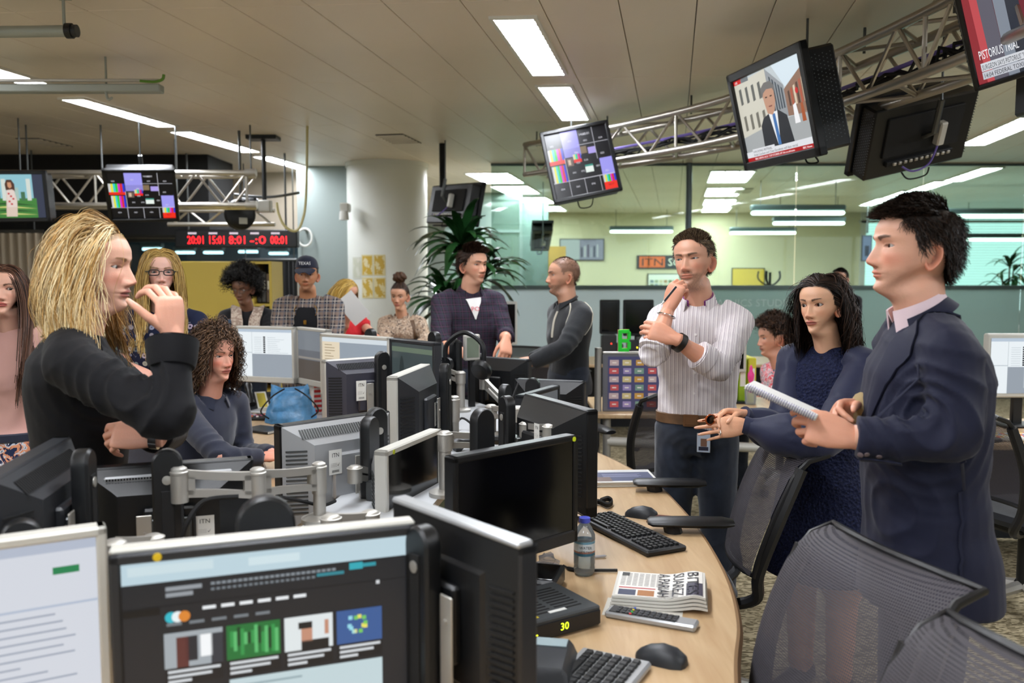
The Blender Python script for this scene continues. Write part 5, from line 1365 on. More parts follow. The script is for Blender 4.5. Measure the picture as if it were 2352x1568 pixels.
# == a person ---------------------------------------------------------------
class Person:
 def __init__(s, label, px, d, skin='#c99a7c', yaw=0.0):
  p = at(px, 800, d); s.loc = Vector((p.x, p.y, 0)); s.skin = skin; s.yaw = yaw
  s.root = thing('person', label, 'person', s.loc, rz=yaw)
  s.inv = np.array((Matrix.Translation(s.loc) @ Matrix.Rotation(yaw, 4, 'Z')).inverted())
  s.body = MB(); s.f = Vector((math.sin(yaw), -math.cos(yaw), 0)); s.l = Vector((math.cos(yaw), math.sin(yaw), 0))
 def tol(s, V):
  V = np.asarray(V, float); return V @ s.inv[:3, :3].T + s.inv[:3, 3]
 def head(s, H, px, crown, chin, d, yaw, pitch=0.0, roll=0.0):
  """px = picture x of the neck axis; crown and chin = picture y"""
  top, bot = at(px, crown, d), at(px, chin, d)
  sc_ = (top.z - bot.z) / .2255
  s.H = H; s.hs = sc_
  mid = (top + bot) / 2
  s.HM = Matrix.Translation(mid) @ Matrix.Rotation(yaw, 4, 'Z') @ Matrix.Rotation(pitch, 4, 'X') @ Matrix.Rotation(roll, 4, 'Y') @ Matrix.Scale(sc_, 4) @ Matrix.Translation((0, 0, -.1125))
  A = np.array(s.HM); s.HA = A
  s.body.m = 0; s.body.raw(s.tol(s.hw(H.V)), H.F, H.C)
  for V, F, C in H.ears: s.body.raw(s.tol(s.hw(V)), F, C)
  s.body.m = 1
  for V, F, C in H.eyes: s.body.raw(s.tol(s.hw(V)), F, C)
  s.body.m = 0
  return s
 def hw(s, V): return np.asarray(V) @ s.HA[:3, :3].T + s.HA[:3, 3]
 def skinpart(s, V, F, nails=(), tint=(1, 1, 1)):
  c = np.tile(skc(s.skin) * np.array(tint), (len(V), 1))
  for p, r in nails:
   dd = np.linalg.norm(V - np.array(p), axis=1); m = np.clip(1.4 - dd / r, 0, 1)[:, None] * .7
   c = c * (1 - m) + np.array(lin('#e3b6a6')) * m
  s.body.raw(s.tol(V), F, c)
 def hand(s, *a, tint=(1.04, .92, .88), **k):
  V, F, NR, nl = hand(*a, **k); s.skinpart(V, F, nl, tint)
 def core(s, P, N, limbs, r=.05):
  """slim body under the clothes so that the figure stays one piece"""
  mb = MB(); mb.tube([P, Vector(P).lerp(Vector(N), .5), N], [.09, .09, .05], 12)
  for pts, rr in limbs: mb.tube(pts, rr, 10)
  s.skinpart(np.array(mb.v), mb.f)
 def cloth(s, name, parts, mat, voxel=.011, it=3, amp=.002, seed=1, scale=1.0, elbows=(), label=None, fn=None):
  V, F, NR = parts.out(voxel, it)
  V = folds(V, NR, amp, seed, scale, elbows=elbows)
  if fn is not None: V, F = fn(V, F, NR)
  mb = MB(); mb.raw(s.tol(V), F); o = mb.build(name, mat, s.root, smooth=3.0, attr=False)
  if label: o['label'] = label
  return o, V, F
 def add(s, name, mb, mat, label=None, smooth=.7):
  """mb given in world space"""
  mb.v = list(map(tuple, s.tol(np.array(mb.v)).tolist())); o = mb.build(name, mat, s.root, smooth=smooth)
  if label: o['label'] = label
  return o
 def hair(s, name, lots, label=None, mat=None):
  mb = MB()
  for V, F, C in lots: mb.raw(s.tol(s.hw(V)), F, np.clip(C, 0, 1))
  o = mb.build(name, mat or M_hair, s.root, smooth=3.0); o['kind'] = 'stuff' if False else 'thing'
  del o['kind']
  if label: o['label'] = label
  return o
 def done(s):
  o = s.body.build('body', [M_skin, M_eye], s.root, smooth=3.0); return o
def feet(per, ankles, fwd, mat, mb=None):
 """two shoes on the floor"""
 for a in ankles:
  m = MB(); f = Vector(fwd); r = Vector((-f.y, f.x, 0)); a = Vector((a[0], a[1], 0)); R = []
  for y, hw, h in ((-.07, .028, .05), (-.05, .038, .09), (.0, .04, .09), (.06, .043, .065), (.13, .047, .05), (.18, .04, .04), (.205, .018, .028)):
   R.append([a + f * y + r * (hw * math.copysign(abs(math.cos(t)) ** .8, math.cos(t))) + Vector((0, 0, max(0.002, h * .5 + h * .5 * math.sin(t)))) for t in (2 * PI * k / 12 for k in range(12))])
  m.loft(R); per.add('shoe', m, mat)
def legs(P, right, ankles, knees, r=(.088, .062, .05)):
 q = Parts(); P = Vector(P); right = Vector(right)
 q.torso(P - Vector((0, 0, .10)), P + Vector((0, 0, .14)), right, Vector((right.y, -right.x, 0)) * -1, [(0, .12, .09, .10), (.3, .165, .11, .125), (.6, .172, .108, .125), (1, .155, .1, .1)])
 for sg, a, k in zip((-1, 1), ankles, knees):
  h = P + right * sg * .085
  q.limb([h + Vector((0, 0, .02)), Vector(k), Vector(a)], [r[0], r[1], r[2]], 14, .2)
 return q
# == people : cloth materials
def cloth(name, color, rough=.85, sheen=.15, bump=(420, .12), noise=None, spec=.25): return pmat(name, color, rough, sheen=sheen, bump=bump, noise=noise, spec=spec)
def patt(name, build, rough=.85, bump=None):
 m = bpy.data.materials.new(name); m.use_nodes = True; nt = m.node_tree; b = nt.nodes['Principled BSDF']; b.inputs['Roughness'].default_value = rough; b.inputs['Specular IOR Level'].default_value = .2
 tc = nd(nt, 'ShaderNodeTexCoord'); L = nt.links.new
 col = build(nt, L, tc.outputs['Object']); L(col, b.inputs['Base Color'])
 if bump:
  n = nd(nt, 'ShaderNodeTexVoronoi' if bump[2] == 'v' else 'ShaderNodeTexNoise'); n.inputs['Scale'].default_value = bump[0]; L(tc.outputs['Object'], n.inputs['Vector'])
  bp = nd(nt, 'ShaderNodeBump'); bp.inputs['Strength'].default_value = bump[1]; bp.inputs['Distance'].default_value = .006; L(n.outputs[0], bp.inputs['Height']); L(bp.outputs[0], b.inputs['Normal'])
 return m
def mth(nt, L, op, a, b=None):
 n = nd(nt, 'ShaderNodeMath', operation=op)
 for i, v in enumerate((a, b)):
  if v is None: continue
  if isinstance(v, (int, float)): n.inputs[i].default_value = v
  else: L(v, n.inputs[i])
 return n.outputs[0]
def mixc(nt, L, f, a, b):
 n = nd(nt, 'ShaderNodeMix', data_type='RGBA')
 if isinstance(f, (int, float)): n.inputs[0].default_value = f
 else: L(f, n.inputs[0])
 for k, v in ((6, a), (7, b)):
  if isinstance(v, str): n.inputs[k].default_value = (*lin(v), 1)
  else: L(v, n.inputs[k])
 return n.outputs[2]
def band(nt, L, v, freq, width, ph=0.0): return mth(nt, L, 'LESS_THAN', mth(nt, L, 'FRACT', mth(nt, L, 'ADD', mth(nt, L, 'MULTIPLY', v, freq), ph + 100)), width)
def stripes(nt, L, o):
 s = nd(nt, 'ShaderNodeSeparateXYZ'); L(o, s.inputs[0]); x = s.outputs[0]
 c = mixc(nt, L, band(nt, L, x, 116, .20), '#ddd7d8', '#aa9fa6'); return mixc(nt, L, band(nt, L, x, 58, .08, .3), c, '#7a6e7a')
def plaid(base, c1, c2, c3, f):
 def fn(nt, L, o):
  s = nd(nt, 'ShaderNodeSeparateXYZ'); L(o, s.inputs[0]); x, z = s.outputs[0], s.outputs[2]
  c = mixc(nt, L, mth(nt, L, 'MULTIPLY', band(nt, L, x, f, .42), .6), base, c1); c = mixc(nt, L, mth(nt, L, 'MULTIPLY', band(nt, L, z, f, .42), .6), c, c1)
  c = mixc(nt, L, mth(nt, L, 'MULTIPLY', band(nt, L, x, f, .10, .35), .7), c, c2); c = mixc(nt, L, mth(nt, L, 'MULTIPLY', band(nt, L, z, f, .10, .35), .7), c, c2)
  c = mixc(nt, L, mth(nt, L, 'MULTIPLY', band(nt, L, x, f, .08, .65), .6), c, c3); return mixc(nt, L, mth(nt, L, 'MULTIPLY', band(nt, L, z, f, .08, .65), .6), c, c3)
 return fn
def dots(nt, L, o):
 v = nd(nt, 'ShaderNodeTexVoronoi'); v.inputs['Scale'].default_value = 30; v.inputs['Randomness'].default_value = .25; L(o, v.inputs['Vector'])
 d = v.outputs['Distance']; ring = mth(nt, L, 'MULTIPLY', mth(nt, L, 'LESS_THAN', d, .40), mth(nt, L, 'GREATER_THAN', d, .17)); 
 hs = nd(nt, 'ShaderNodeHueSaturation'); hs.inputs['Saturation'].default_value = .55; hs.inputs['Value'].default_value = .55; L(v.outputs['Color'], hs.inputs['Color'])
 c = mixc(nt, L, .45, hs.outputs[0], '#8ea4b8'); s = nd(nt, 'ShaderNodeSeparateXYZ'); L(o, s.inputs[0])
 ymask = mth(nt, L, 'LESS_THAN', s.outputs[2], 1.36); return mixc(nt, L, mth(nt, L, 'MULTIPLY', ring, ymask), '#1a2038', c)
def blotch(cs, scale, th=(.42, .5, .58), rnd=1.0):
 def fn(nt, L, o):
  n = nd(nt, 'ShaderNodeTexNoise'); n.inputs['Scale'].default_value = scale; n.inputs['Detail'].default_value = 3; n.inputs['Distortion'].default_value = 1.2; L(o, n.inputs['Vector'])
  cr = nd(nt, 'ShaderNodeValToRGB'); cr.color_ramp.interpolation = 'CONSTANT'; e = cr.color_ramp.elements; e[0].position = 0; e[0].color = (*lin(cs[0]), 1); e[1].position = th[0]; e[1].color = (*lin(cs[1]), 1)
  for k in range(2, len(cs)): q = e.new(th[k - 1]); q.color = (*lin(cs[k]), 1)
  L(n.outputs['Fac'], cr.inputs[0]); return cr.outputs[0]
 return fn
C_suit = cloth('navy_suit_wool', '#1b1e33', .7, .08, (520, .1)); C_pink = cloth('pale_pink_cotton', '#e2ccd4', .75, .05); C_stripe = patt('striped_cotton', stripes, .8)
C_jean = cloth('dark_denim', '#262c38', .85, .2, (700, .15), (14, .25)); C_blazer = cloth('black_blazer_wool', '#0b0b0f', .75, .04, (600, .1)); C_trou = cloth('dark_trouser', '#1c2030', .8)
C_navy = cloth('navy_knit', '#282c3c', .85, .3, (500, .15)); C_lace = patt('navy_lace', lambda nt, L, o: blotch(['#0e1226', '#1d2342', '#131832'], 70)(nt, L, o), .8, (85, 1.0, 'v'))
C_sheer = cloth('navy_chiffon', '#22263e', .55, .15, (300, .06)); C_tee = patt('dotted_navy_cotton', dots, .85); C_blush = cloth('blush_blouse', '#d9a99f', .65, .2)
C_skirt = patt('petal_print', blotch(['#27304e', '#d8926e', '#c9cbd2', '#27304e'], 26), .8); C_plaid_m = patt('purple_plaid', plaid('#26242b', '#33283a', '#4a2e42', '#2e3c40', 24), .85); C_plaid_c = patt('brown_plaid', plaid('#33333b', '#7f6c60', '#b3a89c', '#465a6e', 19), .85)
C_black = cloth('black_cotton', '#121216', .85); C_fleece = cloth('charcoal_fleece', '#27292c', .95, .25, (250, .25)); C_camo = patt('camouflage_print', blotch(['#bfa890', '#8f7664', '#d0bca6', '#5a4a42'], 30), .85); C_red = cloth('red_jersey', '#c2222a', .8)
C_floral = patt('floral_print', blotch(['#4a4a58', '#c9c4c8', '#d84a58', '#e6dfe0'], 34, (.40, .50, .60)), .8); C_scarf = patt('beige_scarf', blotch(['#b9a898', '#cfc0b0', '#9f8a7c'], 30), .9); C_leather = pmat('dark_leather', '#1a1613', .4); C_brown = pmat('brown_belt_leather', '#5b4129', .55, noise=(30, .2))
C_white = pmat('paper_white', '#e8e8e6', .7)
UP = Vector((0, 0, 1))
from mathutils.bvhtree import BVHTree
def collar(per, C, r, h, mat, gap=.5, tilt=.35, fall=.04, flare=.012, name='collar', yaw=None, tipdrop=.02, spread=.5):
 """folded shirt collar around the neck; C centre of the neck at collar height (world)"""
 yaw = per.yaw if yaw is None else yaw
 M = Matrix.Translation(C) @ Matrix.Rotation(yaw, 4, 'Z') @ Matrix.Rotation(tilt, 4, 'X'); mb = MB(); mb.M = M; n = 30
 R = []
 for k in range(n + 1):
  a = gap + (2 * PI - 2 * gap) * k / n
  fr = max(0, math.cos(a)); sx, sy = math.sin(a), -math.cos(a)
  fl = fall + tipdrop * max(0, (fr - .25)) ** 1.0 * 1.4; sp = flare + spread * .03 * fr
  R.append([(sx * (r + .001), sy * (r + .001) * 1.05, -h * .5), (sx * r, sy * r * 1.05, h * .5), (sx * (r + .004), sy * (r + .004) * 1.05, h * .5 + .002), (sx * (r + flare + sp), sy * (r + flare + sp) * 1.05, h * .5 - fl), (sx * (r + flare + sp - .003), sy * (r + flare + sp - .003) * 1.05, h * .5 - fl - .001), (sx * (r + .003), sy * (r + .003) * 1.05, h * .3)])
 mb.loft(R)
 return per.add(name, mb, mat)
def conform(V, F, pts, width, off=.004, th=.003, side=None):
 """a strap that lies on a garment: pts world path, width (or list) across; returns MB"""
 t = BVHTree.FromPolygons([tuple(v) for v in V], F); mb = MB(); Pn = []
 for p in pts:
  c, n, i, d = t.find_nearest(Vector(p)); Pn.append((c, n))
 R = []
 for i, (c, n) in enumerate(Pn):
  tg = (Pn[min(i + 1, len(Pn) - 1)][0] - Pn[max(i - 1, 0)][0]).normalized(); s = n.cross(tg).normalized()
  w = width[i] if isinstance(width, (list, tuple)) else width
  a = t.find_nearest(c + s * w); b = t.find_nearest(c - s * w)
  R.append([b[0] + b[1] * off, c + n * off * 1.3, a[0] + a[1] * off, a[0] + a[1] * (off + th), c + n * (off * 1.3 + th), b[0] + b[1] * (off + th)])
 mb.loft(R); return mb
def short_d0(front=(-.75, .3), side=-.7, back=-.8, nk=.12, part=0.0):
 def f(p, n, R):
  d = np.stack([n[:, 0] * .3 + part, np.full(len(p), front[0]), np.full(len(p), front[1])], -1)
  sd = (np.abs(p[:, 0]) > .05) & (p[:, 2] < .185); d[sd] = np.array([0, .35, side])
  bk = (p[:, 1] > .03) & (p[:, 2] < .20); d[bk] = np.stack([n[bk, 0] * .2, np.full(bk.sum(), .1), np.full(bk.sum(), back)], -1)
  return d + n * nk
 return f
def part_d0(px=.015, out=.9, back=.2, dn=-.3):
 def f(p, n, R):
  s = np.where(p[:, 0] > px, 1.0, -1.0); return np.stack([s * out, back + 0 * s, dn + 0 * s], -1) + n * .25
 return f
def tuck_d0(px=.02, l=1.15, r=.55):
 def f(p, n, R):
  s = np.where(p[:, 0] > px, 1.0, -1.0); fr = np.clip((-.0 - p[:, 1]) / .06, 0, 1)
  return np.stack([s * .5, .30 + fr * np.where(s > 0, l, r), -.3 + 0 * s], -1) + n * .12
 return f
def arms_core(per, S, E, W): return [([S, E, W], [.04, .034, .026])]
def N_of(per, z=-.06): return Vector((per.HM @ Vector((0, .040, z))))
PM = [(-.14, .165, .115, .125), (0, .17, .115, .13), (.2, .155, .115, .105), (.4, .160, .12, .10), (.62, .18, .13, .115), (.8, .19, .118, .12), (.9, .165, .095, .11), (.96, .115, .075, .085), (1.02, .068, .06, .062)]
PF = [(-.14, .17, .115, .13), (0, .168, .11, .13), (.2, .135, .10, .095), (.4, .132, .105, .088), (.60, .150, .135, .10), (.78, .155, .115, .105), (.9, .14, .085, .10), (.96, .10, .066, .08), (1.02, .060, .054, .058)]
def sh_pts(N, l, w, drop=.05, fw=0.0, f=None):
 a = [N + l * w * s - UP * drop + ((f * fw) if f is not None else Vector((0, 0, 0))) for s in (-1, 1)]; return a
# == the man in the navy suit
R_ = math.radians
p = Person('man in a navy suit over a pink shirt holding a spiral notepad', 2120, 2.15, '#cf9a80', yaw=R_(-97))
H = Head('m', skin=p.skin, hair='#22160f', stubble=.16, wide=1.02, jaw=1.08, nose=1.0, eye='#3a2a1e', open_=.85, blush=.6, chin=.002, gaze=(0, 0), res=1.25)
p.head(H, 2099, 461, 678, 2.15, R_(-91), R_(-2))
N = N_of(p); P0 = at(2128, 1290, 2.15); SR, SL = sh_pts(N, p.l, .172, .075)
EL, WL = at(2196, 1012, 1.93), at(1962, 1002, 1.99); ER, WR = at(2165, 1000, 2.38), at(1985, 945, 2.25)
p.core(P0, N, [([SL, EL, WL], [.045, .038, .028]), ([SR, ER, WR], [.045, .038, .028])])
q = Parts(); q.torso(P0, N, p.l, p.f, [(-.15, .182, .165, .168), (0, .182, .155, .165), (.18, .172, .145, .14), (.38, .172, .15, .128), (.6, .188, .155, .138), (.78, .198, .135, .142), (.88, .18, .11, .128), (.945, .13, .088, .10), (1.0, .085, .072, .078)])
for S, E, W in ((SL, EL, WL), (SR, ER, WR)): q.limb([N.lerp(S, .45), S, E, W.lerp(E, .02)], [.072, .076, .062, .050], 16, .22); q.ball(S, .074)
inL = EL.lerp((SL + WL) / 2, .45); inR = ER.lerp((SR + WR) / 2, .45)
jk, JV, JF = p.cloth('jacket', q, C_suit, .0068, 3, .004, 4, 1.0, elbows=[(inL, .15, .0085, .036), (inR, .13, .005, .04), (SL - UP * .12 + p.f * .09, .10, .005, .04), (P0 + UP * .18 + p.f * .12 + p.l * .1, .16, .004, .06)])
fr = [at(2150, 690, 2.02), at(2085, 745, 2.0), at(2030, 830, 1.99), at(1992, 920, 2.0)]
p.add('lapel', conform(JV, JF, smoothpath([N + UP * .035 - p.f * .075, N + UP * .03 + p.l * .075 - p.f * .03, N + p.l * .10 + p.f * .06 - UP * .03, N + p.l * .085 + p.f * .13 - UP * .14, N + p.l * .05 + p.f * .17 - UP * .27], 6), [.020] * 9 + [.022, .026, .032, .038, .042, .042, .040, .036, .032, .026, .022, .018, .014, .010, .006, .004, .002], .004, .004), C_suit)
p.add('pocket_flap', conform(JV, JF, [at(1990 + 9 * k, 1133 + 4.2 * k, 1.9) for k in range(13)], .006, .002, .004), C_suit)
p.add('vent_seam', conform(JV, JF, [at(2236 + .8 * k, 1090 + 26 * k, 1.9) for k in range(11)], .003, .001, .004), C_suit)
p.add('breast_seam', conform(JV, JF, [at(1990 + 5 * k, 872 - 3 * k, 1.95) for k in range(8)], .0035, .0015, .002), C_suit)
bt = MB('#6f6266')
for k in range(4):
 c = at(1968 + 14 * k, 1058, 1.93); mbx = BVHTree.FromPolygons([tuple(v) for v in JV], JF).find_nearest(c); o_ = Matrix.Translation(mbx[0] + mbx[1] * .002) @ mbx[1].to_track_quat('Z', 'Y').to_matrix().to_4x4()
 b_ = MB('#6f6266'); b_.M = o_; b_.lathe([(0, 0), (.0062, 0), (.0066, .002), (.005, .003), (0, .0025)], 12); p.add('cuff_button', b_, M_gloss)
NC = Vector(p.HM @ Vector((0, .020, -.034)))
collar(p, NC, .062, .045, C_pink, gap=.42, tilt=.42, fall=.050, flare=.006, name='shirt_collar', tipdrop=.03)
collar(p, NC - UP * .022 - p.f * .004, .070, .045, C_suit, gap=1.0, tilt=.50, fall=.03, flare=.010, name='jacket_collar', tipdrop=0)
shm = Parts(); shm.torso(N - UP * .22 + p.f * .05, N + UP * .01, p.l, p.f, [(0, .08, .05, .05), (.6, .08, .065, .06), (1, .062, .06, .06)]); p.cloth('shirt', shm, C_pink, .01, 2, .001, 2)
kn = [P0 + p.l * s * .09 - UP * .43 + p.f * .02 for s in (-1, 1)]; an = [Vector((P0.x, P0.y, .09)) + p.l * s * .10 for s in (-1, 1)]
p.cloth('trousers', legs(P0 - UP * .03, p.l, an, kn), C_trou, .012, 2, .004, 8); feet(p, an, p.f, C_leather)
p.hand(WL + Vector((-.012, 0, .0)), (-.93, .22, .22), (-.1, -.95, .35), 1, size=1.02, curl=((.55, .7, .4), (.8, .9, .5), (1.0, 1.0, .6), (1.1, 1.1, .6)), thumb=(.35, .25, .1), spread=.05, thumb_op=.45, voxel=.0026)
p.hand(WR + Vector((-.02, -.02, .0)), (-.85, -.40, .05), (-.1, .9, .45), -1, size=1.02, curl=((.7, .8, .4), (.8, .9, .5), (.9, 1.0, .6), (1.0, 1.1, .6)), thumb=(.45, .2, .1), spread=.04, thumb_op=.5, voxel=.0026)
w_ = MB(); c0 = WR + Vector((.0, -.03, .004)); w_.tube([c0 + Vector((-.045, -.03, .0)), c0 + Vector((-.02, -.015, .012)), c0 + Vector((.02, 0, .008)), c0 + Vector((.05, .01, -.01))], [.030, .042, .040, .034], 14); p.add('wrist_strap', w_, cloth('tan_canvas', '#a08a62', .9))
p.hair('hair', [strands(H, 11000, .036, 6, .0010, ['#1d130d', '#2b1c14', '#150e0a'], 1, d0=short_d0((-.85, .30), -.55, -.75, .10), grav=.06, lift=(.003, .013), torso=False, jit=.16, curl=.0018, freq=1.4, taper=.3),
    strands(H, 900, .036, 7, .0008, '#241710', 2, root=lambda x, y, z: sm(z - .178, -.004, .004) * sm(-y, .02, .05), d0=lambda p_, n, R: np.stack([n[:, 0] * .3, -.9 + 0 * p_[:, 0], .45 + 0 * p_[:, 0]], -1), grav=.10, lift=(.004, .010), torso=False, jit=.14)], None)
p.done()
a, b = at(1868, 952, 1.97), at(1722, 886, 2.03)
M = frame((a + b) / 2, a - b, (-.25, -.2, .9)); M = Matrix.Translation((a + b) / 2) @ Matrix.Rotation(0, 4, 'X') @ frame((0, 0, 0), a - b, (.05, .02, .99))
t = thing('notepad', 'white spiral notepad held open by the man in the navy suit', 'notepad', M=M)
L_ = (a - b).length * 1.12
MB().box((0, .060, -.004), (L_, .13, .008), .002).build('page_block', C_white, t); MB('#c9c5bb').box((0, .060, -.0095), (L_, .132, .0025), .001).build('back_cover', M_paint, t)
sp = MB()
for k in range(30):
 x = -L_ / 2 + .006 + (L_ - .012) * k / 29; sp.tube([(x, -.004 + .006 * math.cos(q), -.004 + .0085 * math.sin(q)) for q in (2 * PI * j / 10 for j in range(10))], .0011, 5, closed=True)
tag(sp.build('spiral_wire', pmat('wire_lilac_grey', '#8a86a0', .35, metal=.6), t), kind='stuff')
# == the woman in a navy lace dress
p = Person('woman with shoulder length dark hair in a navy lace dress holding glasses', 1890, 3.2, '#cf9c7c', yaw=R_(-50))
H = Head('f', skin=p.skin, hair='#16100e', lips='#b06058', eye='#2a1a12', brow='#1a110d', lash=1.0, open_=1.2, blush=.35, browz=.002, nose=.95, jaw=.95, gaze=(-.25, .05), res=1.1)
p.head(H, 1886, 633, 765, 3.2, R_(-49), R_(3), R_(-4))
N = N_of(p, -.068); P0 = at(1893, 1120, 3.22); SR, SL = sh_pts(N, p.l, .145, .05)
EL, WL = at(1893, 1022, 2.92), at(1716, 978, 3.0); ER, WR = at(1800, 1005, 3.16), at(1712, 955, 3.08)
p.core(P0, N, [([SL, EL, WL], [.036, .03, .022]), ([SR, ER, WR], [.036, .03, .022])])
q = Parts(); q.torso(P0, N, p.l, p.f, [(-.62, .215, .19, .20), (-.4, .205, .17, .18), (-.14, .185, .135, .145), (0, .175, .12, .135), (.22, .14, .105, .10), (.4, .138, .108, .092), (.6, .152, .138, .10), (.78, .152, .112, .102), (.9, .13, .082, .09), (.97, .085, .062, .07), (1.02, .062, .054, .058)])
p.cloth('dress', q, C_lace, .0095, 3, .004, 6, .9)
q = Parts()
for S, E, W, k in ((SL, EL, WL, 1), (SR, ER, WR, .9)): q.limb([N.lerp(S, .55), S, E, E.lerp(W, .55), W], [.062, .066, .066, .082 * k, .030], 16, .25); q.ball(S, .066)
p.cloth('sleeves', q, C_sheer, .009, 3, .005, 9, .9, elbows=[(EL.lerp(WL, .6), .13, .006, .05), (EL, .1, .004, .04)])
cu = MB(); 
for W, E in ((WL, EL), (WR, ER)): d = (W - E).normalized(); cu.tube([W - d * .03, W - d * .01, W + d * .012], [.034, .031, .033], 16)
p.add('cuff', cu, C_sheer)
p.hand(WL + Vector((-.012, 0, 0)), (-.98, .05, -.10), (-.05, -.92, .30), 1, size=.93, curl=((.30, .25, .15), (.22, .2, .12), (.2, .2, .15), (.25, .25, .15)), thumb=(.55, .15, .1), spread=.07, thumb_op=.6, rad=.88, tint=(1, .92, .88))
p.hand(WR + Vector((-.015, 0, .005)), (-.95, -.25, .05), (.1, .55, .8), -1, size=.93, curl=((.6, .6, .4), (.6, .7, .4), (.6, .7, .4), (.6, .7, .4)), thumb=(.5, .2, .1), spread=.06, rad=.88, tint=(1, .92, .88))
rg = MB(); c = WL + Vector((-.098, -.016, -.022)); rg.tube([c + Vector((0, .0095 * math.cos(a), .0095 * math.sin(a))) for a in (2 * PI * k / 12 for k in range(12))], .0014, 6, closed=True); rg.ball(c + Vector((0, -.011, .002)), .0032, 8, 6); p.add('ring', rg, pmat('bright_silver', '#dddde0', .15, metal=1.0))
kn = [P0 + p.l * s * .085 - UP * .38 for s in (-1, 1)]; an = [Vector((P0.x, P0.y, .09)) + p.l * s * .08 for s in (-1, 1)]
lg = MB()
for s in (0, 1): lg.tube(smoothpath([P0 + p.l * (-.08, .08)[s] - UP * .1, kn[s], kn[s].lerp(an[s], .35), an[s], an[s] - UP * .05 + p.f * .02], 5), [.085] * 3 + [.075] * 3 + [.058] * 4 + [.054] * 3 + [.048] * 3 + [.036] * 3 + [.034] * 2, 12)
p.skinpart(np.array(lg.v), lg.f, (), (.9, .8, .75)); feet(p, an, p.f, C_leather)
hm2 = lambda x, y, z: default_hairmask(x, y, z) * 1.0
DH = ['#1a120e', '#2a1d16', '#120c0a', '#3d2a20']
p.hair('hair', [strands(H, 9000, .32, 16, .0012, DH, 3, root=hm2, d0=tuck_d0(.02), grav=lambda q, k: np.where(q[:, 1] < -.02, .16, .32), lift=(.003, .014), jit=.035, curl=.006, freq=1.3, shoulder_z=-.16, taper=.6),
    strands(H, 4200, .32, 18, .0013, DH, 5, root=lambda x, y, z: hm2(x, y, z) * sm(y, -.02, .01) * (z < .21), d0=part_d0(.0, .8, .05, -.5), grav=.36, lift=(.004, .018), jit=.05, curl=.012, freq=1.4, shoulder_z=-.15, taper=.6),
    strands(H, 1500, .28, 16, .0012, DH, 6, root=lambda x, y, z: hm2(x, y, z) * (x < .01) * (y < .02) * sm(y, -.052, -.042), d0=part_d0(.02, .8, .40, -.4), grav=.34, lift=(.004, .013), jit=.06, curl=.006, freq=1.3, shoulder_z=-.15, taper=.6),
    strands(H, 1300, .36, 22, .0013, ['#2b1d16', '#3a2820', '#1a120e'], 4, root=lambda x, y, z: hm2(x, y, z) * sm(y, -.01, .03), d0=part_d0(.0, .7, .2, -.5), grav=.34, lift=(.008, .022), jit=.12, curl=.026, freq=1.8, shoulder_z=-.15, taper=.5)])
p.done()
c = at(1645, 962, 3.02)
t = thing('eyeglasses', 'folded tortoiseshell eyeglasses held by the woman in navy lace', 'glasses', c, rz=.5)
M_tort = pmat('tortoiseshell', '#8a3c14', .15, noise=(60, .5))
for s in (-1, 1): MB().tube([(s * .026 + .021 * math.cos(a), .0, .018 * math.sin(a)) for a in (2 * PI * k / 16 for k in range(16))], .0028, 6, closed=True).build('rim', M_tort, t); MB().tube([(s * .05, 0, .008), (s * .03, .012, .006), (-s * .05, .014, -.004)], .0026, 6).build('temple', M_tort, t); MB().lathe([(0, 0), (.02, 0), (.02, .001), (0, .001)], 16).build('lens', glassmat('lens_glass', '#d8c8b8'), t).matrix_local = Matrix.Translation((s * .026, 0, 0)) @ Matrix.Rotation(PI / 2, 4, 'X')
MB().tube([(-.006, 0, .005), (0, 0, .008), (.006, 0, .005)], .0022, 6).build('bridge', M_tort, t)
# == the man in a striped shirt, hand at his chin
p = Person('man in a pale striped shirt and jeans, hand with a pen at his chin', 1597, 3.72, '#c48f74', yaw=R_(-18))
def shortmask(x, y, z): return default_hairmask(x, y, z - .006 + .012 * sm(np.abs(x), .02, .045) * sm(-y, .02, .06))
H = Head('m', skin=p.skin, hair='#4a3c30', stubble=.55, wide=.97, jaw=1.0, nose=.95, eye='#5a6a72', open_=.72, blush=.5, browz=-.003, gaze=(-.3, 0), hairmask=shortmask, res=1.1)
p.head(H, 1593, 532, 662, 3.72, R_(-33), R_(-1), R_(-5))
N = N_of(p); P0 = at(1600, 985, 3.74); SR, SL = sh_pts(N, p.l, .168, .078)
ER, WR = at(1500, 812, 3.40), at(1538, 703, 3.50); EL, WL = at(1652, 846, 3.42), at(1545, 776, 3.36)
p.core(P0, N, [([SL, EL.lerp(SL, .2)], [.045, .034]), ([SR, ER.lerp(SR, .2)], [.045, .034])])
q = Parts(); q.torso(P0, N, p.l, p.f, [(.02, .165, .12, .125), (.10, .172, .13, .13), (.22, .168, .125, .115), (.4, .17, .125, .105), (.62, .185, .13, .115), (.8, .188, .115, .12), (.9, .165, .095, .11), (.96, .115, .075, .085), (1.0, .072, .062, .064)])
cut_r, cut_l = ER.lerp(WR, .22), EL.lerp(WL, .38)
q.limb([N.lerp(SR, .5), SR, ER, cut_r], [.066, .064, .062, .060], 16, .2); q.limb([N.lerp(SL, .5), SL, EL, cut_l], [.066, .064, .062, .057], 16, .2); q.ball(SL, .064); q.ball(SR, .064)
sh, SV, SF = p.cloth('shirt', q, C_stripe, .0085, 3, .005, 14, 1.0, elbows=[(EL.lerp(SL, .2), .13, .007, .042), (ER, .12, .006, .04), (P0 + UP * .12, .2, .004, .05)])
rc = MB()
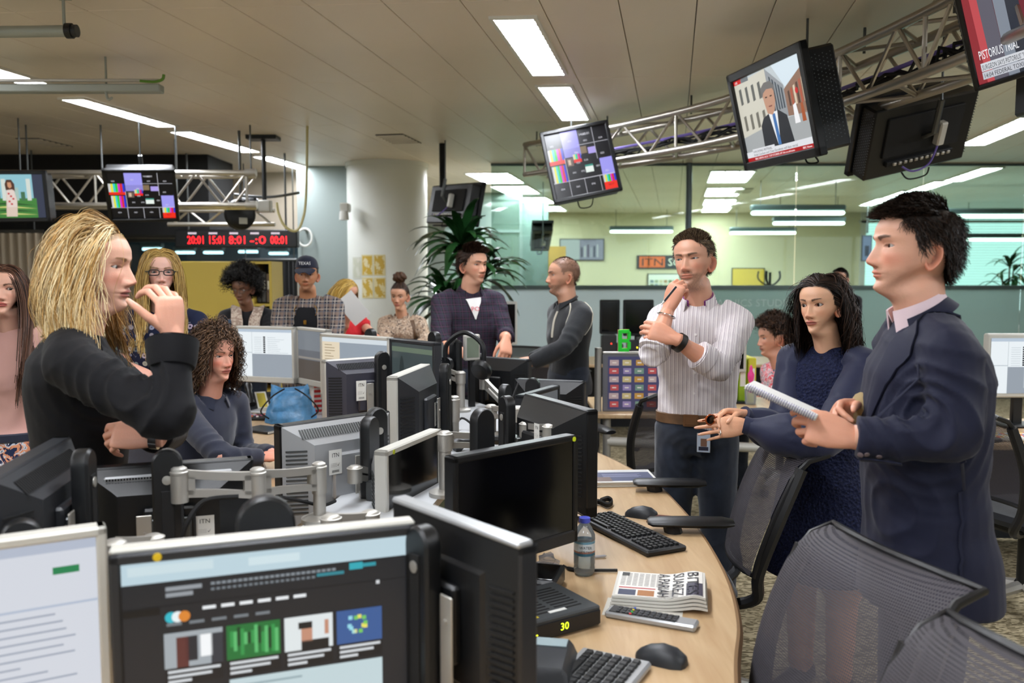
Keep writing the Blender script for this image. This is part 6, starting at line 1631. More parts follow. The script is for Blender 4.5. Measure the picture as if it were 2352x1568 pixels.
for cpt, d, r in ((cut_r, (WR - ER).normalized(), .060), (cut_l, (WL - EL).normalized(), .056)): rc.tube([cpt - d * .035, cpt - d * .03, cpt + d * .018, cpt + d * .022, cpt + d * .01], [r * .9, r * 1.08, r * 1.06, r * .98, r * .7], 18)
p.add('rolled_cuff', rc, C_stripe)
NC = Vector(p.HM @ Vector((0, .020, -.045)))
collar(p, NC, .066, .040, C_stripe, gap=.62, tilt=.42, fall=.055, flare=.010, name='shirt_collar', tipdrop=.045, spread=1.0, yaw=R_(-18))
collar(p, NC + UP * .003, .0605, .034, cloth('purple_lining', '#9a3f9a', .8), gap=.55, tilt=.42, fall=.004, flare=.001, name='collar_lining', tipdrop=0, spread=0, yaw=R_(-18))
pk = conform(SV, SF, [N + p.f * .12 - UP * (.09 + .045 * k) - p.l * .005 for k in range(10)], .016, .001, .0025); p.add('button_placket', pk, C_stripe)
for k in range(5):
 b_ = MB('#e6e2e0'); c = BVHTree.FromPolygons([tuple(v) for v in SV], SF).find_nearest(N + p.f * .15 - UP * (.12 + .085 * k) - p.l * .005); b_.M = Matrix.Translation(c[0] + c[1] * .004) @ c[1].to_track_quat('Z', 'Y').to_matrix().to_4x4(); b_.lathe([(0, 0), (.0055, 0), (.0055, .0015), (0, .002)], 10); p.add('button', b_, M_gloss)
p.hand(WR, (.35, -.05, .9), (-.62, -.75, .15), -1, size=1.0, curl=((.9, .9, .3), (1.0, 1.1, .6), (1.1, 1.2, .7), (1.2, 1.2, .7)), thumb=(.5, .1, .0), spread=.02, forearm=ER.lerp(WR, .16), thumb_op=.9)
p.hand(WL, (-.9, .25, .30), (-.2, -.9, .3), 1, size=.98, curl=((.5, .7, .4), (.5, .7, .4), (.5, .7, .4), (.5, .7, .4)), thumb=(.4, .2, .1), spread=.03, forearm=EL.lerp(WL, .16))
d = (WL - EL).normalized(); wt = MB(); c = WL - d * .035; wt.tube([c - d * .012, c + d * .012], [.0385, .0375], 18); p.add('watch_strap', wt, C_leather)
d = (WR - ER).normalized(); c = WR - d * .045; u = d.orthogonal().normalized(); v = d.cross(u); br = MB(); br.tube([c + d * (.012 * math.sin(a + 1)) + (u * math.cos(a) + v * math.sin(a)) * .0365 for a in (2 * PI * k / 20 for k in range(20))], .003, 6, closed=True); p.add('bracelet', br, pmat('bright_silver', '#dddde0', .15, metal=1.0))
kn = [P0 + p.l * s * .10 - UP * .46 for s in (-1, 1)]; an = [Vector((P0.x, P0.y, .12)) + p.l * s * .12 for s in (-1, 1)]
jq = legs(P0, p.l, an, kn, (.100, .078, .066)); jq.torso(P0 - UP * .05, P0 + UP * .07, p.l, p.f, [(0, .172, .12, .13), (1, .166, .124, .126)])
p.cloth('jeans', jq, C_jean, .0115, 2, .006, 21, .9, elbows=[(P0 - UP * .08 + p.f * .1, .13, .005, .04)]); feet(p, an, p.f, C_leather)
bl_ = MB(); R = []
for z, o in ((.035, .0), (.038, .006), (.078, .006), (.081, .0)):
 R.append([P0 + UP * z + p.l * ((.170 + o) * math.copysign(abs(math.cos(a)) ** .82, math.cos(a))) + p.f * (((.124 if math.sin(a) > 0 else .128) + o) * math.copysign(abs(math.sin(a)) ** .88, math.sin(a))) for a in (2 * PI * k / 36 for k in range(36))])
bl_.loft(R, caps=False); p.add('belt', bl_, C_brown)
bk = MB(); bk.M = Matrix.Translation(P0 + UP * .058 + p.f * .136) @ Matrix.Rotation(p.yaw, 4, 'Z'); bk.box((-.01, 0, 0), (.066, .008, .052), .004); bk.box((-.01, -.005, 0), (.05, .004, .036), .003); p.add('belt_buckle', bk, pmat('brown_buckle', '#6b4a2e', .4, metal=.3))
bd = MB(); bd.M = Matrix.Translation(P0 + UP * .0 + p.f * .15 + p.l * .045) @ Matrix.Rotation(p.yaw, 4, 'Z'); bd.box((0, 0, -.03), (.055, .003, .080), .001); bd.setcol('#b9c6d8'); bd.rect(-.026, -.068, .026, .008, -.002); bd.setcol('#7d5a48'); bd.rect(-.012, -.045, .014, -.012, -.0026); bd.setcol('#22243a'); bd.rect(-.020, -.062, .020, -.046, -.0026); p.add('name_badge', bd, M_paint)
p.hair('hair', [strands(H, 9000, .017, 4, .0010, ['#4d3d30', '#66543f', '#3a2d24', '#8a7860'], 5, d0=short_d0((-.55, .75), -.5, -.7, .35), grav=.02, lift=(.002, .008), torso=False, jit=.22)])
p.done()
c = at(1545, 668, 3.40); e = at(1527, 690, 3.36)
t = thing('pen', 'dark pen with silver tip between the fingers of the striped shirt man', 'pen', M=frame((c + e) / 2, c - e, (0, 0, 1)))
MB().tube([(-.04, 0, 0), (.06, 0, 0)], .0046, 10).build('barrel', M_black, t); MB().tube([(-.062, 0, 0), (-.04, 0, 0)], [.001, .0046], 10).build('tip', M_alu, t)
# == the blonde woman in a black blazer
p = Person('blonde woman in a black blazer speaking with a raised hand', 190, 2.28, '#d3a088', yaw=R_(112))
def bmask(x, y, z): return default_hairmask(x, y, z)
H = Head('f', skin=p.skin, hair='#a8814e', lips='#b46a66', eye='#4a5a60', brow='#8a6644', lash=.5, open_=.72, mouth=.0016, blush=.55, nose=1.12, jaw=1.02, gaze=(0, -.3), res=1.25)
p.head(H, 215, 509, 711, 2.28, R_(91), R_(4), 0)
N = N_of(p, -.07); P0 = at(180, 1200, 2.33); SR, SL = sh_pts(N, p.l, .160, .058)
ER, WR = at(393, 972, 2.02), at(396, 792, 2.10); EL, WL = at(395, 985, 2.50), at(352, 1000, 2.16)
p.core(P0, N, [([SR, ER, WR], [.04, .034, .026]), ([SL, EL, WL], [.04, .034, .026])])
q = Parts(); q.torso(P0, N, p.l, p.f, [(-.14, .175, .135, .14), (0, .178, .13, .14), (.2, .15, .12, .108), (.4, .15, .13, .105), (.6, .165, .155, .118), (.78, .172, .135, .125), (.88, .158, .10, .118), (.945, .115, .078, .092), (1.0, .08, .066, .072)])
for S, E, W in ((SR, ER, WR), (SL, EL, WL)): q.limb([N.lerp(S, .5), S, E, E.lerp(W, .93)], [.068, .070, .058, .047], 16, .18); q.ball(S, .068)
jk, JV, JF = p.cloth('blazer', q, C_blazer, .0068, 3, .004, 31, 1.0, elbows=[(ER.lerp((SR + WR) / 2, .5), .15, .0075, .036), (SR + p.f * .08 - UP * .05, .13, .006, .042), (EL, .1, .004, .05)])
cf = MB(); d = (WR - ER).normalized(); cb = ER.lerp(WR, .80); cf.tube([cb - d * .02, cb, cb + d * .045, cb + d * .05, cb + d * .02], [.052, .058, .063, .058, .044], 18); p.add('blazer_cuff', cf, C_blazer)
p.add('lapel', conform(JV, JF, smoothpath([N + UP * .03 - p.f * .07, N - p.l * .075 + UP * .02, N - p.l * .09 + p.f * .06 - UP * .05, N - p.l * .07 + p.f * .13 - UP * .16, N - p.l * .035 + p.f * .17 - UP * .30], 6), [.016] * 10 + [.02, .026, .03, .032, .032, .03, .026, .022, .018, .014, .012, .010, .008, .006, .003], .004, .004), C_blazer)
p.hand(WR + d * .028, (-.10, .05, .99), (.86, -.50, .05), -1, size=.98, curl=((.75, .85, .4), (.7, .8, .4), (.65, .75, .4), (.6, .7, .4)), thumb=(.85, .15, .05), spread=.10, forearm=ER.lerp(WR, .6), thumb_op=.25, voxel=.0026)
p.hand(WL + Vector((.0, -.02, 0)), (-.97, -.10, .08), (-.1, -.75, .6), 1, size=.95, curl=((.5, .7, .4), (.7, .8, .5), (.8, .9, .5), (.9, .9, .5)), thumb=(.3, .2, .1), spread=.04, forearm=EL.lerp(WL, .5), voxel=.0026)
wt = MB(); dl = Vector((-.97, -.1, .08)); c = WL + Vector((.012, -.018, 0)); wt.tube([c - dl * .01, c + dl * .01], [.031, .030], 18); p.add('wrist_watch', wt, pmat('bright_silver', '#dddde0', .15, metal=1.0))
kn = [P0 + p.l * s * .085 - UP * .45 for s in (-1, 1)]; an = [Vector((P0.x, P0.y, .09)) + p.l * s * .09 for s in (-1, 1)]
p.cloth('trousers', legs(P0, p.l, an, kn, (.088, .066, .055)), C_blazer, .0125, 2, .004, 33); feet(p, an, p.f, C_leather)
BL = ['#c19a5c', '#dcc08a', '#a37a42', '#cfae74', '#8a6638', '#e6d2a4']
bm3 = lambda x, y, z: bmask(x, y, z) * sm(y, -.066, -.056)
p.hair('hair', [strands(H, 14000, .27, 17, .0009, BL, 7, root=bm3, d0=tuck_d0(.02, .9, 1.0), grav=lambda q, k: np.where(q[:, 1] < -.01, .10, .42), lift=(.003, .017), jit=.04, curl=.005, freq=1.2, shoulder_z=-.15, taper=.6, colvar=.16, rootcol='#8f6d40', gfwd=.5),
    strands(H, 3500, .28, 20, .0008, ['#dcc08a', '#b98f52', '#ecd9ae'], 8, root=bm3, d0=tuck_d0(.02, .9, 1.05), grav=.3, lift=(.008, .018), jit=.10, curl=.010, freq=1.4, shoulder_z=-.15, taper=.5, gfwd=.45),
    strands(H, 60, .28, 20, .0006, ['#dcc08a', '#b98f52'], 10, root=bm3, d0=tuck_d0(.02, .6, .8), grav=.3, lift=(.012, .026), jit=.25, curl=.02, freq=1.4, shoulder_z=-.15, taper=.4, gfwd=.3)])
p.done()
# == the other people
def std(p, prof, P0, N, SR, SL, arms, mat, name='shirt', rad=(.062, .062, .052, .042), seed=1, voxel=.012, amp=.004, extra=None):
 q = Parts(); q.torso(P0, N, p.l, p.f, prof)
 for S, pts in arms:
  rr = [rad[0], rad[1]] + [rad[2]] * (len(pts) - 2) + [rad[3]]; q.limb([N.lerp(S, .5), S] + pts[1:], (rr + [rad[3]] * 4)[:len(pts) + 1], 14, .22); q.ball(S, rad[1])
 if extra: extra(q)
 el = [(pts[1], .11, .005, .042) for S, pts in arms if len(pts) > 1]
 return p.cloth(name, q, mat, voxel, 3, amp, seed, 1.0, elbows=el)
def stand_legs(p, P0, mat, shoes=True, r=(.085, .062, .052), name='trousers'):
 kn = [P0 + p.l * s * .088 - UP * .44 for s in (-1, 1)]; an = [Vector((P0.x, P0.y, .09)) + p.l * s * .09 for s in (-1, 1)]
 p.cloth(name, legs(P0, p.l, an, kn, r), mat, .014, 2, .003, 3); feet(p, an, p.f, C_leather)
def sit_legs(p, P0, mat, name='trousers'):
 q = Parts(); kn = [P0 + p.l * s * .10 + p.f * .42 + UP * .03 for s in (-1, 1)]; an = [k - UP * (k.z - .09) - p.f * .02 for k in kn]
 q.torso(P0 - UP * .08, P0 + UP * .12, p.l, p.f, [(0, .15, .12, .12), (.5, .18, .13, .14), (1, .15, .11, .11)])
 for s, k, a in zip((-1, 1), kn, an): q.limb([P0 + p.l * s * .09, k, a], [.09, .07, .052], 14, .2)
 p.cloth(name, q, mat, .014, 2, .003, 3); feet(p, an, p.f, C_leather)
# == woman with glasses and a dotted top
p = Person('woman with long fair hair and dark glasses in a dotted navy top', 370, 4.2, '#d8a692', yaw=R_(12))
H = Head('f', skin=p.skin, hair='#a08045', lips='#b8736c', eye='#4a5258', brow='#8a6a44', lash=.5, blush=.5, open_=.9, res=.85, gaze=(.1, 0)); p.head(H, 369, 572, 680, 4.2, R_(24), R_(0))
N = N_of(p, -.08); P0 = at(371, 958, 4.22); SR, SL = sh_pts(N, p.l, .155, .05)
ER, WR = at(281, 845, 4.12), at(372, 872, 3.98); EL, WL = at(458, 848, 4.15), at(385, 862, 3.96)
p.core(P0, N, [([SR, ER], [.04, .034]), ([SL, EL], [.04, .034])])
std(p, PF, P0, N, SR, SL, [(SR, [SR, SR.lerp(ER, .72)]), (SL, [SL, SL.lerp(EL, .72)])], C_tee, 'top', rad=(.06, .062, .056, .056), seed=41)
p.hand(WR, (.95, .0, .1), (.1, -.8, .5), -1, size=.92, curl=((.6, .6, .3),) * 4, forearm=ER, voxel=.004); p.hand(WL, (-.95, .2, -.1), (-.1, -.8, .5), 1, size=.92, curl=((.6, .6, .3),) * 4, forearm=EL, voxel=.004)
stand_legs(p, P0, C_jean)
GH = ['#a98848', '#c9aa68', '#8a6c36', '#bb9a58']
p.hair('hair', [strands(H, 4500, .36, 16, .0015, GH, 11, d0=tuck_d0(0, .7, .7), grav=.38, lift=(.003, .016), jit=.06, curl=.005, freq=1.2, taper=.6, gfwd=.35), strands(H, 1500, .38, 16, .0015, GH, 12, d0=part_d0(0, .5, .0, -.5), grav=.45, lift=(.005, .02), jit=.07, curl=.008, freq=1.5, taper=.6, gfwd=.5, root=lambda x, y, z: default_hairmask(x, y, z) * sm(y, -.04, .0))])
g = MB()
for s in (-1, 1):
 g.tube([tuple(p.HM @ Vector((s * .033 + .023 * math.copysign(abs(math.cos(a)) ** .6, math.cos(a)), -.106 + .008 * abs(s * .033 + .02 * math.cos(a)) / .05, .113 + .013 * math.copysign(abs(math.sin(a)) ** .6, math.sin(a))))) for a in (2 * PI * k / 16 for k in range(16))], .0026, 6, closed=True)
 g.tube([tuple(p.HM @ Vector(v)) for v in ((s * .057, -.096, .118), (s * .074, -.05, .118), (s * .080, .012, .112))], .0032, 6)
g.tube([tuple(p.HM @ Vector(v)) for v in ((-.010, -.106, .117), (0, -.109, .119), (.010, -.106, .117))], .0024, 6)
p.add('spectacles', g, M_black, 'dark rectangular spectacles with violet arms'); p.done()
# == curly seated woman
p = Person('seated woman with curly brown hair in a navy top frowning at a screen', 470, 3.8, '#d2957e', yaw=R_(62))
H = Head('f', skin=p.skin, hair='#3c2a1c', lips='#b5615a', eye='#3a4448', brow='#6a4c38', lash=.35, blush=.8, open_=.72, nose=1.08, res=1.0, gaze=(.2, 0)); p.head(H, 494, 757, 871, 3.8, R_(55), R_(4))
N = N_of(p, -.085); P0 = at(425, 1180, 3.8); SR, SL = sh_pts(N, p.l, .155, .055)
ER, WR = at(512, 1052, 3.48), at(600, 1050, 3.62); EL, WL = at(560, 1040, 3.95), at(625, 1042, 3.75)
p.core(P0, N, [([SR, ER, WR], [.04, .034, .026]), ([SL, EL, WL], [.04, .034, .026])])
std(p, PF, P0, N, SR, SL, [(SR, [SR, ER, WR]), (SL, [SL, EL, WL])], C_navy, 'top', rad=(.062, .064, .052, .04), seed=43, voxel=.010, amp=.004)
collar(p, Vector(p.HM @ Vector((0, .030, -.085))), .062, .03, C_navy, gap=.5, tilt=.35, fall=.02, flare=.008, name='zip_collar')
p.hand(WR, (.95, .2, 0), (0, -.2, 1), -1, size=.93, curl=((.3, .3, .2),) * 4, voxel=.004); p.hand(WL, (.95, .1, 0), (0, -.2, 1), 1, size=.93, curl=((.3, .3, .2),) * 4, voxel=.004)
sit_legs(p, P0, C_trou)
CU = ['#3a281b', '#5a4230', '#2a1c13', '#6f543e', '#4a3526']
p.hair('hair', [strands(H, 2600, .23, 28, .0016, CU, 13, d0=tuck_d0(.0, .9, 1.1), grav=.2, lift=(.006, .030), jit=.2, curl=.0085, freq=5.0, taper=.6, root=lambda x, y, z: default_hairmask(x, y, z - .004) * sm(y, -.068, -.058)), strands(H, 900, .09, 18, .0016, CU, 14, d0=lambda q, n, R: n + np.array([0, .1, .2]), grav=.2, lift=(.008, .028), jit=.3, curl=.007, freq=3.0, taper=.6), strands(H, 1800, .2, 14, .0018, CU, 15, d0=tuck_d0(.0, .9, 1.1), grav=.3, lift=(.003, .016), jit=.1, taper=.8)])
p.done()
# == woman in a blush blouse at the frame edge
p = Person('woman with long straight brown hair in a blush pink blouse', 14, 3.42, '#d09c84', yaw=R_(10))
H = Head('f', skin=p.skin, hair='#3a2418', lips='#b04a48', eye='#3a2a20', lash=.9, blush=.3, open_=1.05, res=.9, gaze=(.5, .05)); p.head(H, 12, 607, 724, 3.42, R_(18), R_(-2))
N = N_of(p, -.068); P0 = at(16, 1037, 3.45); SR, SL = sh_pts(N, p.l, .150, .05); EL, WL = at(112, 865, 3.5), at(95, 985, 3.4); ER, WR = at(-85, 865, 3.45), at(-70, 985, 3.35)
p.core(P0, N, [([SR, ER, WR], [.038, .032, .024]), ([SL, EL, WL], [.038, .032, .024])])
std(p, [(.10, .165, .12, .125)] + PF[2:], P0, N, SR, SL, [(SR, [SR, SR.lerp(ER, .8)]), (SL, [SL, SL.lerp(EL, .8)])], C_blush, 'blouse', rad=(.058, .06, .056, .056), seed=45)
for S, E, W, sd in ((SR, ER, WR, -1), (SL, EL, WL, 1)): p.hand(W, (0, -.1, -1), (sd * .3, -.9, 0), sd, size=.92, curl=((.3, .3, .2),) * 4, forearm=E, voxel=.004)
q = Parts(); q.torso(P0, N, p.l, p.f, [(-.75, .22, .19, .2), (-.3, .20, .15, .165), (0, .178, .125, .14), (.12, .165, .12, .125)]); p.cloth('skirt', q, C_skirt, .012, 2, .004, 7)
bw = MB(); R2 = []
for z, o in ((.055, .004), (.06, .012), (.085, .012), (.09, .004)): R2.append([P0 + UP * z + p.l * ((.160 + o) * math.cos(a)) + p.f * ((.118 + o) * math.sin(a)) for a in (2 * PI * k / 28 for k in range(28))])
bw.loft(R2, caps=False); p.add('waistband', bw, C_navy)
an = [Vector((P0.x, P0.y, .09)) + p.l * s * .08 for s in (-1, 1)]; lg = MB()
for a in an: lg.tube([a + UP * .55, a + UP * .38, a + UP * .25, a, a - UP * .05], [.075, .056, .054, .036, .034], 12)
p.skinpart(np.array(lg.v), lg.f); feet(p, an, p.f, C_leather)
p.hair('hair', [strands(H, 5000, .46, 18, .0014, ['#3a2418', '#54382a', '#2a1a12', '#654636'], 16, d0=tuck_d0(.0, .8, .8), grav=.38, lift=(.003, .012), jit=.04, taper=.6, gfwd=.45), strands(H, 2200, .48, 18, .0014, ['#3a2418', '#54382a', '#654636'], 17, d0=part_d0(0, .5, .0, -.5), grav=.45, lift=(.005, .014), jit=.05, gfwd=.7, taper=.6, root=lambda x, y, z: default_hairmask(x, y, z) * sm(y, -.03, .01))]); p.done()
# == woman with a beige scarf
p = Person('woman with short black curly hair, spectacles and a beige scarf', 556, 6.3, '#6f4a36', yaw=R_(8))
H = Head('f', skin=p.skin, hair='#0c0a09', lips='#6a3e34', eye='#1c120c', brow='#120c0a', lash=.6, blush=.1, open_=.55, res=.6, gaze=(0, -.4)); p.head(H, 558, 628, 695, 6.3, R_(-6), R_(14))
N = N_of(p, -.08); P0 = at(560, 847, 6.32); SR, SL = sh_pts(N, p.l, .155, .05); ER, WR = at(508, 770, 6.2), at(545, 800, 6.0); EL, WL = at(618, 775, 6.2), at(585, 800, 6.0)
p.core(P0, N, [([SR, ER, WR], [.04, .034, .026]), ([SL, EL, WL], [.04, .034, .026])])
o_, SV, SF = std(p, PF, P0, N, SR, SL, [(SR, [SR, ER, WR]), (SL, [SL, EL, WL])], C_black, 'cardigan', seed=47, voxel=.014)
for dx, z0 in ((-.055, -.36), (.06, -.34)): p.add('scarf', conform(SV, SF, smoothpath([N - p.f * .06 + UP * .02 + p.l * dx * .3, N + p.l * dx * 1.3 + UP * .0, N + p.f * .10 + p.l * dx - UP * .08, N + p.f * .14 + p.l * dx * .9 - UP * .2, N + p.f * .15 + p.l * dx * .9 + UP * z0], 5), .038, .006, .014), C_scarf)
p.add('denim_edge', conform(SV, SF, [N + p.f * .10 - p.l * .105 - UP * (.06 + .04 * k) for k in range(8)], .024, .003, .006), cloth('blue_denim', '#3f566e'))
p.hand(WR, (.6, -.4, -.3), (0, -.8, .6), -1, size=.92, voxel=.005); p.hand(WL, (-.6, -.4, -.3), (0, -.8, .6), 1, size=.92, voxel=.005); stand_legs(p, P0, C_jean)
p.hair('hair', [strands(H, 3000, .085, 12, .0030, ['#0d0b0a', '#171211', '#080707'], 18, d0=lambda q, n, R: n + np.array([0, .15, .12]), grav=.05, lift=(.01, .05), torso=False, jit=.35, curl=.008, freq=2.5, root=lambda x, y, z: default_hairmask(x, y, z))])
g = MB()
for s in (-1, 1): g.tube([tuple(p.HM @ Vector((s * .031 + .022 * math.cos(a), -.106, .113 + .014 * math.sin(a)))) for a in (2 * PI * k / 14 for k in range(14))], .0018, 5, closed=True); g.tube([tuple(p.HM @ Vector(v)) for v in ((s * .053, -.1, .117), (s * .076, -.03, .116), (s * .08, .012, .112))], .0018, 5)
p.add('spectacles', g, M_steel); p.done()
# == man in a cap
p = Person('man in a navy baseball cap and brown plaid overshirt', 705, 5.9, '#a8714f', yaw=R_(4))
H = Head('m', skin=p.skin, hair='#17100c', stubble=.35, eye='#1f140d', blush=.2, open_=.8, wide=1.06, jaw=1.06, res=.6, gaze=(.25, 0)); p.head(H, 705, 595, 667, 5.9, R_(5), R_(2))
N = N_of(p, -.06); P0 = at(705, 862, 5.92); SR, SL = sh_pts(N, p.l, .178, .06); ER, WR = at(640, 765, 5.8), at(668, 800, 5.6); EL, WL = at(775, 762, 5.8), at(745, 800, 5.6)
p.core(P0, N, [([SR, ER, WR], [.045, .038, .03]), ([SL, EL, WL], [.045, .038, .03])])
o_, SV, SF = std(p, PM, P0, N, SR, SL, [(SR, [SR, ER, WR]), (SL, [SL, EL, WL])], C_plaid_c, 'overshirt', rad=(.07, .07, .058, .048), seed=49, voxel=.014)
p.add('tee_front', conform(SV, SF, [N + p.f * .16 - UP * (.03 + .045 * k) for k in range(12)], [.05, .07, .08, .085, .088, .088, .088, .086, .084, .08, .078, .076], .003, .004), C_black)
for s in (-1, 1): p.add('shirt_edge', conform(SV, SF, smoothpath([N - p.f * .06 + p.l * s * .03 + UP * .03, N + p.l * s * .075 + UP * .01, N + p.f * .11 + p.l * s * .09 - UP * .06, N + p.f * .16 + p.l * s * .105 - UP * .25, N + p.f * .16 + p.l * s * .10 - UP * .5], 5), [.026] * 12 + [.016] * 9, .005, .006), C_plaid_c)
g = MB(); g.tube([tuple(N + p.f * (.1 + .06 * math.cos(a) * 0) + p.l * (.075 * math.sin(a)) + p.f * .02 - UP * (.02 + .06 * (1 + math.cos(a)))) for a in (-2.2 + 4.4 * k / 16 for k in range(17))], .0028, 5); c = N + p.f * .155 - UP * .155; g.box(tuple(c), (.02, .012, .03), .004); p.add('pendant', g, pmat('gold', '#b98a3a', .3, metal=1))
p.hand(WR, (.6, -.4, -.4), (0, -.8, .6), -1, voxel=.005); p.hand(WL, (-.6, -.4, -.4), (0, -.8, .6), 1, voxel=.005); stand_legs(p, P0, C_jean)
g = MB(); R2 = []
for k in range(9):
 t_ = k / 8; R2.append([tuple(p.HM @ Vector((.082 * math.cos(t_ * PI / 2) ** .5 * math.cos(a) + 0, .006 + .106 * math.cos(t_ * PI / 2) ** .5 * math.sin(a), .158 + .085 * math.sin(t_ * PI / 2) - .012 * math.sin(a)))) for a in (2 * PI * i / 26 for i in range(26))])
g.loft(R2); 
vis = []
for k in range(5):
 y = -.085 - .018 * k; hw = (.074, .072, .066, .054, .034)[k]; vis.append([tuple(p.HM @ Vector((hw * math.cos(a), y + .03 * (1 - math.cos(a) ** 2) * 0 - .01 * math.sin(a) * 0, .166 - .008 * k - .016 * abs(math.cos(a)) ** 2 + (.004 if math.sin(a) > 0 else 0)))) for a in (2 * PI * i / 16 for i in range(16))])
g.loft(vis); cp = p.add('baseball_cap', g, cloth('navy_cap_twill', '#1d2030', .85))
g = MB('#d6d6d6'); g.M = p.HM @ Matrix.Translation((0, -.1075, .188)) @ Matrix.Rotation(-.22, 4, 'X'); g.text('TEXAS', 0, 0, .022, 0, w=.085, align='c'); p.add('cap_lettering', g, M_paint, smooth=0)
p.hair('hair', [strands(H, 900, .012, 4, .002, ['#17100c'], 19, d0=lambda q, n, R: n * .3 + np.array([0, .2, -.8]), grav=.1, lift=(.002, .004), torso=False)]); p.done()
# == woman hidden by a sheet of paper
p = Person('fair haired woman in a red top behind a raised sheet of paper', 800, 6.6, '#c88f74', yaw=R_(25))
H = Head('f', skin=p.skin, hair='#b08a3c', lips='#a05a54', blush=.3, res=.5); p.head(H, 796, 641, 704, 6.6, R_(55), R_(14))
N = N_of(p, -.08); P0 = at(806, 837, 6.62); SR, SL = sh_pts(N, p.l, .148, .05); ER, WR = at(775, 780, 6.35), at(795, 742, 6.3); EL, WL = at(862, 775, 6.5), at(845, 800, 6.3)
p.core(P0, N, [([SR, ER], [.04, .032]), ([SL, EL], [.04, .032])])
std(p, PF, P0, N, SR, SL, [(SR, [SR, SR.lerp(ER, .5)]), (SL, [SL, SL.lerp(EL, .45)])], C_red, 'top', rad=(.058, .06, .055, .055), seed=51, voxel=.014)
p.hand(WR, (.1, -.15, 1), (-.3, -.9, 0), -1, size=.92, curl=((.8, .9, .4),) * 4, forearm=ER, voxel=.005); p.hand(WL, (-.3, -.4, -.6), (0, -.8, .5), 1, size=.92, forearm=EL, voxel=.005); stand_legs(p, P0, C_jean)
p.hair('hair', [strands(H, 2200, .30, 12, .0032, ['#b8923f', '#d6b465', '#98742c'], 20, d0=tuck_d0(0, .6, .5), grav=.3, lift=(.003, .014), jit=.06, gfwd=.5, taper=.7)]); p.done()
cs = [at(x, y, 6.16) for x, y in ((805, 662), (850, 716), (811, 753), (777, 698))]; c = sum(cs, Vector()) / 4
t = thing('paper_sheet', 'white sheet of paper raised in front of the fair haired woman in red', 'paper', M=frame(c, cs[1] - cs[0], cs[0] - cs[3]))
w_, h_ = (cs[1] - cs[0]).length, (cs[0] - cs[3]).length
mb = MB(); R2 = []
for k in range(9): x = -w_ / 2 + w_ * k / 8; y = .012 * (2 * k / 8 - 1) ** 2; R2.append([(x, y, -h_ / 2), (x, y, h_ / 2), (x, y + .0015, h_ / 2), (x, y + .0015, -h_ / 2)])
mb.loft(R2); mb.build('sheet', C_white, t)
# == woman with a bun
p = Person('smiling woman with a top bun in a brown camouflage print blouse', 918, 7.2, '#c48f70', yaw=R_(-6))
H = Head('f', skin=p.skin, hair='#2e1d14', lips='#b5625a', lash=.8, blush=.4, res=.6, mouth=.001); p.head(H, 918, 650, 710, 7.2, R_(-10), R_(6))
N = N_of(p, -.08); P0 = at(925, 815, 7.22); SR, SL = sh_pts(N, p.l, .152, .05); ER, WR = at(880, 775, 7.1), at(900, 800, 7.0); EL, WL = at(978, 778, 7.1), at(955, 800, 7.0)
p.core(P0, N, [([SR, ER, WR], [.04, .034, .026]), ([SL, EL, WL], [.04, .034, .026])])
o_, SV, SF = std(p, PF, P0, N, SR, SL, [(SR, [SR, ER, WR]), (SL, [SL, EL, WL])], C_camo, 'blouse', rad=(.06, .062, .054, .042), seed=53, voxel=.014)
p.add('bag_strap', conform(SV, SF, [N + p.l * (.10 + .012 * k) + p.f * (.06 + .01 * k) - UP * (.02 + .05 * k) for k in range(9)], .016, .003, .006), C_brown); collar(p, Vector(p.HM @ Vector((0, .028, -.07))), .056, .035, C_camo, gap=.5, tilt=.3, fall=.03, flare=.008, name='blouse_collar')
p.hand(WR, (.5, -.4, -.5), (0, -.8, .5), -1, size=.9, voxel=.005); p.hand(WL, (-.5, -.4, -.5), (0, -.8, .5), 1, size=.9, voxel=.005); stand_legs(p, P0, C_jean)
bunc = np.array([0, .02, .262])
def bunball(c, r, col):
 b_ = MB(); b_.ball(tuple(c), r, 40, 24); V = np.array(b_.v); q = (V - c); V = c + q * (1 + .10 * np.sin(q[:, :1] * 160 + q[:, 2:] * 120) + .05 * np.sin(q[:, 1:2] * 300)); return V, b_.f, np.tile(np.array(lin(col)), (len(V), 1)) * (1 + .4 * np.sin(q[:, :1] * 300 + q[:, 2:] * 200))
p.hair('hair', [strands(H, 2600, .15, 10, .0032, ['#2e1d14', '#4a3222', '#1d120c'], 22, d0=lambda q, n, R: (bunc - q) * 6 + n * .2, grav=0.0, lift=(.002, .006), torso=False, jit=.05, attract=(bunc, .5)), strands(H, 500, .09, 12, .004, ['#5a3e28', '#3a281b', '#7a5838'], 23, root=lambda x, y, z: (z > .221) * 1.0, d0=lambda q, n, R: R.normal(0, 1, q.shape) * np.array([1, 1, .4]) + np.array([0, 0, .9]), grav=0.0, lift=(.002, .03), torso=False, jit=.3, attract=(bunc + np.array([0, 0, .015]), .30), curl=.02, freq=1.5), bunball(bunc + np.array([0, 0, .012]), (.058, .055, .045), '#4a3222')]); p.done()
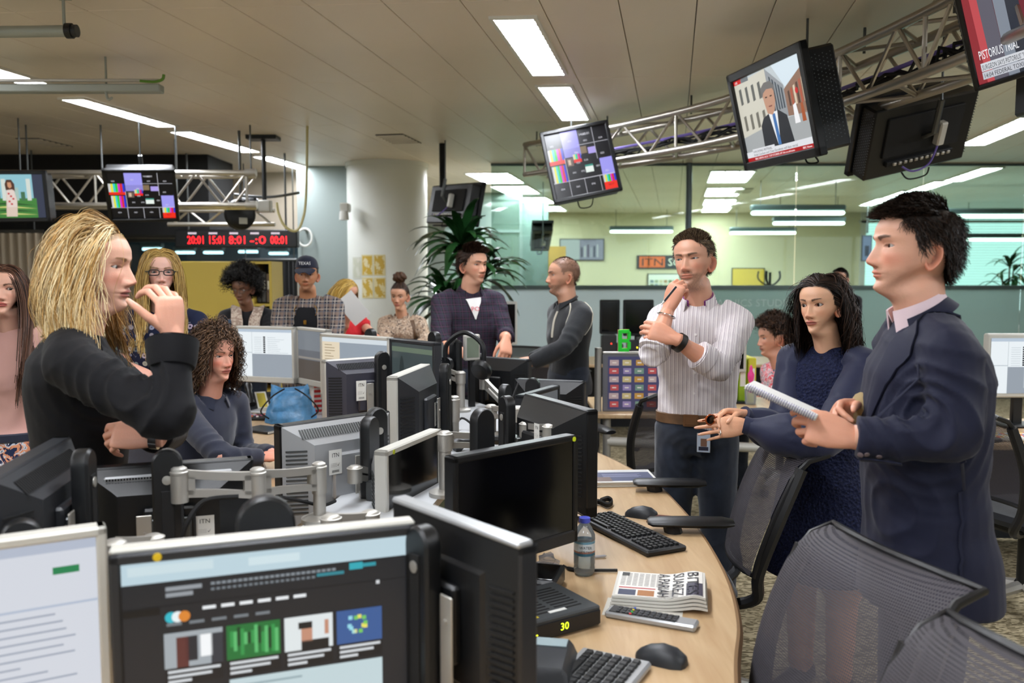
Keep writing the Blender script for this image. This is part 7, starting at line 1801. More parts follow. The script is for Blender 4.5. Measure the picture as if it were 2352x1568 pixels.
# == plaid shirt man
p = Person('young man in a dark purple plaid shirt over a white tee', 1088, 5.4, '#cc967a', yaw=R_(22))
H = Head('m', skin=p.skin, hair='#2b1b14', eye='#3a2c22', blush=.5, open_=.85, jaw=1.0, stubble=.08, res=.75); p.head(H, 1087, 566, 650, 5.4, R_(42), R_(2))
N = N_of(p, -.06); P0 = at(1085, 877, 5.42); SR, SL = sh_pts(N, p.l, .178, .065); ER, WR = at(1013, 795, 5.1), at(1058, 806, 4.95); EL, WL = at(1160, 770, 5.35), at(1162, 782, 5.1)
p.core(P0, N, [([SR, ER], [.045, .038]), ([SL, EL], [.045, .038])])
o_, SV, SF = std(p, PM, P0, N, SR, SL, [(SR, [SR, ER, ER.lerp(WR, .25)]), (SL, [SL, EL, EL.lerp(WL, .4)])], C_plaid_m, 'shirt', rad=(.07, .07, .06, .056), seed=55, voxel=.0125, amp=.005)
tf = conform(SV, SF, [N + p.f * .14 - UP * (.0 + .02 * k) for k in range(9)], [.05, .046, .042, .036, .03, .024, .018, .010, .003], .004, .004); p.add('white_tee_front', tf, C_white)
tx = MB('#c8304a'); c = BVHTree.FromPolygons([tuple(v) for v in SV], SF).find_nearest(N + p.f * .2 - UP * .075); tx.M = Matrix.Translation(c[0] + p.f * .016) @ Matrix.Rotation(p.yaw, 4, 'Z') @ Matrix.Rotation(-.35, 4, 'X'); tx.text('PO', 0, -.012, .028, 0, w=.055, align='c'); p.add('tee_print', tx, M_paint, smooth=0)
collar(p, Vector(p.HM @ Vector((0, .024, -.045))), .066, .035, C_plaid_m, gap=.75, tilt=.4, fall=.045, flare=.012, tipdrop=.05, spread=1.2, name='shirt_collar')
p.hand(WR, (.8, -.4, -.3), (0, -.7, .7), -1, curl=((.5, .6, .4),) * 4, forearm=ER, voxel=.0042); p.hand(WL, (.0, -.6, -.75), (.4, -.8, .4), 1, curl=((.6, .7, .4), (.7, .8, .4), (.8, .9, .4), (.8, .9, .4)), forearm=EL, voxel=.0042); stand_legs(p, P0, C_jean)
p.hair('hair', [strands(H, 4000, .038, 6, .0016, ['#2b1b14', '#3f2a1e', '#1c110c'], 24, d0=short_d0((-.75, .6), -.5, -.75, .2), grav=.03, lift=(.004, .018), torso=False, jit=.15)]); p.done()
# == shaven headed man
p = Person('shaven headed man in a charcoal zip fleece with pale piping', 1300, 5.4, '#c08c70', yaw=R_(-68))
def buzz(x, y, z): return default_hairmask(x, y, z - .004)
H = Head('m', skin=p.skin, hair='#4a3a30', stubble=.6, blush=.4, open_=.8, res=.75, hairmask=lambda x, y, z: buzz(x, y, z) * .62); p.head(H, 1294, 590, 675, 5.4, R_(-80), R_(0))
N = N_of(p, -.065); P0 = at(1308, 877, 5.42); SR, SL = sh_pts(N, p.l, .175, .065); EL, WL = at(1300, 795, 5.1), at(1222, 832, 5.15); ER, WR = at(1285, 800, 5.65), at(1222, 826, 5.4)
p.core(P0, N, [([SR, ER, WR], [.045, .038, .03]), ([SL, EL, WL], [.045, .038, .03])])
o_, SV, SF = std(p, PM, P0, N, SR, SL, [(SR, [SR, ER, WR]), (SL, [SL, EL, WL])], C_fleece, 'fleece', rad=(.07, .072, .06, .048), seed=57, voxel=.0125, amp=.005)
collar(p, Vector(p.HM @ Vector((0, .024, -.055))), .064, .05, C_fleece, gap=.45, tilt=.4, fall=.012, flare=.006, name='stand_collar')
M_pipe = cloth('cream_piping', '#c9c4b4')
p.add('piping', conform(SV, SF, smoothpath([N + p.l * .07 + UP * .02 + p.f * .03, N + p.l * .14 + p.f * .05 - UP * .02, N + p.l * .16 + p.f * .09 - UP * .10, N + p.l * .15 + p.f * .11 - UP * .2], 5), .004, .003, .003), M_pipe); p.add('piping', conform(SV, SF, smoothpath([N + p.l * .09 + UP * .01 - p.f * .03, N + p.l * .19 - p.f * .02 - UP * .04, N + p.l * .22 - p.f * .02 - UP * .12, N + p.l * .24 - p.f * .01 - UP * .19], 5), .004, .003, .003), M_pipe)
p.add('zip_edge', conform(SV, SF, [N + p.f * .13 + p.l * .02 - UP * (.02 + .03 * k) for k in range(7)], .010, .003, .004), M_pipe)
p.hand(WR, (-.9, -.3, -.2), (0, -.5, .8), -1, forearm=None, voxel=.005); p.hand(WL, (-.9, -.2, -.2), (0, -.6, .8), 1, voxel=.005); stand_legs(p, P0, C_jean)
p.hair('hair', [strands(H, 2500, .004, 3, .0010, ['#4a3a30', '#5a483c'], 25, root=buzz, d0=lambda q, n, R: n, grav=0, lift=(.001, .002), torso=False, jit=.2)]); p.done()
# == seated woman in a floral blouse
p = Person('seated woman with short curly hair in a red and white floral blouse', 1785, 6.3, '#c48c74', yaw=R_(-72))
H = Head('f', skin=p.skin, hair='#33221a', lips='#9a544e', blush=.4, open_=.7, res=.6); p.head(H, 1776, 734, 815, 6.3, R_(-84), R_(6))
N = N_of(p, -.08); P0 = at(1795, 967, 6.32); SR, SL = sh_pts(N, p.l, .155, .05); EL, WL = at(1790, 915, 6.05), at(1722, 930, 6.05); ER, WR = at(1770, 915, 6.5), at(1712, 920, 6.25)
p.core(P0, N, [([SR, ER], [.04, .032]), ([SL, EL], [.04, .032])])
std(p, PF, P0, N, SR, SL, [(SR, [SR, SR.lerp(ER, .75)]), (SL, [SL, SL.lerp(EL, .75)])], C_floral, 'blouse', rad=(.064, .068, .064, .062), seed=59, voxel=.0135)
p.hand(WR, (-.9, 0, .2), (0, -.5, .8), -1, size=.92, curl=((.7, .8, .4),) * 4, forearm=ER, voxel=.005); p.hand(WL, (-.9, .1, .25), (0, -.9, .4), 1, size=.92, curl=((.7, .8, .4),) * 4, forearm=EL, voxel=.005); sit_legs(p, P0, C_jean)
g = MB(); c = p.HM @ Vector((.076, .016, .055)); g.ball(tuple(c), .008, 8, 6); p.add('earring', g, pmat('bright_silver', '#dddde0', .15, metal=1.0))
p.hair('hair', [strands(H, 2600, .055, 9, .0028, ['#33221a', '#5a3e2c', '#22160f'], 26, d0=lambda q, n, R: n * .7 + np.array([0, .1, .3]), grav=.08, lift=(.008, .034), torso=False, jit=.35, curl=.006, freq=2)]); p.done()
c = at(1697, 915, 6.05); t = thing('mobile_phone', 'dark mobile phone held by the woman in a floral blouse', 'phone', c, rz=.6)
b_ = MB(); b_.M = Matrix.Rotation(.5, 4, 'Y'); b_.box((0, 0, 0), (.12, .06, .010), .003); b_.build('case', M_black, t); b_ = MB(); b_.M = Matrix.Rotation(.5, 4, 'Y'); b_.box((0, 0, .0055), (.105, .05, .001)); b_.build('glass_front', M_screen_dim, t)
# == man beyond, half hidden
p = Person('dark haired man half hidden behind the woman in navy lace', 1928, 9.6, '#a87a62', yaw=R_(-40))
H = Head('m', skin=p.skin, hair='#1a120e', stubble=.3, res=.4); p.head(H, 1930, 616, 664, 9.6, R_(-40), R_(0))
N = N_of(p); P0 = at(1930, 770, 9.62); SR, SL = sh_pts(N, p.l, .175, .065); ER, WR = SR - UP * .28, SR - UP * .5 + p.f * .1; EL, WL = SL - UP * .28, SL - UP * .5 + p.f * .1
p.core(P0, N, [([SR, ER, WR], [.045, .038, .03]), ([SL, EL, WL], [.045, .038, .03])]); std(p, PM, P0, N, SR, SL, [(SR, [SR, ER, WR]), (SL, [SL, EL, WL])], C_black, 'shirt', seed=61, voxel=.018)
p.hand(WR, (0, -.2, -1), (-1, 0, 0), -1, voxel=.006); p.hand(WL, (0, -.2, -1), (1, 0, 0), 1, voxel=.006); stand_legs(p, P0, C_jean)
p.hair('hair', [strands(H, 1500, .02, 4, .0025, ['#1a120e'], 27, d0=short_d0(), grav=.05, lift=(.002, .008), torso=False)]); p.done()
# == mesh task chairs
def meshcloth():
 m = bpy.data.materials.new('chair_mesh_fabric'); m.use_nodes = True; nt = m.node_tree; nt.nodes.clear(); L = nt.links.new
 out = nd(nt, 'ShaderNodeOutputMaterial'); b = nd(nt, 'ShaderNodeBsdfPrincipled'); b.inputs['Base Color'].default_value = (*lin('#444147'), 1); b.inputs['Roughness'].default_value = .7
 tr = nd(nt, 'ShaderNodeBsdfTransparent'); mx = nd(nt, 'ShaderNodeMixShader')
 tc = nd(nt, 'ShaderNodeTexCoord'); s = nd(nt, 'ShaderNodeSeparateXYZ'); L(tc.outputs['Object'], s.inputs[0])
 a = mth(nt, L, 'FRACT', mth(nt, L, 'ADD', mth(nt, L, 'MULTIPLY', s.outputs[0], 190), 100)); c = mth(nt, L, 'FRACT', mth(nt, L, 'ADD', mth(nt, L, 'MULTIPLY', s.outputs[2], 190), 100))
 hole = mth(nt, L, 'MULTIPLY', mth(nt, L, 'LESS_THAN', a, .42), mth(nt, L, 'LESS_THAN', c, .42))
 L(hole, mx.inputs[0]); L(b.outputs[0], mx.inputs[1]); L(tr.outputs[0], mx.inputs[2]); L(mx.outputs[0], out.inputs[0]); return m
M_mesh = meshcloth()
M_chair = pmat('chair_frame_black', '#1b1b1d', .4, bump=(500, .1))
M_seat = cloth('chair_seat_fabric', '#222327', .9)
def make_chair(label, x, y, face, arms=True, zoff=0.0, group=None):
 """face = direction the sitter looks, degrees from -y, counterclockwise"""
 t = thing('office_chair', label, 'chair', (x, y, 0), rz=R_(face), group=group)
 R = []
 for k in range(3):
  z, e = ((.44, .9), (.47, 1.0), (.495, .93))[k]
  R.append([(.25 * e * math.copysign(abs(math.cos(a)) ** .5, math.cos(a)), -.02 + .24 * e * math.copysign(abs(math.sin(a)) ** .5, math.sin(a)), z - (.02 if (k == 2 and abs(math.cos(a)) < .5 and math.sin(a) < 0) else 0)) for a in (2 * PI * i / 28 for i in range(28))])
 MB().loft(R).build('seat', M_seat, t)
 nx, nz = 13, 16
 def bp(u, v, off=0.0):
  z = .56 + .46 * v; w = .21 + .035 * math.sin(min(1, v * 1.2) * PI * .75); xx = (u - .5) * 2 * w
  yy = .235 + .10 * (v - .15) ** 2 * (1 if v > .15 else 1.6) + .11 * v + off - .035 * (1 - (2 * u - 1) ** 2)
  q_ = max(0, (v - .86) / .14); yy += .05 * q_ ** 1.6; z -= .022 * q_ ** 2.5
  return Vector((xx, yy, z - (.012 * (2 * u - 1) ** 4 if v > .8 else 0)))
 mb = MB(); mb.raw(np.array([bp(i / nx, k / nz)[:] for k in range(nz + 1) for i in range(nx + 1)]), [[k * (nx + 1) + i, k * (nx + 1) + i + 1, (k + 1) * (nx + 1) + i + 1, (k + 1) * (nx + 1) + i] for k in range(nz) for i in range(nx)])
 mb.build('mesh_back', M_mesh, t, smooth=3)
 fr = MB()
 edge = [bp(0, k / 12, .014) for k in range(13)] + [bp(i / 8, 1, .004) for i in range(1, 8)] + [bp(1, k / 12, .014) for k in range(12, -1, -1)] + [bp(i / 8, 0, .008) for i in range(7, 0, -1)]
 fr.tube(edge, .0105, 8, closed=True); fr.build('back_frame', M_chair, t)
 for s in (-1, 1):
  MB().tube(smoothpath([bp((s + 1) / 2, .85, .02), bp((s + 1) / 2, .4, .035), Vector((s * .20, .27, .56)), Vector((s * .16, .27, .46)), Vector((s * .09, .16, .41)), Vector((s * .04, .04, .41))], 5), .021, 8).build('back_upright', M_chair, t)
  if arms:
   R = []
   for k, (yy, hw, hz) in enumerate(((-.12, .028, .008), (-.105, .042, .014), (.02, .046, .017), (.13, .043, .017), (.165, .030, .010))):
    R.append([(s * .275 + hw * math.cos(a), yy, .765 + hz * math.sin(a) + zoff) for a in (2 * PI * i / 14 for i in range(14))])
   MB().loft(R).build('arm_pad', M_black, t)
   MB().tube(smoothpath([(s * .275, -.04, .76 + zoff), (s * .285, -.02, .66), (s * .29, .0, .5), (s * .22, .0, .43), (s * .1, 0, .42)], 5), [.030] * 6 + [.024] * 8 + [.020] * 7, 8).build('arm_post', M_chair, t)
 MB().box((0, .02, .415), (.2, .24, .05), .015).build('mechanism', M_chair, t)
 MB().cyl((0, 0, .13), (0, 0, .41), .03, n=14).build('gas_column', M_black, t)
 for k in range(5):
  a = 2 * PI * k / 5 + .3; d = Vector((math.cos(a), math.sin(a), 0))
  MB().tube([d * .03 + UP * .12, d * .16 + UP * .105, d * .30 + UP * .075], [.028, .024, .018], 8).build('base_spoke', M_alu, t)
  c = MB(); n = Vector((-d.y, d.x, 0)); 
  for q in (-1, 1): c.cyl(d * .30 + UP * .03 + n * .008 * q, d * .30 + UP * .03 + n * .024 * q, .028, n=14)
  c.build('caster', M_black, t)
 return t
make_chair('mesh task chair pushed to the wooden desk with both arm pads over its edge', .59, 3.14, -93)
make_chair('mesh task chair with wide backrest in front of the man in the navy suit', .385, 1.74, -75, zoff=-.11)
make_chair('mesh task chair nearest the frame corner, only its backrest top showing', .41, 1.15, -71, zoff=-.11)
make_chair('dark mesh task chair behind the striped shirt, by the poster screen', .72, 4.75, 200)
make_chair('black mesh task chair behind the navy suit, at the far desk with keyboard', 2.42, 4.02, 110)
make_chair('black perforated mesh chair in front of the blush pink blouse', -1.74, 2.92, 165, arms=False)
make_chair('dark task chair at the far desk beyond the plaid shirt', .35, 7.4, 150)
make_chair('dark task chair beside the pale frosted panel behind the charcoal fleece', 1.35, 7.9, 200)
make_chair('dark chair under the curly haired woman in navy', -1.46, 3.78, 62, arms=False)
make_chair('dark chair under the woman in a floral blouse', 1.98, 6.35, -72, arms=False)
# == things on the near desk
def on_desk(px, py, z=DZ): p = onz(px, py, z); return p
def dthing(name, label, cat, px, py, ang=0.0, z=DZ, group=None):
 p = onz(px, py, z); return thing(name, label, cat, (p.x, p.y, z), rz=ang, group=group)
def dirang(p0, p1, z=DZ): a, b = onz(*p0, z), onz(*p1, z); return math.atan2(b.y - a.y, b.x - a.x), (b - a).length
def keyboard(label, c, ang, L=.44, W=.15, case=None, keys=None, colour_keys=None, z=DZ, lower=None):
 t = thing('keyboard', label, 'keyboard', (c[0], c[1], z), rz=ang)
 MB().box((0, 0, .010), (L, W, .018), .005).build('case', case or M_black, t)
 K = keys or M_black; km = None; rows = 6; cols = 20
 for r in range(rows):
  for cc in range(cols):
   if cc in (14, 18) and r > 0: pass
   if cc == 14 : continue
   x = -L / 2 + .016 + (L - .032) * (cc + .5) / cols; y = -W / 2 + .016 + (W - .032) * (r + .5) / rows
   wk = (L - .032) / cols * .84; hk = (W - .032) / rows * .82
   if r == 0 and 3 <= cc <= 8:
    if cc != 5: continue
    wk *= 6.8
   if colour_keys:
    rr = random.Random(r * 31 + cc); m_ = MB(colour_keys[rr.randrange(len(colour_keys))]).box((0, 0, 0), (wk, hk, .008), .0015, taper=(.86, .86)); o = m_.build('key', M_paint, t, smooth=0)
   elif km is None or r == 0 and cc == 5: o = MB().box((0, 0, 0), (wk, hk, .008), .0015, taper=(.86, .86)).build('key', K, t, smooth=0); km = km or o
   else: o = km.copy(); COL.objects.link(o); o.parent = t
   o.location = (x, y, .0215)
 return t
a, l = dirang((1372, 1192), (1520, 1265))
kc = on_desk(1443, 1229); keyboard('black keyboard on the wooden desk behind the water bottle', kc, a, .44, .15)
MB
a, l = dirang((1335, 1500), (1500, 1536)); kc2 = on_desk(1418, 1517); kc2 = kc2 + Vector((math.sin(a), -math.cos(a), 0)) * .225; keyboard('silver and black keyboard at the bottom frame edge of the desk', kc2, a - PI / 2, .44, .165, case=M_silver)
def mouse(label, px, py, ang, s=1.0):
 t = dthing('computer_mouse', label, 'mouse', px, py, ang); R = []
 for y, hw, h in ((-.055, .010, .012), (-.05, .022, .022), (-.03, .030, .034), (0, .031, .038), (.03, .029, .030), (.05, .022, .018), (.057, .010, .010)):
  R.append([(hw * s * math.copysign(abs(math.cos(q)) ** .8, math.cos(q)), y * s, max(0.0, h * s * math.sin(q)) if math.sin(q) > 0 else 0.0) for q in (2 * PI * k / 16 for k in range(16))])
 MB().loft(R).build('shell', M_dark, t); MB().cyl((-.003, .034, .0225), (.003, .034, .0225), .007, n=12).build('scroll_wheel', M_black, t)
 return t
mouse('black mouse on the wooden desk beside the brown wallet', 1474, 1186, R_(65), 1.05)
mm = mouse('large dark mouse at the bottom edge of the desk beside the silver keyboard', 1520, 1518, R_(60), 1.05)
mc = MB(); P_ = [on_desk(1440, 1187), on_desk(1405, 1188), on_desk(1375, 1186), on_desk(1350, 1180)]; tag(MB().tube(smoothpath([p + UP * .003 for p in P_], 5), .0022, 6).build('mouse_cable', M_black), 'thin black cable of the mouse on the desk by the keyboard', 'cable')
P_ = [on_desk(1262, 1545), on_desk(1290, 1538), on_desk(1325, 1520)]; tag(MB().tube(smoothpath([p + UP * .003 for p in P_], 5), .0025, 6).build('keyboard_cable', M_black), 'thin black cable leading from the silver keyboard to the phone', 'cable')
def bottle(label, p, h, r, cap, lab, water=.55, tall=False):
 t = thing('water_bottle', label, 'bottle', p)
 M_pet = glassmat('highlit_pet', '#f4f8fa', rough=.05, haze=.22, hazecol='#e6ecf0')  # whitish haze painted in for the highlights a clear bottle refracts
 prof = [(0, .002), (r * .75, .0), (r * .95, .008), (r, .02), (r * .96, h * .18), (r, h * .2), (r, h * .36), (r * .97, h * .38), (r * .97, h * .60), (r, h * .62), (r * .98, h * .70), (r * .7, h * .82), (r * .42, h * .90), (r * .42, h * .93)]
 MB().lathe(prof, 22).build('body', M_pet, t)
 MB().lathe([(0, .004), (r * .9, .006), (r * .92, h * water * .99), (0, h * water)], 18).build('water', glassmat('highlit_water', '#eaf2f4', haze=.15, hazecol='#dfe8ec'), t)  # same painted highlight haze in the water
 MB().lathe([(0, h * .915), (r * .52, h * .915), (r * .54, h * .93), (r * .52, h * .995), (r * .45, h), (0, h)], 20).build('cap', pmat('cap_' + cap, cap, .4), t)
 L_ = MB(); n = 28
 for k in range(n):
  a0, a1 = 2 * PI * k / n, 2 * PI * (k + 1) / n
  for z0, z1, c in lab:
   L_.setcol(c); L_.quad((r * .985 * math.sin(a0), -r * .985 * math.cos(a0), z0 * h), (r * .985 * math.sin(a1), -r * .985 * math.cos(a1), z0 * h), (r * .985 * math.sin(a1), -r * .985 * math.cos(a1), z1 * h), (r * .985 * math.sin(a0), -r * .985 * math.cos(a0), z1 * h))
 lo = L_.build('label', M_paint, t, smooth=0)
 x = MB('#33424c'); x.text('WATER', -r * .55, h * .49, h * .05, -r * 1.0, w=r * 1.15); x.text('SPRING', -r * .55, h * .43, h * .035, -r * 1.0, w=r * 1.15); x.build('label_lettering', M_paint, t, smooth=0)
 return t
bp_ = on_desk(1342, 1318); bottle('small clear water bottle with a blue cap on the wooden desk', bp_, .168, .031, '#4a56c8', [(.36, .41, '#2f5f74'), (.41, .44, '#9a6a5a'), (.44, .57, '#cfd6da'), (.57, .61, '#6a97ac')])
bp2 = on_desk(534, 985); bottle('tall clear water bottle on the desk beside the curly haired woman', bp2, .23, .042, '#d8dde0', [(.38, .62, '#c9ccd0'), (.38, .40, '#b05a60')], .4)
def paper_pile(label, px, py, ang, w, d, n, art):
 t = dthing('newspaper', label, 'newspaper', px, py, ang)
 for k in range(n):
  rr = random.Random(k); b = MB('#d2cfc8'); b.box((rr.uniform(-.004, .004), rr.uniform(-.004, .004), .003 + .005 * k), (w, d, .0045), .001); b.build('sheet', M_paint, t)
 a_ = MB(); a_.M = Matrix.Translation((0, 0, .003 + .005 * n - .0018)) @ Matrix.Rotation(-PI / 2, 4, 'X'); art(a_, w, d); a_.build('front_page', M_paint, t, smooth=0)
 return t
def art1(m, w, d):
 m.rect(-w / 2, -d / 2, w / 2, d / 2, -.0002, '#d9d7d2'); m.rect(-w * .42, -d * .40, w * .46, d * .30, -.0006, '#454a68'); m.rect(-w * .46, d * .34, w * .46, d * .44, -.0006, '#c2c2c6')
 for k in range(4): m.rect(-w * .3, d * (.12 - .07 * k), w * (.3 - .05 * (k % 2)), d * (.145 - .07 * k), -.001, '#8f94b0')
 m.rect(-w * .46, -d * .42, -w * .2, -d * .1, -.0012, '#6d5a54'); 
a, l = dirang((1372, 1120), (1505, 1118)); paper_pile('flat folded newspaper with a slate blue front page, far end of the desk', 1428, 1104, a, .27, .22, 4, art1)
t = dthing('newspaper', 'folded newspaper with big dark headline beside the remote control', 'newspaper', 1515, 1372, R_(-12)); 
def fold_sheet(t, w, d, z, th, seed, curl):
 R = []; n = 14
 for k in range(n + 1):
  u = k / n; x = -w / 2 + w * u; zz = z + curl * max(0, u - .55) ** 1.5 * 2.2 * (1 - max(0, u - .85) * 4)
  R.append([(x, -d / 2, zz), (x, d / 2, zz), (x, d / 2, zz + th), (x, -d / 2, zz + th)])
 MB('#cfccc4').loft(R).build('folded_sheet', M_paint, t)
for k in range(4): fold_sheet(t, .25 - .004 * k, .20 - .003 * k, .002 + .008 * k, .006, k, .03 + .004 * k)
fa = MB(); 
def zf(u): return .002 + .008 * 3 + .006 + .0012 + .042 * max(0, u - .55) ** 1.5 * 2.2 * (1 - max(0, u - .85) * 4)
def fr_(x0, y0, x1, y1, c, e=0):
 n = max(1, int((x1 - x0) / .02)); fa.setcol(c)
 for k in range(n):
  a0, a1 = x0 + (x1 - x0) * k / n, x0 + (x1 - x0) * (k + 1) / n; u0, u1 = a0 / .238 + .5, a1 / .238 + .5
  fa.quad((a0, y0, zf(u0) + e), (a1, y0, zf(u1) + e), (a1, y1, zf(u1) + e), (a0, y1, zf(u0) + e))
fr_(-.112, -.092, .112, .092, '#dedbd4'); 
for k in range(7):
 for q in range(9): fr_(-.105 + .016 * k, .075 - .011 * q, -.093 + .016 * k, .080 - .011 * q, '#8d8a86', .0004)
fr_(-.106, -.035, -.01, -.028, '#b03038', .0004); fr_(-.105, -.085, -.06, -.045, '#3a4058', .0004); fr_(-.055, -.085, -.012, -.045, '#a06a3c', .0004); fr_(-.105, .06, -.085, .085, '#333333', .0006)
for k in range(10): fr_(.0, -.09 + .0055 * k, .05, -.0875 + .0055 * k, '#9a9792', .0004)
fr_(.07, -.09, .112, .0, '#3c3848', .0004)
fa.build('front_page', M_paint, t, smooth=0)
for txt, x in (('A PARIAH', -.004), ('SUAREZ', .034), ('BITES', .072)):
 tx = MB('#23222c'); tx.text(txt, 0, 0, .030, 0, w=.17); tx.v = [(x + v[2], .086 - v[0], zf((x + v[2]) / .238 + .5) + .0016) for v in tx.v]; tx.build('headline', M_paint, t, smooth=0)
t2 = dthing('newspaper_supplement', 'thin supplement with yellow letters peeking out under the folded newspaper', 'newspaper', 1480, 1392, R_(-14), DZ); t2.location.z = DZ
MB('#c9c6bc').box((0, -.025, .0008), (.2, .12, .0015)).build('sheet', M_paint, t2); y_ = MB('#d8c81c'); y_.M = Matrix.Translation((0, 0, .0018)) @ Matrix.Rotation(-PI / 2, 4, 'X'); y_.rect(-.09, -.080, -.03, -.05, 0, '#2f6a3a'); y_.text('FE', -.085, -.077, .024, -.0004, '#d8c81c'); y_.build('lettering', M_paint, t2, smooth=0)
a, l = dirang((1395, 1405), (1600, 1440)); c = on_desk(1496, 1428); t = thing('remote_control', 'long silver and black remote control in front of the folded newspaper', 'remote', (c.x, c.y, DZ), rz=a)
MB().box((0, 0, .009), (l, .05, .018), .005).build('body', M_silver, t); MB().box((-.02, 0, .0185), (l * .74, .042, .002), .0008).build('key_field', M_black, t)
b0 = None
for k in range(11):
 for q in range(3):
  if b0 is None: o = b0 = MB().box((0, 0, 0), (.010, .008, .003), .001).build('button', M_dark, t, smooth=0)
  else: o = b0.copy(); COL.objects.link(o); o.parent = t
  o.location = (-l * .36 + .0145 * k, -.013 + .013 * q, .0205)
for k, c_ in enumerate(('#c03030', '#30a040', '#c8b020', '#3050b0')): MB(c_).box((-l * .40 + .0145 * 3, -.0195 + .013 * k, .0205), (.006, .006, .004), .001).build('coloured_button', M_paint, t, smooth=0)
q = [onz(1232, 1478, DZ), onz(1388, 1435, DZ)]; a = math.atan2(q[1].y - q[0].y, q[1].x - q[0].x); c = (q[0] + q[1]) / 2; L_ = .30
t = thing('set_top_box', 'dark grey slotted set top box with yellow green digits on the desk', 'set top box', (c.x, c.y, DZ), rz=a)
M_stb = pmat('stb_grey', '#3d4042', .45); MB().box((-.06, .10, .028), (L_, .20, .05), .004).build('case', M_stb, t)
b = MB(); b.box((-.06, -.0015, .026), (L_ * .98, .004, .034), .001); b.build('front_panel', M_black, t); d_ = MB(); d_.M = Matrix.Translation((0, -.0042, 0)); d_.text('30', -.035, .018, .018, 0, '#b8d820'); d_.setcol('#d8e020'); d_.lathe([(0, 0), (.0045, 0), (.0045, .001), (0, .001)], 10, (-.105, 0, .022)); d_.build('led_digits', M_led, t, smooth=0)
sl = MB()
for k in range(9):
 for q_ in range(3): sl.box((-.17 + .085 * q_ + .02, .035 + .016 * k, .0533), (.07, .006, .001))
tag(sl.build('top_slot', M_blackm, t, smooth=0), kind='stuff'); lb = MB('#d8d8d4'); lb.box((-.02, .03, .0535), (.05, .012, .001)); lb.setcol('#d8c020'); lb.box((-.11, .022, .0535), (.055, .010, .001)); lb.setcol('#c9c9c6'); lb.box((-.13, .13, .0535), (.06, .05, .001)); lb.build('top_label', M_paint, t, smooth=0)
for s in (-1, 1): MB().cyl((-.06 + s * .11, .03, 0), (-.06 + s * .11, .03, .004), .012, n=10).build('foot', M_black, t)
t = dthing('desk_phone', 'black desk phone mostly hidden behind the nearest black monitor back', 'telephone', 1228, 1552, R_(-10)); MB().box((0, 0, .03), (.17, .2, .05), .01, taper=(.9, .8)).build('base', M_dark, t); MB().box((-.05, 0, .066), (.05, .19, .03), .012).build('handset', M_black, t); MB('#8fa0a4').box((.03, .05, .0565), (.07, .04, .002)).build('display', M_paint, t)
t = dthing('phone_stand', 'black slab device standing behind the set top box', 'device', 1238, 1352, R_(-14)); MB().box((0, 0, .025), (.12, .15, .05), .008).build('case', M_black, t); MB().box((0, -.005, .0515), (.10, .12, .003), .001).build('glass_front', M_screen_dim, t)
t = dthing('plastic_wrapper', 'crumpled clear wrapper on the desk left of the water bottle', 'wrapper', 1256, 1302, .4); rr = random.Random(4); mb = MB(); R = []
for k in range(8): R.append([(.05 * math.cos(a_) * (1 - .1 * k) * rr.uniform(.7, 1.1), .035 * math.sin(a_) * (1 - .1 * k) * rr.uniform(.7, 1.1), .004 + .006 * k * rr.uniform(.6, 1.1)) for a_ in (2 * PI * i / 9 for i in range(9))])
mb.loft(R).build('film', glassmat('wrapper_film', '#e6e6ea', haze=.25, hazecol='#c9c9cc', rough=.1), t, smooth=0)
tag(MB().tube(smoothpath([onz(x, y, DZ + .006) for x, y in ((1294, 1298), (1310, 1306), (1340, 1309), (1380, 1309), (1418, 1309))], 5), [.003] * 4 + [.006] * 6 + [.0045] * 11, 6).build('plastic_fork', M_black), 'black plastic fork lying on the desk behind the water bottle', 'fork')
a0, a1 = onz(1366, 1278, DZ + .005), onz(1393, 1276, DZ + .005); tag(MB('#c9ccd6').tube([a0, a0.lerp(a1, .85), a1], [.004, .004, .001], 8).build('ballpoint_pen', M_gloss), 'slim pale ballpoint pen on the desk by the bottle', 'pen')
a, l = dirang((1492, 1200), (1545, 1205)); t = dthing('wallet', 'brown leather wallet on the desk beside the black mouse', 'wallet', 1522, 1198, a); MB().box((0, 0, .007), (.10, .085, .013), .004).build('cover', pmat('oxblood_leather', '#5a2a20', .4, noise=(40, .2)), t); MB('#c9b9a0').box((0, 0, .007), (.094, .086, .004)).build('leaves', M_paint, t)
cc = MB(); pth = smoothpath([onz(x, y, DZ + .012) for x, y in ((1345, 1158), (1372, 1152), (1395, 1160), (1406, 1152), (1396, 1145), (1380, 1150))], 10); hel = []
for i, p_ in enumerate(pth):
 for k in range(5): 
  f_ = k / 5; q_ = p_ if i + 1 == len(pth) else p_.lerp(pth[i + 1], f_); a_ = 2 * PI * f_; hel.append(q_ + Vector((0, .009 * math.cos(a_), .009 * math.sin(a_))))
tag(cc.tube(hel, .0026, 5).build('telephone_cable', M_black), 'coiled black telephone cord on the desk by the far newspaper', 'cord')
t = dthing('desk_phone', 'black desk telephone with pale yellow key card, under the white sheet monitor', 'telephone', 604, 938, R_(25)); ph = MB(); ph.M = Matrix.Rotation(.55, 4, 'X'); ph.box((0, .02, .03), (.2, .2, .03), .008); ph.build('base', M_dark, t); MB().tube(smoothpath([(-.075, -.06, .04), (-.08, .0, .10), (-.075, .10, .14)], 5), [.026] * 3 + [.018] * 5 + [.026] * 3, 10).build('handset', M_black, t)
k_ = MB('#c9b84a'); k_.M = Matrix.Rotation(.55, 4, 'X'); k_.setcol('#d9d6cc'); k_.box((-.005, .03, .0462), (.07, .17, .001)); k_.setcol('#b9a83c'); k_.box((-.005, .03, .0470), (.05, .14, .001)); k_.build('key_card', M_paint, t, smooth=0); kb0 = None
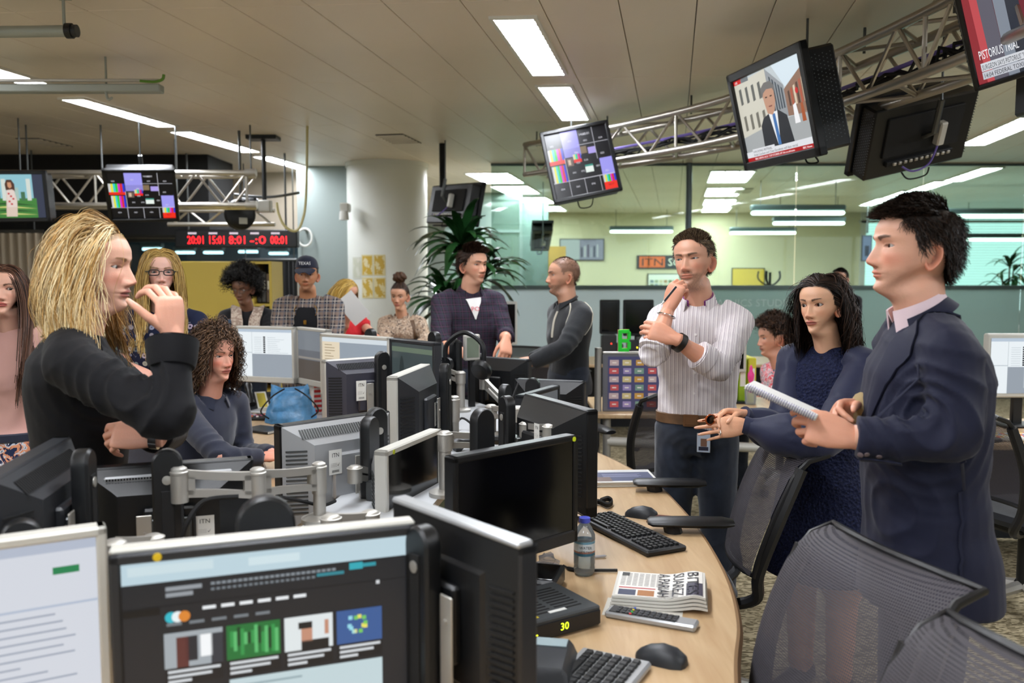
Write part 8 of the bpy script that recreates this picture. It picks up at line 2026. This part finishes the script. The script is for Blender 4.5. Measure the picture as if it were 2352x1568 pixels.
for r in range(6):
 for c_ in range(3):
  if kb0 is None: o = kb0 = MB().box((0, 0, 0), (.014, .013, .006), .002).build('key', M_blackm, t, smooth=0)
  else: o = kb0.copy(); COL.objects.link(o); o.parent = t
  o.matrix_local = Matrix.Rotation(.55, 4, 'X') @ Matrix.Translation((.052 + .017 * c_, -.045 + .024 * r, .047))
c = on_desk(592, 962); keyboard('keyboard with coloured shortcut keys in front of the desk telephone', c, R_(2), .40, .13, colour_keys=['#2a2a2e', '#c8603a', '#8a6ab0', '#2a2a2e', '#d8c8c0', '#b03a4a', '#2a2a2e'])
c = on_desk(607, 990); t = thing('notebook', 'closed black notebook on the desk edge by the silver monitor', 'notebook', (c.x, c.y, DZ), rz=R_(-30)); MB().box((0, 0, .009), (.2, .14, .016), .004).build('cover', M_black, t); MB('#cfcfc8').box((.002, -.001, .009), (.196, .136, .009)).build('page_block', M_paint, t)
t = dthing('carrier_bag', 'crumpled blue plastic carrier bag slumped on the desk', 'bag', 668, 968, .2); rr = random.Random(9); R = []
for k in range(10):
 v = k / 9; R.append([((.15 - .05 * v) * math.copysign(abs(math.cos(a_)) ** .6, math.cos(a_)) * rr.uniform(.88, 1.08), (.09 - .07 * v) * math.sin(a_) * rr.uniform(.8, 1.1), .002 + .20 * v + (.02 * math.cos(a_ * 2) if v > .8 else 0)) for a_ in (2 * PI * i / 20 for i in range(20))])
MB().loft(R).build('film', pmat('blue_bag_film', '#4f86b4', .3, noise=(25, .25), bump=(30, .4)), t)
for s in (-1, 1): MB().tube(smoothpath([(s * .12, -.05, .03), (s * .16, -.09, .08), (s * .10, -.10, .16), (s * .03, -.05, .20)], 5), .005, 6).build('handle', M_black, t)
t = dthing('thick_book', 'thick white and red paperback standing behind the blue bag', 'book', 722, 950, .5); MB('#d8d4d0').box((0, 0, .12), (.05, .16, .24), .003).build('cover', M_paint, t); x_ = MB('#c02a2a')
for k in range(7): x_.box((0, -.0815, .03 + .03 * k), (.046, .001, .016))
x_.build('spine_print', M_paint, t, smooth=0)
c = at(1066, 822, 4.25); t = thing('headphones', 'black padded headphones hanging over a monitor post before the plaid shirt', 'headphones', c, rz=-.5)
t.scale = (1.25, 1.25, 1.25)
MB().tube(smoothpath([(-.085, 0, -.02), (-.08, .0, .05), (0, .0, .10), (.08, .0, .06), (.09, 0, -.01)], 6), .010, 8).build('headband', M_black, t)
for s in (-1, 1):
 e = MB(); e.M = Matrix.Translation((s * .085, -.01, -.04)) @ Matrix.Rotation(PI / 2, 4, 'X') @ Matrix.Rotation(.5 * s, 4, 'X'); e.lathe([(0, -.02), (.03, -.02), (.042, -.008), (.044, .006), (.036, .018), (.028, .012), (0, .008)], 20); e.build('ear_cup', M_black, t)
p_ = at(1052, 790, 4.3); t = thing('slider_post', 'upright black slider post beside a small pale meter before the plaid shirt', 'post', (p_.x, p_.y, .925)); MB().box((0, 0, .17), (.04, .03, .34), .012).build('body', M_black, t)
p_ = at(1083, 785, 4.35); t = thing('small_meter', 'small pale framed meter screen standing behind the headphones', 'screen', (p_.x, p_.y, .925), rz=.5); MB().box((0, 0, .30), (.085, .03, .13), .006).build('case', M_silver2, t); MB('#6f7a6a').box((0, -.016, .30), (.066, .002, .10)).build('display', M_paint, t); MB().box((0, 0, .12), (.03, .02, .24)).build('stem', M_black, t)
p_ = at(1110, 975, 3.3); t = thing('phone_handset', 'black telephone handset lying on the pale spine', 'handset', (p_.x, p_.y, .925), rz=.4); MB().tube(smoothpath([(-.12, 0, .02), (-.05, 0, .03), (.05, 0, .03), (.12, 0, .02)], 5), [.028] * 3 + [.018] * 10 + [.028] * 3, 10).build('body', M_black, t)
# == far desk on the right: low screen with a poster, clutter
dk = thing('far_desk', 'beech far desk behind the striped shirt, with a low poster screen', 'desk', (1.47, 5.68, 0)); MB().box((0, 0, .715), (1.9, .75, .03), .006).build('worktop', M_wood, dk)
for s in (-1, 1):
 for q_ in (-1, 1): MB().cyl((s * .88, q_ * .32, 0), (s * .88, q_ * .32, .70), .025, n=10).build('leg', M_alu, dk)
MB().tube([(-.88, -.32, .55), (.3, -.32, .50)], .03, 10).build('cable_tube', M_silver2, dk)
ps = thing('desk_screen', 'low fabric desk screen with aluminium post and a poster of coloured labels', 'partition', (at(1372, 925, 5.45).x, 5.42, .73))
wz = .36; wx = at(1515, 860, 5.42).x - at(1378, 860, 5.42).x
MB().box((wx / 2 + .03, 0, wz / 2), (wx, .03, wz), .004).build('panel', cloth('screen_fabric', '#6a6a70'), ps); MB().cyl((0, 0, 0), (0, 0, wz + .04), .022, n=12).build('post', M_alu, ps); MB().box((wx / 2 + .03, 0, wz + .008), (wx, .035, .016), .003).build('top_rail', M_alu, ps)
po = MB(); po.M = Matrix.Translation((wx / 2 + .03, -.0165, wz / 2)); po.rect(-wx * .42, -wz * .46, wx * .46, wz * .46, 0, '#4a4a72'); rr = random.Random(12)
for k in range(6):
 for q_ in range(4): po.rect(-wx * .40 + wx * .21 * q_ + rr.uniform(0, .012), -wz * .42 + wz * .145 * k, -wx * .40 + wx * .21 * q_ + wx * .16, -wz * .42 + wz * .145 * k + wz * .10, -.001, ('#c8585a', '#c99a4a', '#9a8ab8', '#c8b0b0', '#7a9a8a', '#d0c08a')[(k * 3 + q_ * 2) % 6]); po.rect(-wx * .40 + wx * .21 * q_ + .02, -wz * .38 + wz * .145 * k, -wx * .40 + wx * .21 * q_ + wx * .12, -wz * .36 + wz * .145 * k, -.0014, '#f0e8e0')
po.build('poster', M_paint, ps, smooth=0)
c = at(1432, 806, 5.42); t = thing('neon_letter', 'bright green and red block letter B standing on the poster screen', 'letter', (c.x, c.y, .73 + wz + .016))
for y_, c_ in ((0.0, '#2fd03a'), (.02, '#e0305a')):
 b_ = MB(c_); hB = at(1432, 757, 5.42).z - (.73 + wz + .016); b_.box((-.022, y_, hB / 2), (.024, .02, hB), .002)
 for z_ in (.01, hB / 2, hB - .01): b_.box((.01, y_, z_), (.05, .02, .024), .002)
 for z_ in (hB * .27, hB * .74): b_.box((.034, y_, z_), (.022, .02, hB * .36), .004)
 b_.build('letter_face' if y_ == 0 else 'letter_back', M_gloss, t)  # red letter behind the green one, in its own colour
tag(MB('#d8d2cc').box((at(1440, 806, 5.5).x + .1, 5.5, .73 + wz + .004), (.2, .12, .004), .001).build('loose_paper', M_paint), 'loose white paper lying on top of the poster screen', 'paper')
def simple_monitor(label, px0, py0, px1, d, h, scr=None, body=None, show='front'):
 a_, b_ = at(px0, py0, d), at(px1, py0, d); w = b_.x - a_.x; z0 = a_.z
 t = thing('computer_monitor', label, 'monitor', ((a_.x + b_.x) / 2, d, .73)); zc = z0 - h / 2 - .73
 MB().box((0, .02, zc), (w, .05, h), .008).build('case', body or M_black, t); s = MB('#08080a'); s.box((0, -.0055, zc), (w - .04, .002, h - .05)); s.build('panel', M_screen_dim, t, smooth=0)
 if scr: q_ = MB(); q_.M = Matrix.Translation((0, -.0072, zc)); scr(q_, w - .04, h - .05); q_.build('display_picture', M_screen, t, smooth=0)
 MB().box((0, .05, zc * .5), (.06, .03, zc), .006).build('stand', M_black, t); MB().box((0, .04, .008), (.22, .16, .016), .006).build('foot', M_black, t); return t
simple_monitor('white framed monitor beside the striped shirt on the far desk', 1640, 752, 1716, 5.75, .30, body=M_silver2)
simple_monitor('dark monitor behind the charcoal fleece, leftmost of three on the frosted panel', 1378, 688, 1424, 8.6, .34); simple_monitor('dark monitor before the pale frosted panel, nearest the striped sleeve', 1432, 688, 1502, 8.6, .36); simple_monitor('white framed dark monitor behind the plaid shoulder', 1150, 692, 1188, 8.4, .42, body=M_silver2)
d2 = thing('back_desk', 'long back desk below the pale frosted panel', 'desk', (1.5, 8.6, 0)); MB().box((0, 0, .715), (3.4, .8, .03), .006).build('worktop', M_wood, d2); MB().box((0, .3, .35), (3.3, .03, .68)).build('modesty_panel', M_dark, d2)
for s in (-1, 1): MB().box((s * 1.6, 0, .35), (.05, .7, .70)).build('leg_panel', M_dark, d2)
M_binder = M_paint
for k, (x, c_) in enumerate(((1.40, '#3f9a2f'), (1.462, '#8fae20'), (1.524, '#c9c23a'))):
 t = thing('ring_binder', ('dark green', 'lime green', 'yellow green')[k] + ' ring binder standing on the far desk behind the striped shirt', 'binder', (x + .08, 5.9, .73)); MB(c_).box((0, 0, .15), (.055, .24, .30), .006).build('cover', M_paint, t); MB('#e6e6dc').box((0, -.1215, .17), (.035, .001, .12)).build('spine_label', M_paint, t)
c = at(1724, 900, 5.7); t = thing('pink_figurine', 'pink ribbon figure standing in a glass on the far desk', 'ornament', (c.x, c.y, .73)); MB('#e0408a').lathe([(0, .08), (.012, .08), (.008, .14), (.02, .17), (.022, .20), (.01, .225), (.012, .24), (.004, .26), (0, .262)], 12).build('figure', M_gloss, t); MB().lathe([(0, 0), (.035, .0), (.04, .10), (.038, .10), (.033, .005), (0, .005)], 16).build('tumbler', glassmat('highlit_pet', '#eef4f6'), t)
for k, (px, py, c_) in enumerate(((1396, 775, '#c8c8c0'), (1412, 770, '#3a3a3e'), (1455, 775, '#2a2a2e'), (1478, 772, '#4a4a48'), (1395, 745, '#2c2c2c'))):
 c = at(px, py, 8.4); t = thing('desk_tray', ('pale', 'dark grey', 'black', 'grey', 'low black')[k] + ' box of small equipment on the back desk', 'equipment box', (c.x, 8.35 - .06 * (k == 4), .73)); hh = .16 + .03 * k; MB(c_).box((0, 0, hh / 2), (.14, .14, hh), .008).build('case', M_paint, t); l_ = MB(('#30d040', '#e03020', '#e0c020', '#30d040', '#e03020')[k]).box((.02, -.071, hh * .7), (.012, .002, .012)); l_.build('indicator', M_led, t)
d3 = thing('side_desk', 'beech side desk behind the navy suit carrying a bright monitor', 'desk', (2.95, 4.75, 0)); MB().box((0, 0, .715), (1.1, .8, .03), .006).build('worktop', M_wood, d3); MB().box((0, .35, .36), (1.06, .03, .68)).build('modesty_panel', M_dark, d3)
for s in (-1, 1): MB().box((s * .52, 0, .35), (.04, .7, .70)).build('leg_panel', M_dark, d3)
simple_monitor('bright monitor of pale windows beside the navy suit at the frame edge', 2268, 766, 2440, 4.85, .36, scr=lambda m, w, h: (scr_sheet(m, w, h), m.rect(w * .0, -h * .4, w * .3, -h * .05, -.001, '#aeb8bc'), m.rect(w * .02, -h * .42, w * .1, -h * .3, -.0014, '#2a9a3a')), body=M_silver2)
MB
keyboard('bright coloured key keyboard on the side desk behind the navy suit', (2.68, 4.5), 0, .42, .15, case=M_silver2, colour_keys=['#e0c04a', '#d86a5a', '#6aa0d8', '#e6e6e0', '#e6e6e0', '#8ac08a'])
# == plant
def leafplant(label, px, d, ztop, spread, n, seed, cat='plant', dz=0.0, s=1.0):
 b = at(px, 700, d); t = thing('potted_plant', label, cat, (b.x, d, dz)); rr = random.Random(seed); ztop = ztop - dz
 MB().lathe([(0, 0), (.13 * s, 0), (.17 * s, .32 * s), (.175 * s, .34 * s), (.15 * s, .34 * s), (.14 * s, .30 * s), (0, .30 * s)], 24).build('pot', pmat('plant_pot_grey', '#6a6a66', .5), t)
 st_ = MB()
 tops = [(0, 0, ztop * .88), (.13 * s, .05, ztop * .74), (-.13 * s, .03, ztop * .64)]
 for x, y, z in tops: st_.tube([(x * .4, y * .4, .28 * s), (x * .8, y, z * .6), (x, y, z)], [.028 * s, .022 * s, .016 * s], 8)
 tag(st_.build('stem', pmat('plant_stem', '#5a4a34', .8), t), kind='stuff')
 M_leaf = pmat('dark_glossy_leaf', '#1a3f1c', .3, noise=(4, .3)); 
 for k in range(n):
  x0, y0, z0 = tops[k % 3]; a = rr.uniform(0, 2 * PI); el = rr.uniform(-.1, 1.15) if k % 3 else rr.uniform(.1, 1.35); L = rr.uniform(.38, .58) * spread; w = rr.uniform(.030, .046) * spread; mb = MB(); R = []
  p_ = Vector((x0, y0, z0 - rr.uniform(0, .14))); d_ = Vector((math.cos(a) * math.cos(el), math.sin(a) * math.cos(el), math.sin(el))); side = Vector((-math.sin(a), math.cos(a), 0)); N_ = 9
  for i in range(N_ + 1):
   u = i / N_; ww = w * math.sin(PI * min(.98, u * .93 + .05)) ** .8; up = side.cross(d_).normalized(); R.append([p_ - side * ww + up * .006 * 0, p_ - up * ww * .35, p_ + side * ww, p_ - up * (ww * .35 - .0015)]); d_ = (d_ + Vector((0, 0, -.22 * (.4 + u)))).normalized(); p_ = p_ + d_ * L / N_
  mb.loft(R); mb.build('leaf', M_leaf, t)
 return t
leafplant('tall glossy dragon plant with drooping leaves before the pillar', 1062, 8.4, 2.13, 1.15, 150, 3)
leafplant('potted plant seen through the glass before the bright blinds', 2315, 14.0, 1.92, .8, 34, 5, dz=.75, s=.7)
pl = thing('plant_table', 'low white cabinet under the plant beyond the glass', 'cabinet', (at(2315, 700, 14).x, 14.0, 0)); MB().box((0, 0, .37), (1.2, .5, .74), .01).build('carcass', M_white, pl)
for s in (-1, 1): MB().box((s * .295, -.255, .37), (.57, .02, .68), .004).build('door', M_white, pl)
# == left background
cb = thing('storage_cabinet', 'mustard yellow cabinet with an open shelf behind the scarf wearer', 'cabinet', (0, 8.0, 0)); x0, x1 = at(412, 650, 8).x, at(624, 650, 8).x; zt = at(500, 600, 8).z; M_must = pmat('mustard_laminate', '#b8a040', .5); xs = at(577, 650, 8).x
MB().box(((x0 + xs) / 2, .2, zt / 2), (xs - x0, .4, zt), .006).build('closed_unit', M_must, cb)
for x in (xs + .012, x1 - .012): MB().box((x, .2, zt / 2), (.024, .4, zt), .003).build('side_panel', M_must, cb)
for z in (.05, .5, .95, 1.30, zt - .012): MB().box(((xs + x1) / 2, .2, z), (x1 - xs - .04, .38, .022)).build('shelf', M_must, cb)
MB().box(((xs + x1) / 2, .395, zt / 2), (x1 - xs, .012, zt)).build('back_panel', M_dark, cb)
rr = random.Random(2)
for z in (.96, 1.31):
 for k in range(3):
  c_ = ('#8a8a80', '#3a3a38', '#cfc9b8', '#6a5a4a')[rr.randrange(4)]; hh = rr.uniform(.2, .28); t = thing('box_file', ('grey', 'dark', 'pale')[k] + ' box file on the ' + ('lower' if z < 1 else 'upper') + ' open shelf of the mustard cabinet', 'file', (xs + .05 + .045 * k, 8.2, z + .0115)); MB(c_).box((0, 0, hh / 2), (.04, .26, hh), .004).build('cover', M_paint, t); MB('#d8d4c4').box((0, -.1305, hh * .6), (.024, .001, .08)).build('spine_label', M_paint, t)
struct('wall_soffit', MB().box((-6.2, 10.6, 2.49), (5.4, .9, .92)), M_blackm)
M_drape = cloth('black_drape', '#0d0d10', .95)
t = thing('stage_drape', 'black stage drape hanging beside the mustard cabinet', 'curtain', (0, 11.0, 0)); mb = MB(); n = 60; xa, xb = at(560, 650, 11).x, at(682, 650, 11).x; zt2 = at(650, 600, 11).z
R = [[(xa + (xb - xa) * k / n, .04 * math.sin(k * 1.3), z) for k in range(n + 1)] + [(xa + (xb - xa) * k / n, .04 * math.sin(k * 1.3) + .006, z) for k in range(n, -1, -1)] for z in (0.01, zt2 / 2, zt2)]
mb.loft(R); mb.build('cloth', M_drape, t); MB().cyl((xa, 0, zt2 + .02), (xb, 0, zt2 + .02), .02, n=10).build('rail', M_steel, t); 
for x in (xa + .03, xb - .03): MB().cyl((x, 0, zt2), (x, 0, ZC), .008, n=6).build('hanger_rod', M_steel, t)
t = thing('pleated_curtain', 'beige pleated curtain behind the blonde hair', 'curtain', (0, 9.8, 0)); xa, xb = at(-60, 650, 9.8).x, at(105, 650, 9.8).x; zt3 = at(50, 535, 9.8).z
R = [[(xa + (xb - xa) * k / n, .035 * math.sin(k * .9), z) for k in range(n + 1)] + [(xa + (xb - xa) * k / n, .035 * math.sin(k * .9) + .006, z) for k in range(n, -1, -1)] for z in (.01, 1, zt3)]
MB().loft(R).build('cloth', cloth('beige_curtain', '#b5a894', .9), t); MB().cyl((xa, 0, zt3 + .02), (xb, 0, zt3 + .02), .02, n=10).build('rail', M_steel, t)
for x in (xa + .1, xb - .1): MB().cyl((x, 0, zt3), (x, 0, ZC), .01, n=6).build('hanger_rod', M_steel, t)
d4 = thing('corner_desk', 'dark desk corner with pale screen behind the blonde hair', 'desk', (at(95, 700, 8.5).x, 8.5, 0)); MB().box((0, 0, .715), (1.6, .8, .03)).build('worktop', M_dark, d4)
for s in (-1, 1): MB().box((s * .75, 0, .35), (.05, .7, .70)).build('leg_panel', M_dark, d4)
simple_monitor('cream lit monitor behind the blonde hair', 58, 657, 112, 8.5, .34, scr=lambda m, w, h: m.rect(-w / 2, -h / 2, w / 2, h / 2, 0, '#d8c8a0')); simple_monitor('dark monitor beside the cream lit one behind the blonde hair', 118, 690, 200, 8.4, .34)
w4 = struct('window_4', MB().box((-4.3, YB - .02, 1.585), (3.7, .06, .05)).box((-4.3, YB - .02, 2.035), (3.7, .06, .05)), M_steel)
MB().box((-4.3, YB, 1.81), (3.7, .01, .42)).build('pane', glassmat('gallery_glass', '#b8c8d0', haze=.15, hazecol='#6a7a84'), w4, smooth=0)
struct('wall_gallery', MB().box((-4.3, 14.5, 1.5), (5, .1, 3)), pmat('gallery_blue_grey', '#7a8690', .7))
ORD2 = ['first', 'second', 'third', 'fourth', 'last']
for k, (px, py) in enumerate(((350, 572), (425, 580), (490, 580), (570, 578), (640, 582))):
 c = at(px, py, 13.0); t = thing('gallery_lamp', 'strip lamp seen through the window under the clock, ' + ORD2[k] + ' from the curtain', 'lamp', c, group='strip lamps in the gallery'); MB().box((0, 0, 0), (.28, .08, .04), .01).build('tube', M_diff_cool, t); MB().box((0, 0, .06), (.32, .12, .06), .01).build('housing', M_silver2, t); MB().cyl((0, 0, .08), (0, 0, ZC - c.z), .006, n=6).build('hanger_rod', M_steel, t)
c0, c1_ = at(402, 568, 10.0), at(682, 527, 10.0); t = thing('led_clock', 'long black clock bar of red glowing digits under the ceiling', 'clock', ((c0.x + c1_.x) / 2, 10.0, (c0.z + c1_.z) / 2)); w, h = c1_.x - c0.x, c1_.z - c0.z
MB().box((0, .06, 0), (w, .12, h), .01).build('case', M_black, t); dg = MB()
for k, tx in enumerate(('20:01', '15:01', '8:01', '-:0', '00:01')): dg.text(tx, -w * .40 + w * .17 * k, -h * .30, h * .45, -.002, '#ff1820', w=w * .135); [dg.rect(-w * .39 + w * .17 * k + q_ * .02, h * .24, -w * .39 + w * .17 * k + .014 + q_ * .02, h * .34, -.002, '#8a8088') for q_ in range(5)]
dg.build('led_digits', M_led, t, smooth=0)
for s in (-1, 1): MB().cyl((s * w * .4, .06, h / 2), (s * w * .4, .06, ZC - t.location.z), .012, n=8).build('hanger_rod', M_steel, t)
t = thing('studio_lamp', 'round black studio lamp hanging by the truss end', 'lamp', at(552, 493, 8.45)); e = MB(); e.M = Matrix.Rotation(.6, 4, 'Z') @ Matrix.Rotation(PI / 2, 4, 'X'); e.lathe([(0, .05), (.10, .05), (.14, .03), (.15, -.02), (.12, -.07), (0, -.09)], 24); e.build('head', M_black, t); lb = MB('#b8b8b0'); lb.M = Matrix.Rotation(.6, 4, 'Z'); lb.rect(-.03, -.09, .05, -.03, -.052); lb.build('label', M_paint, t, smooth=0); MB().cyl((0, .02, .1), (0, .02, ZC - t.location.z), .014, n=8).build('hanger_rod', M_steel, t)
t = thing('studio_camera', 'robotic studio camera hanging from a black ceiling plate', 'camera', at(608, 470, 8.8)); z_ = ZC - t.location.z
MB().box((0, 0, z_ - .02), (.30, .2, .04), .004).build('ceiling_plate', M_black, t); MB().cyl((0, 0, .0), (0, 0, z_), .022, n=10).build('stem', M_black, t); MB().box((-.16, -.02, .0), (.2, .16, .13), .02).build('camera_body', M_black, t); MB().tube([(-.16, -.1, 0), (-.16, -.2, 0)], [.05, .045], 14).build('lens_barrel', M_dark, t); MB().box((.02, -.05, -.02), (.12, .1, .12), .01).build('control_box', M_silver2, t); MB().tube(smoothpath([(-.3, 0, .1), (-.1, 0, .08), (.1, 0, .08), (.35, 0, .12)], 4), .014, 8).build('cross_arm', M_steel, t)
lt = thing('lighting_bar', 'short pale lattice lighting bar below the straight truss', 'lighting bar', at(520, 515, 9.0)); 
for z in (0, .14): MB().cyl((-.6, 0, z), (.5, 0, z), .022, n=10).build('chord', M_truss, lt)
wb = MB(); [wb.cyl((-.55 + .17 * k, 0, .14 * (k % 2)), (-.38 + .17 * k, 0, .14 * ((k + 1) % 2)), .012, n=6) for k in range(6)]; wb.build('web_bracing', M_truss, lt); [MB().cyl((s, 0, .14), (s, 0, ZC - lt.location.z), .01, n=6).build('hanger_rod', M_steel, lt) for s in (-.5, .4)]
pts_ = [at(x, y, 8.2) for x, y in ((708, 400), (703, 450), (695, 505), (680, 530), (655, 520), (640, 490), (636, 465))]; pts_[0].z = ZC; tag(MB().tube(smoothpath(pts_, 6), .012, 8).build('yellow_cable', pmat('cream_yellow_cable', '#c9c08a', .5)), 'cream yellow cable looping down from the ceiling by the pillar', 'cable')
c = at(700, 545, 11.15); t = thing('cable_ring', 'white cable coil hung on the grey wall beside the pillar', 'coil', c); MB().tube([(.09 * math.cos(a_), 0, .11 * math.sin(a_)) for a_ in (2 * PI * k / 24 for k in range(24))], .014, 8, closed=True).build('coil', M_white, t); MB().box((0, .06, .1), (.03, .1, .03)).build('hook', M_steel, t)
c = at(790, 485, 10.4); t = thing('wall_spotlight', 'small white spotlight fixed beside the top of the pillar', 'spotlight', c); MB().box((0, .1, .05), (.1, .2, .1), .01).build('bracket', M_silver2, t); MB().lathe([(0, 0), (.05, 0), (.06, -.1), (0, -.11)], 14).build('head', M_white, t)
a0, a1 = at(-60, 74, 4.4), at(176, 71, 4.4); t = thing('conduit_pipe', 'grey steel pipe end clamped under the ceiling in the corner', 'pipe', a1); MB().tube([a0 - a1, Vector((0, 0, 0))], .028, 16).build('tube', M_galv, t); MB().tube([Vector((-.05, 0, 0)), Vector((-.02, 0, 0))], .037, 16).build('clamp', M_black, t); MB().tube([Vector((-.025, 0, 0)), Vector((.004, 0, 0))], [.03, .03], 16).build('socket_end', M_dark, t); MB().cyl((-.06, 0, .02), (-.06, 0, ZC - a1.z), .008, n=8).build('hanger_rod', M_galv, t); MB().box((-.06, 0, ZC - a1.z - .006), (.06, .05, .012)).build('ceiling_plate', M_galv, t)
a0, a1 = at(-70, 207, 5.6), at(372, 204, 5.6); t = thing('cable_tray', 'long grey cable tray with green earth wire under the ceiling', 'cable tray', a1); MB().box(((a0.x - a1.x) / 2, 0, 0), (a1.x - a0.x, .08, .05), .006).build('tray', M_galv, t); MB().box(((a0.x - a1.x) / 2, -.03, .045), (a1.x - a0.x, .02, .02), .004).build('upper_rail', M_alu, t); MB().tube(smoothpath([(-.12, -.04, .04), (-.03, -.04, .035), (.02, -.04, .05), (.03, -.04, .08)], 5), .009, 6).build('earth_wire', pmat('green_yellow_wire', '#5a8a2a', .5), t)
for x in (-1.1, -.35): MB().cyl((x, 0, .02), (x, 0, ZC - a1.z), .007, n=8).build('hanger_rod', M_galv, t)
MB().tube(smoothpath([(-.34, -.03, -.02), (-.33, -.03, -.07), (-.30, -.03, -.06)], 4), .008, 6).build('hook', M_galv, t)
c = at(2372, 210, 3.9); t = thing('loudspeaker', 'black loudspeaker corner at the frame edge below the trial screen', 'loudspeaker', c); MB().box((.02, 0, 0), (.12, .14, .2), .01).build('cabinet', M_black, t); MB().box((.02, -.072, 0), (.1, .004, .17)).build('grille', M_dark, t); MB().cyl((.02, 0, .1), (.02, 0, ZC - c.z), .012, n=8).build('hanger_rod', M_galv, t)
for k, (q_, lb) in enumerate((([(905, 1120, 2.5), (960, 1150, 2.7), (1010, 1085, 2.9), (1035, 1010, 3.1)], 'black cable sagging behind the large blank screen'), ([(1000, 985, 3.4), (1030, 1000, 3.5), (1060, 960, 3.7), (1095, 985, 3.6)], 'black cable looping over the pale spine by the ribbed arm'), ([(640, 1140, 2.2), (690, 1150, 2.3), (740, 1160, 2.35), (770, 1150, 2.4)], 'black cable strapped along the cast arm of the silver monitor'), ([(1190, 880, 3.9), (1170, 930, 3.8), (1150, 960, 3.7), (1110, 940, 3.7)], 'thin black cable behind the grey blank screen monitor'))):
 tag(MB().tube(smoothpath([at(*v) for v in q_], 6), .005, 6).build('cable', M_blackm), lb, 'cable')
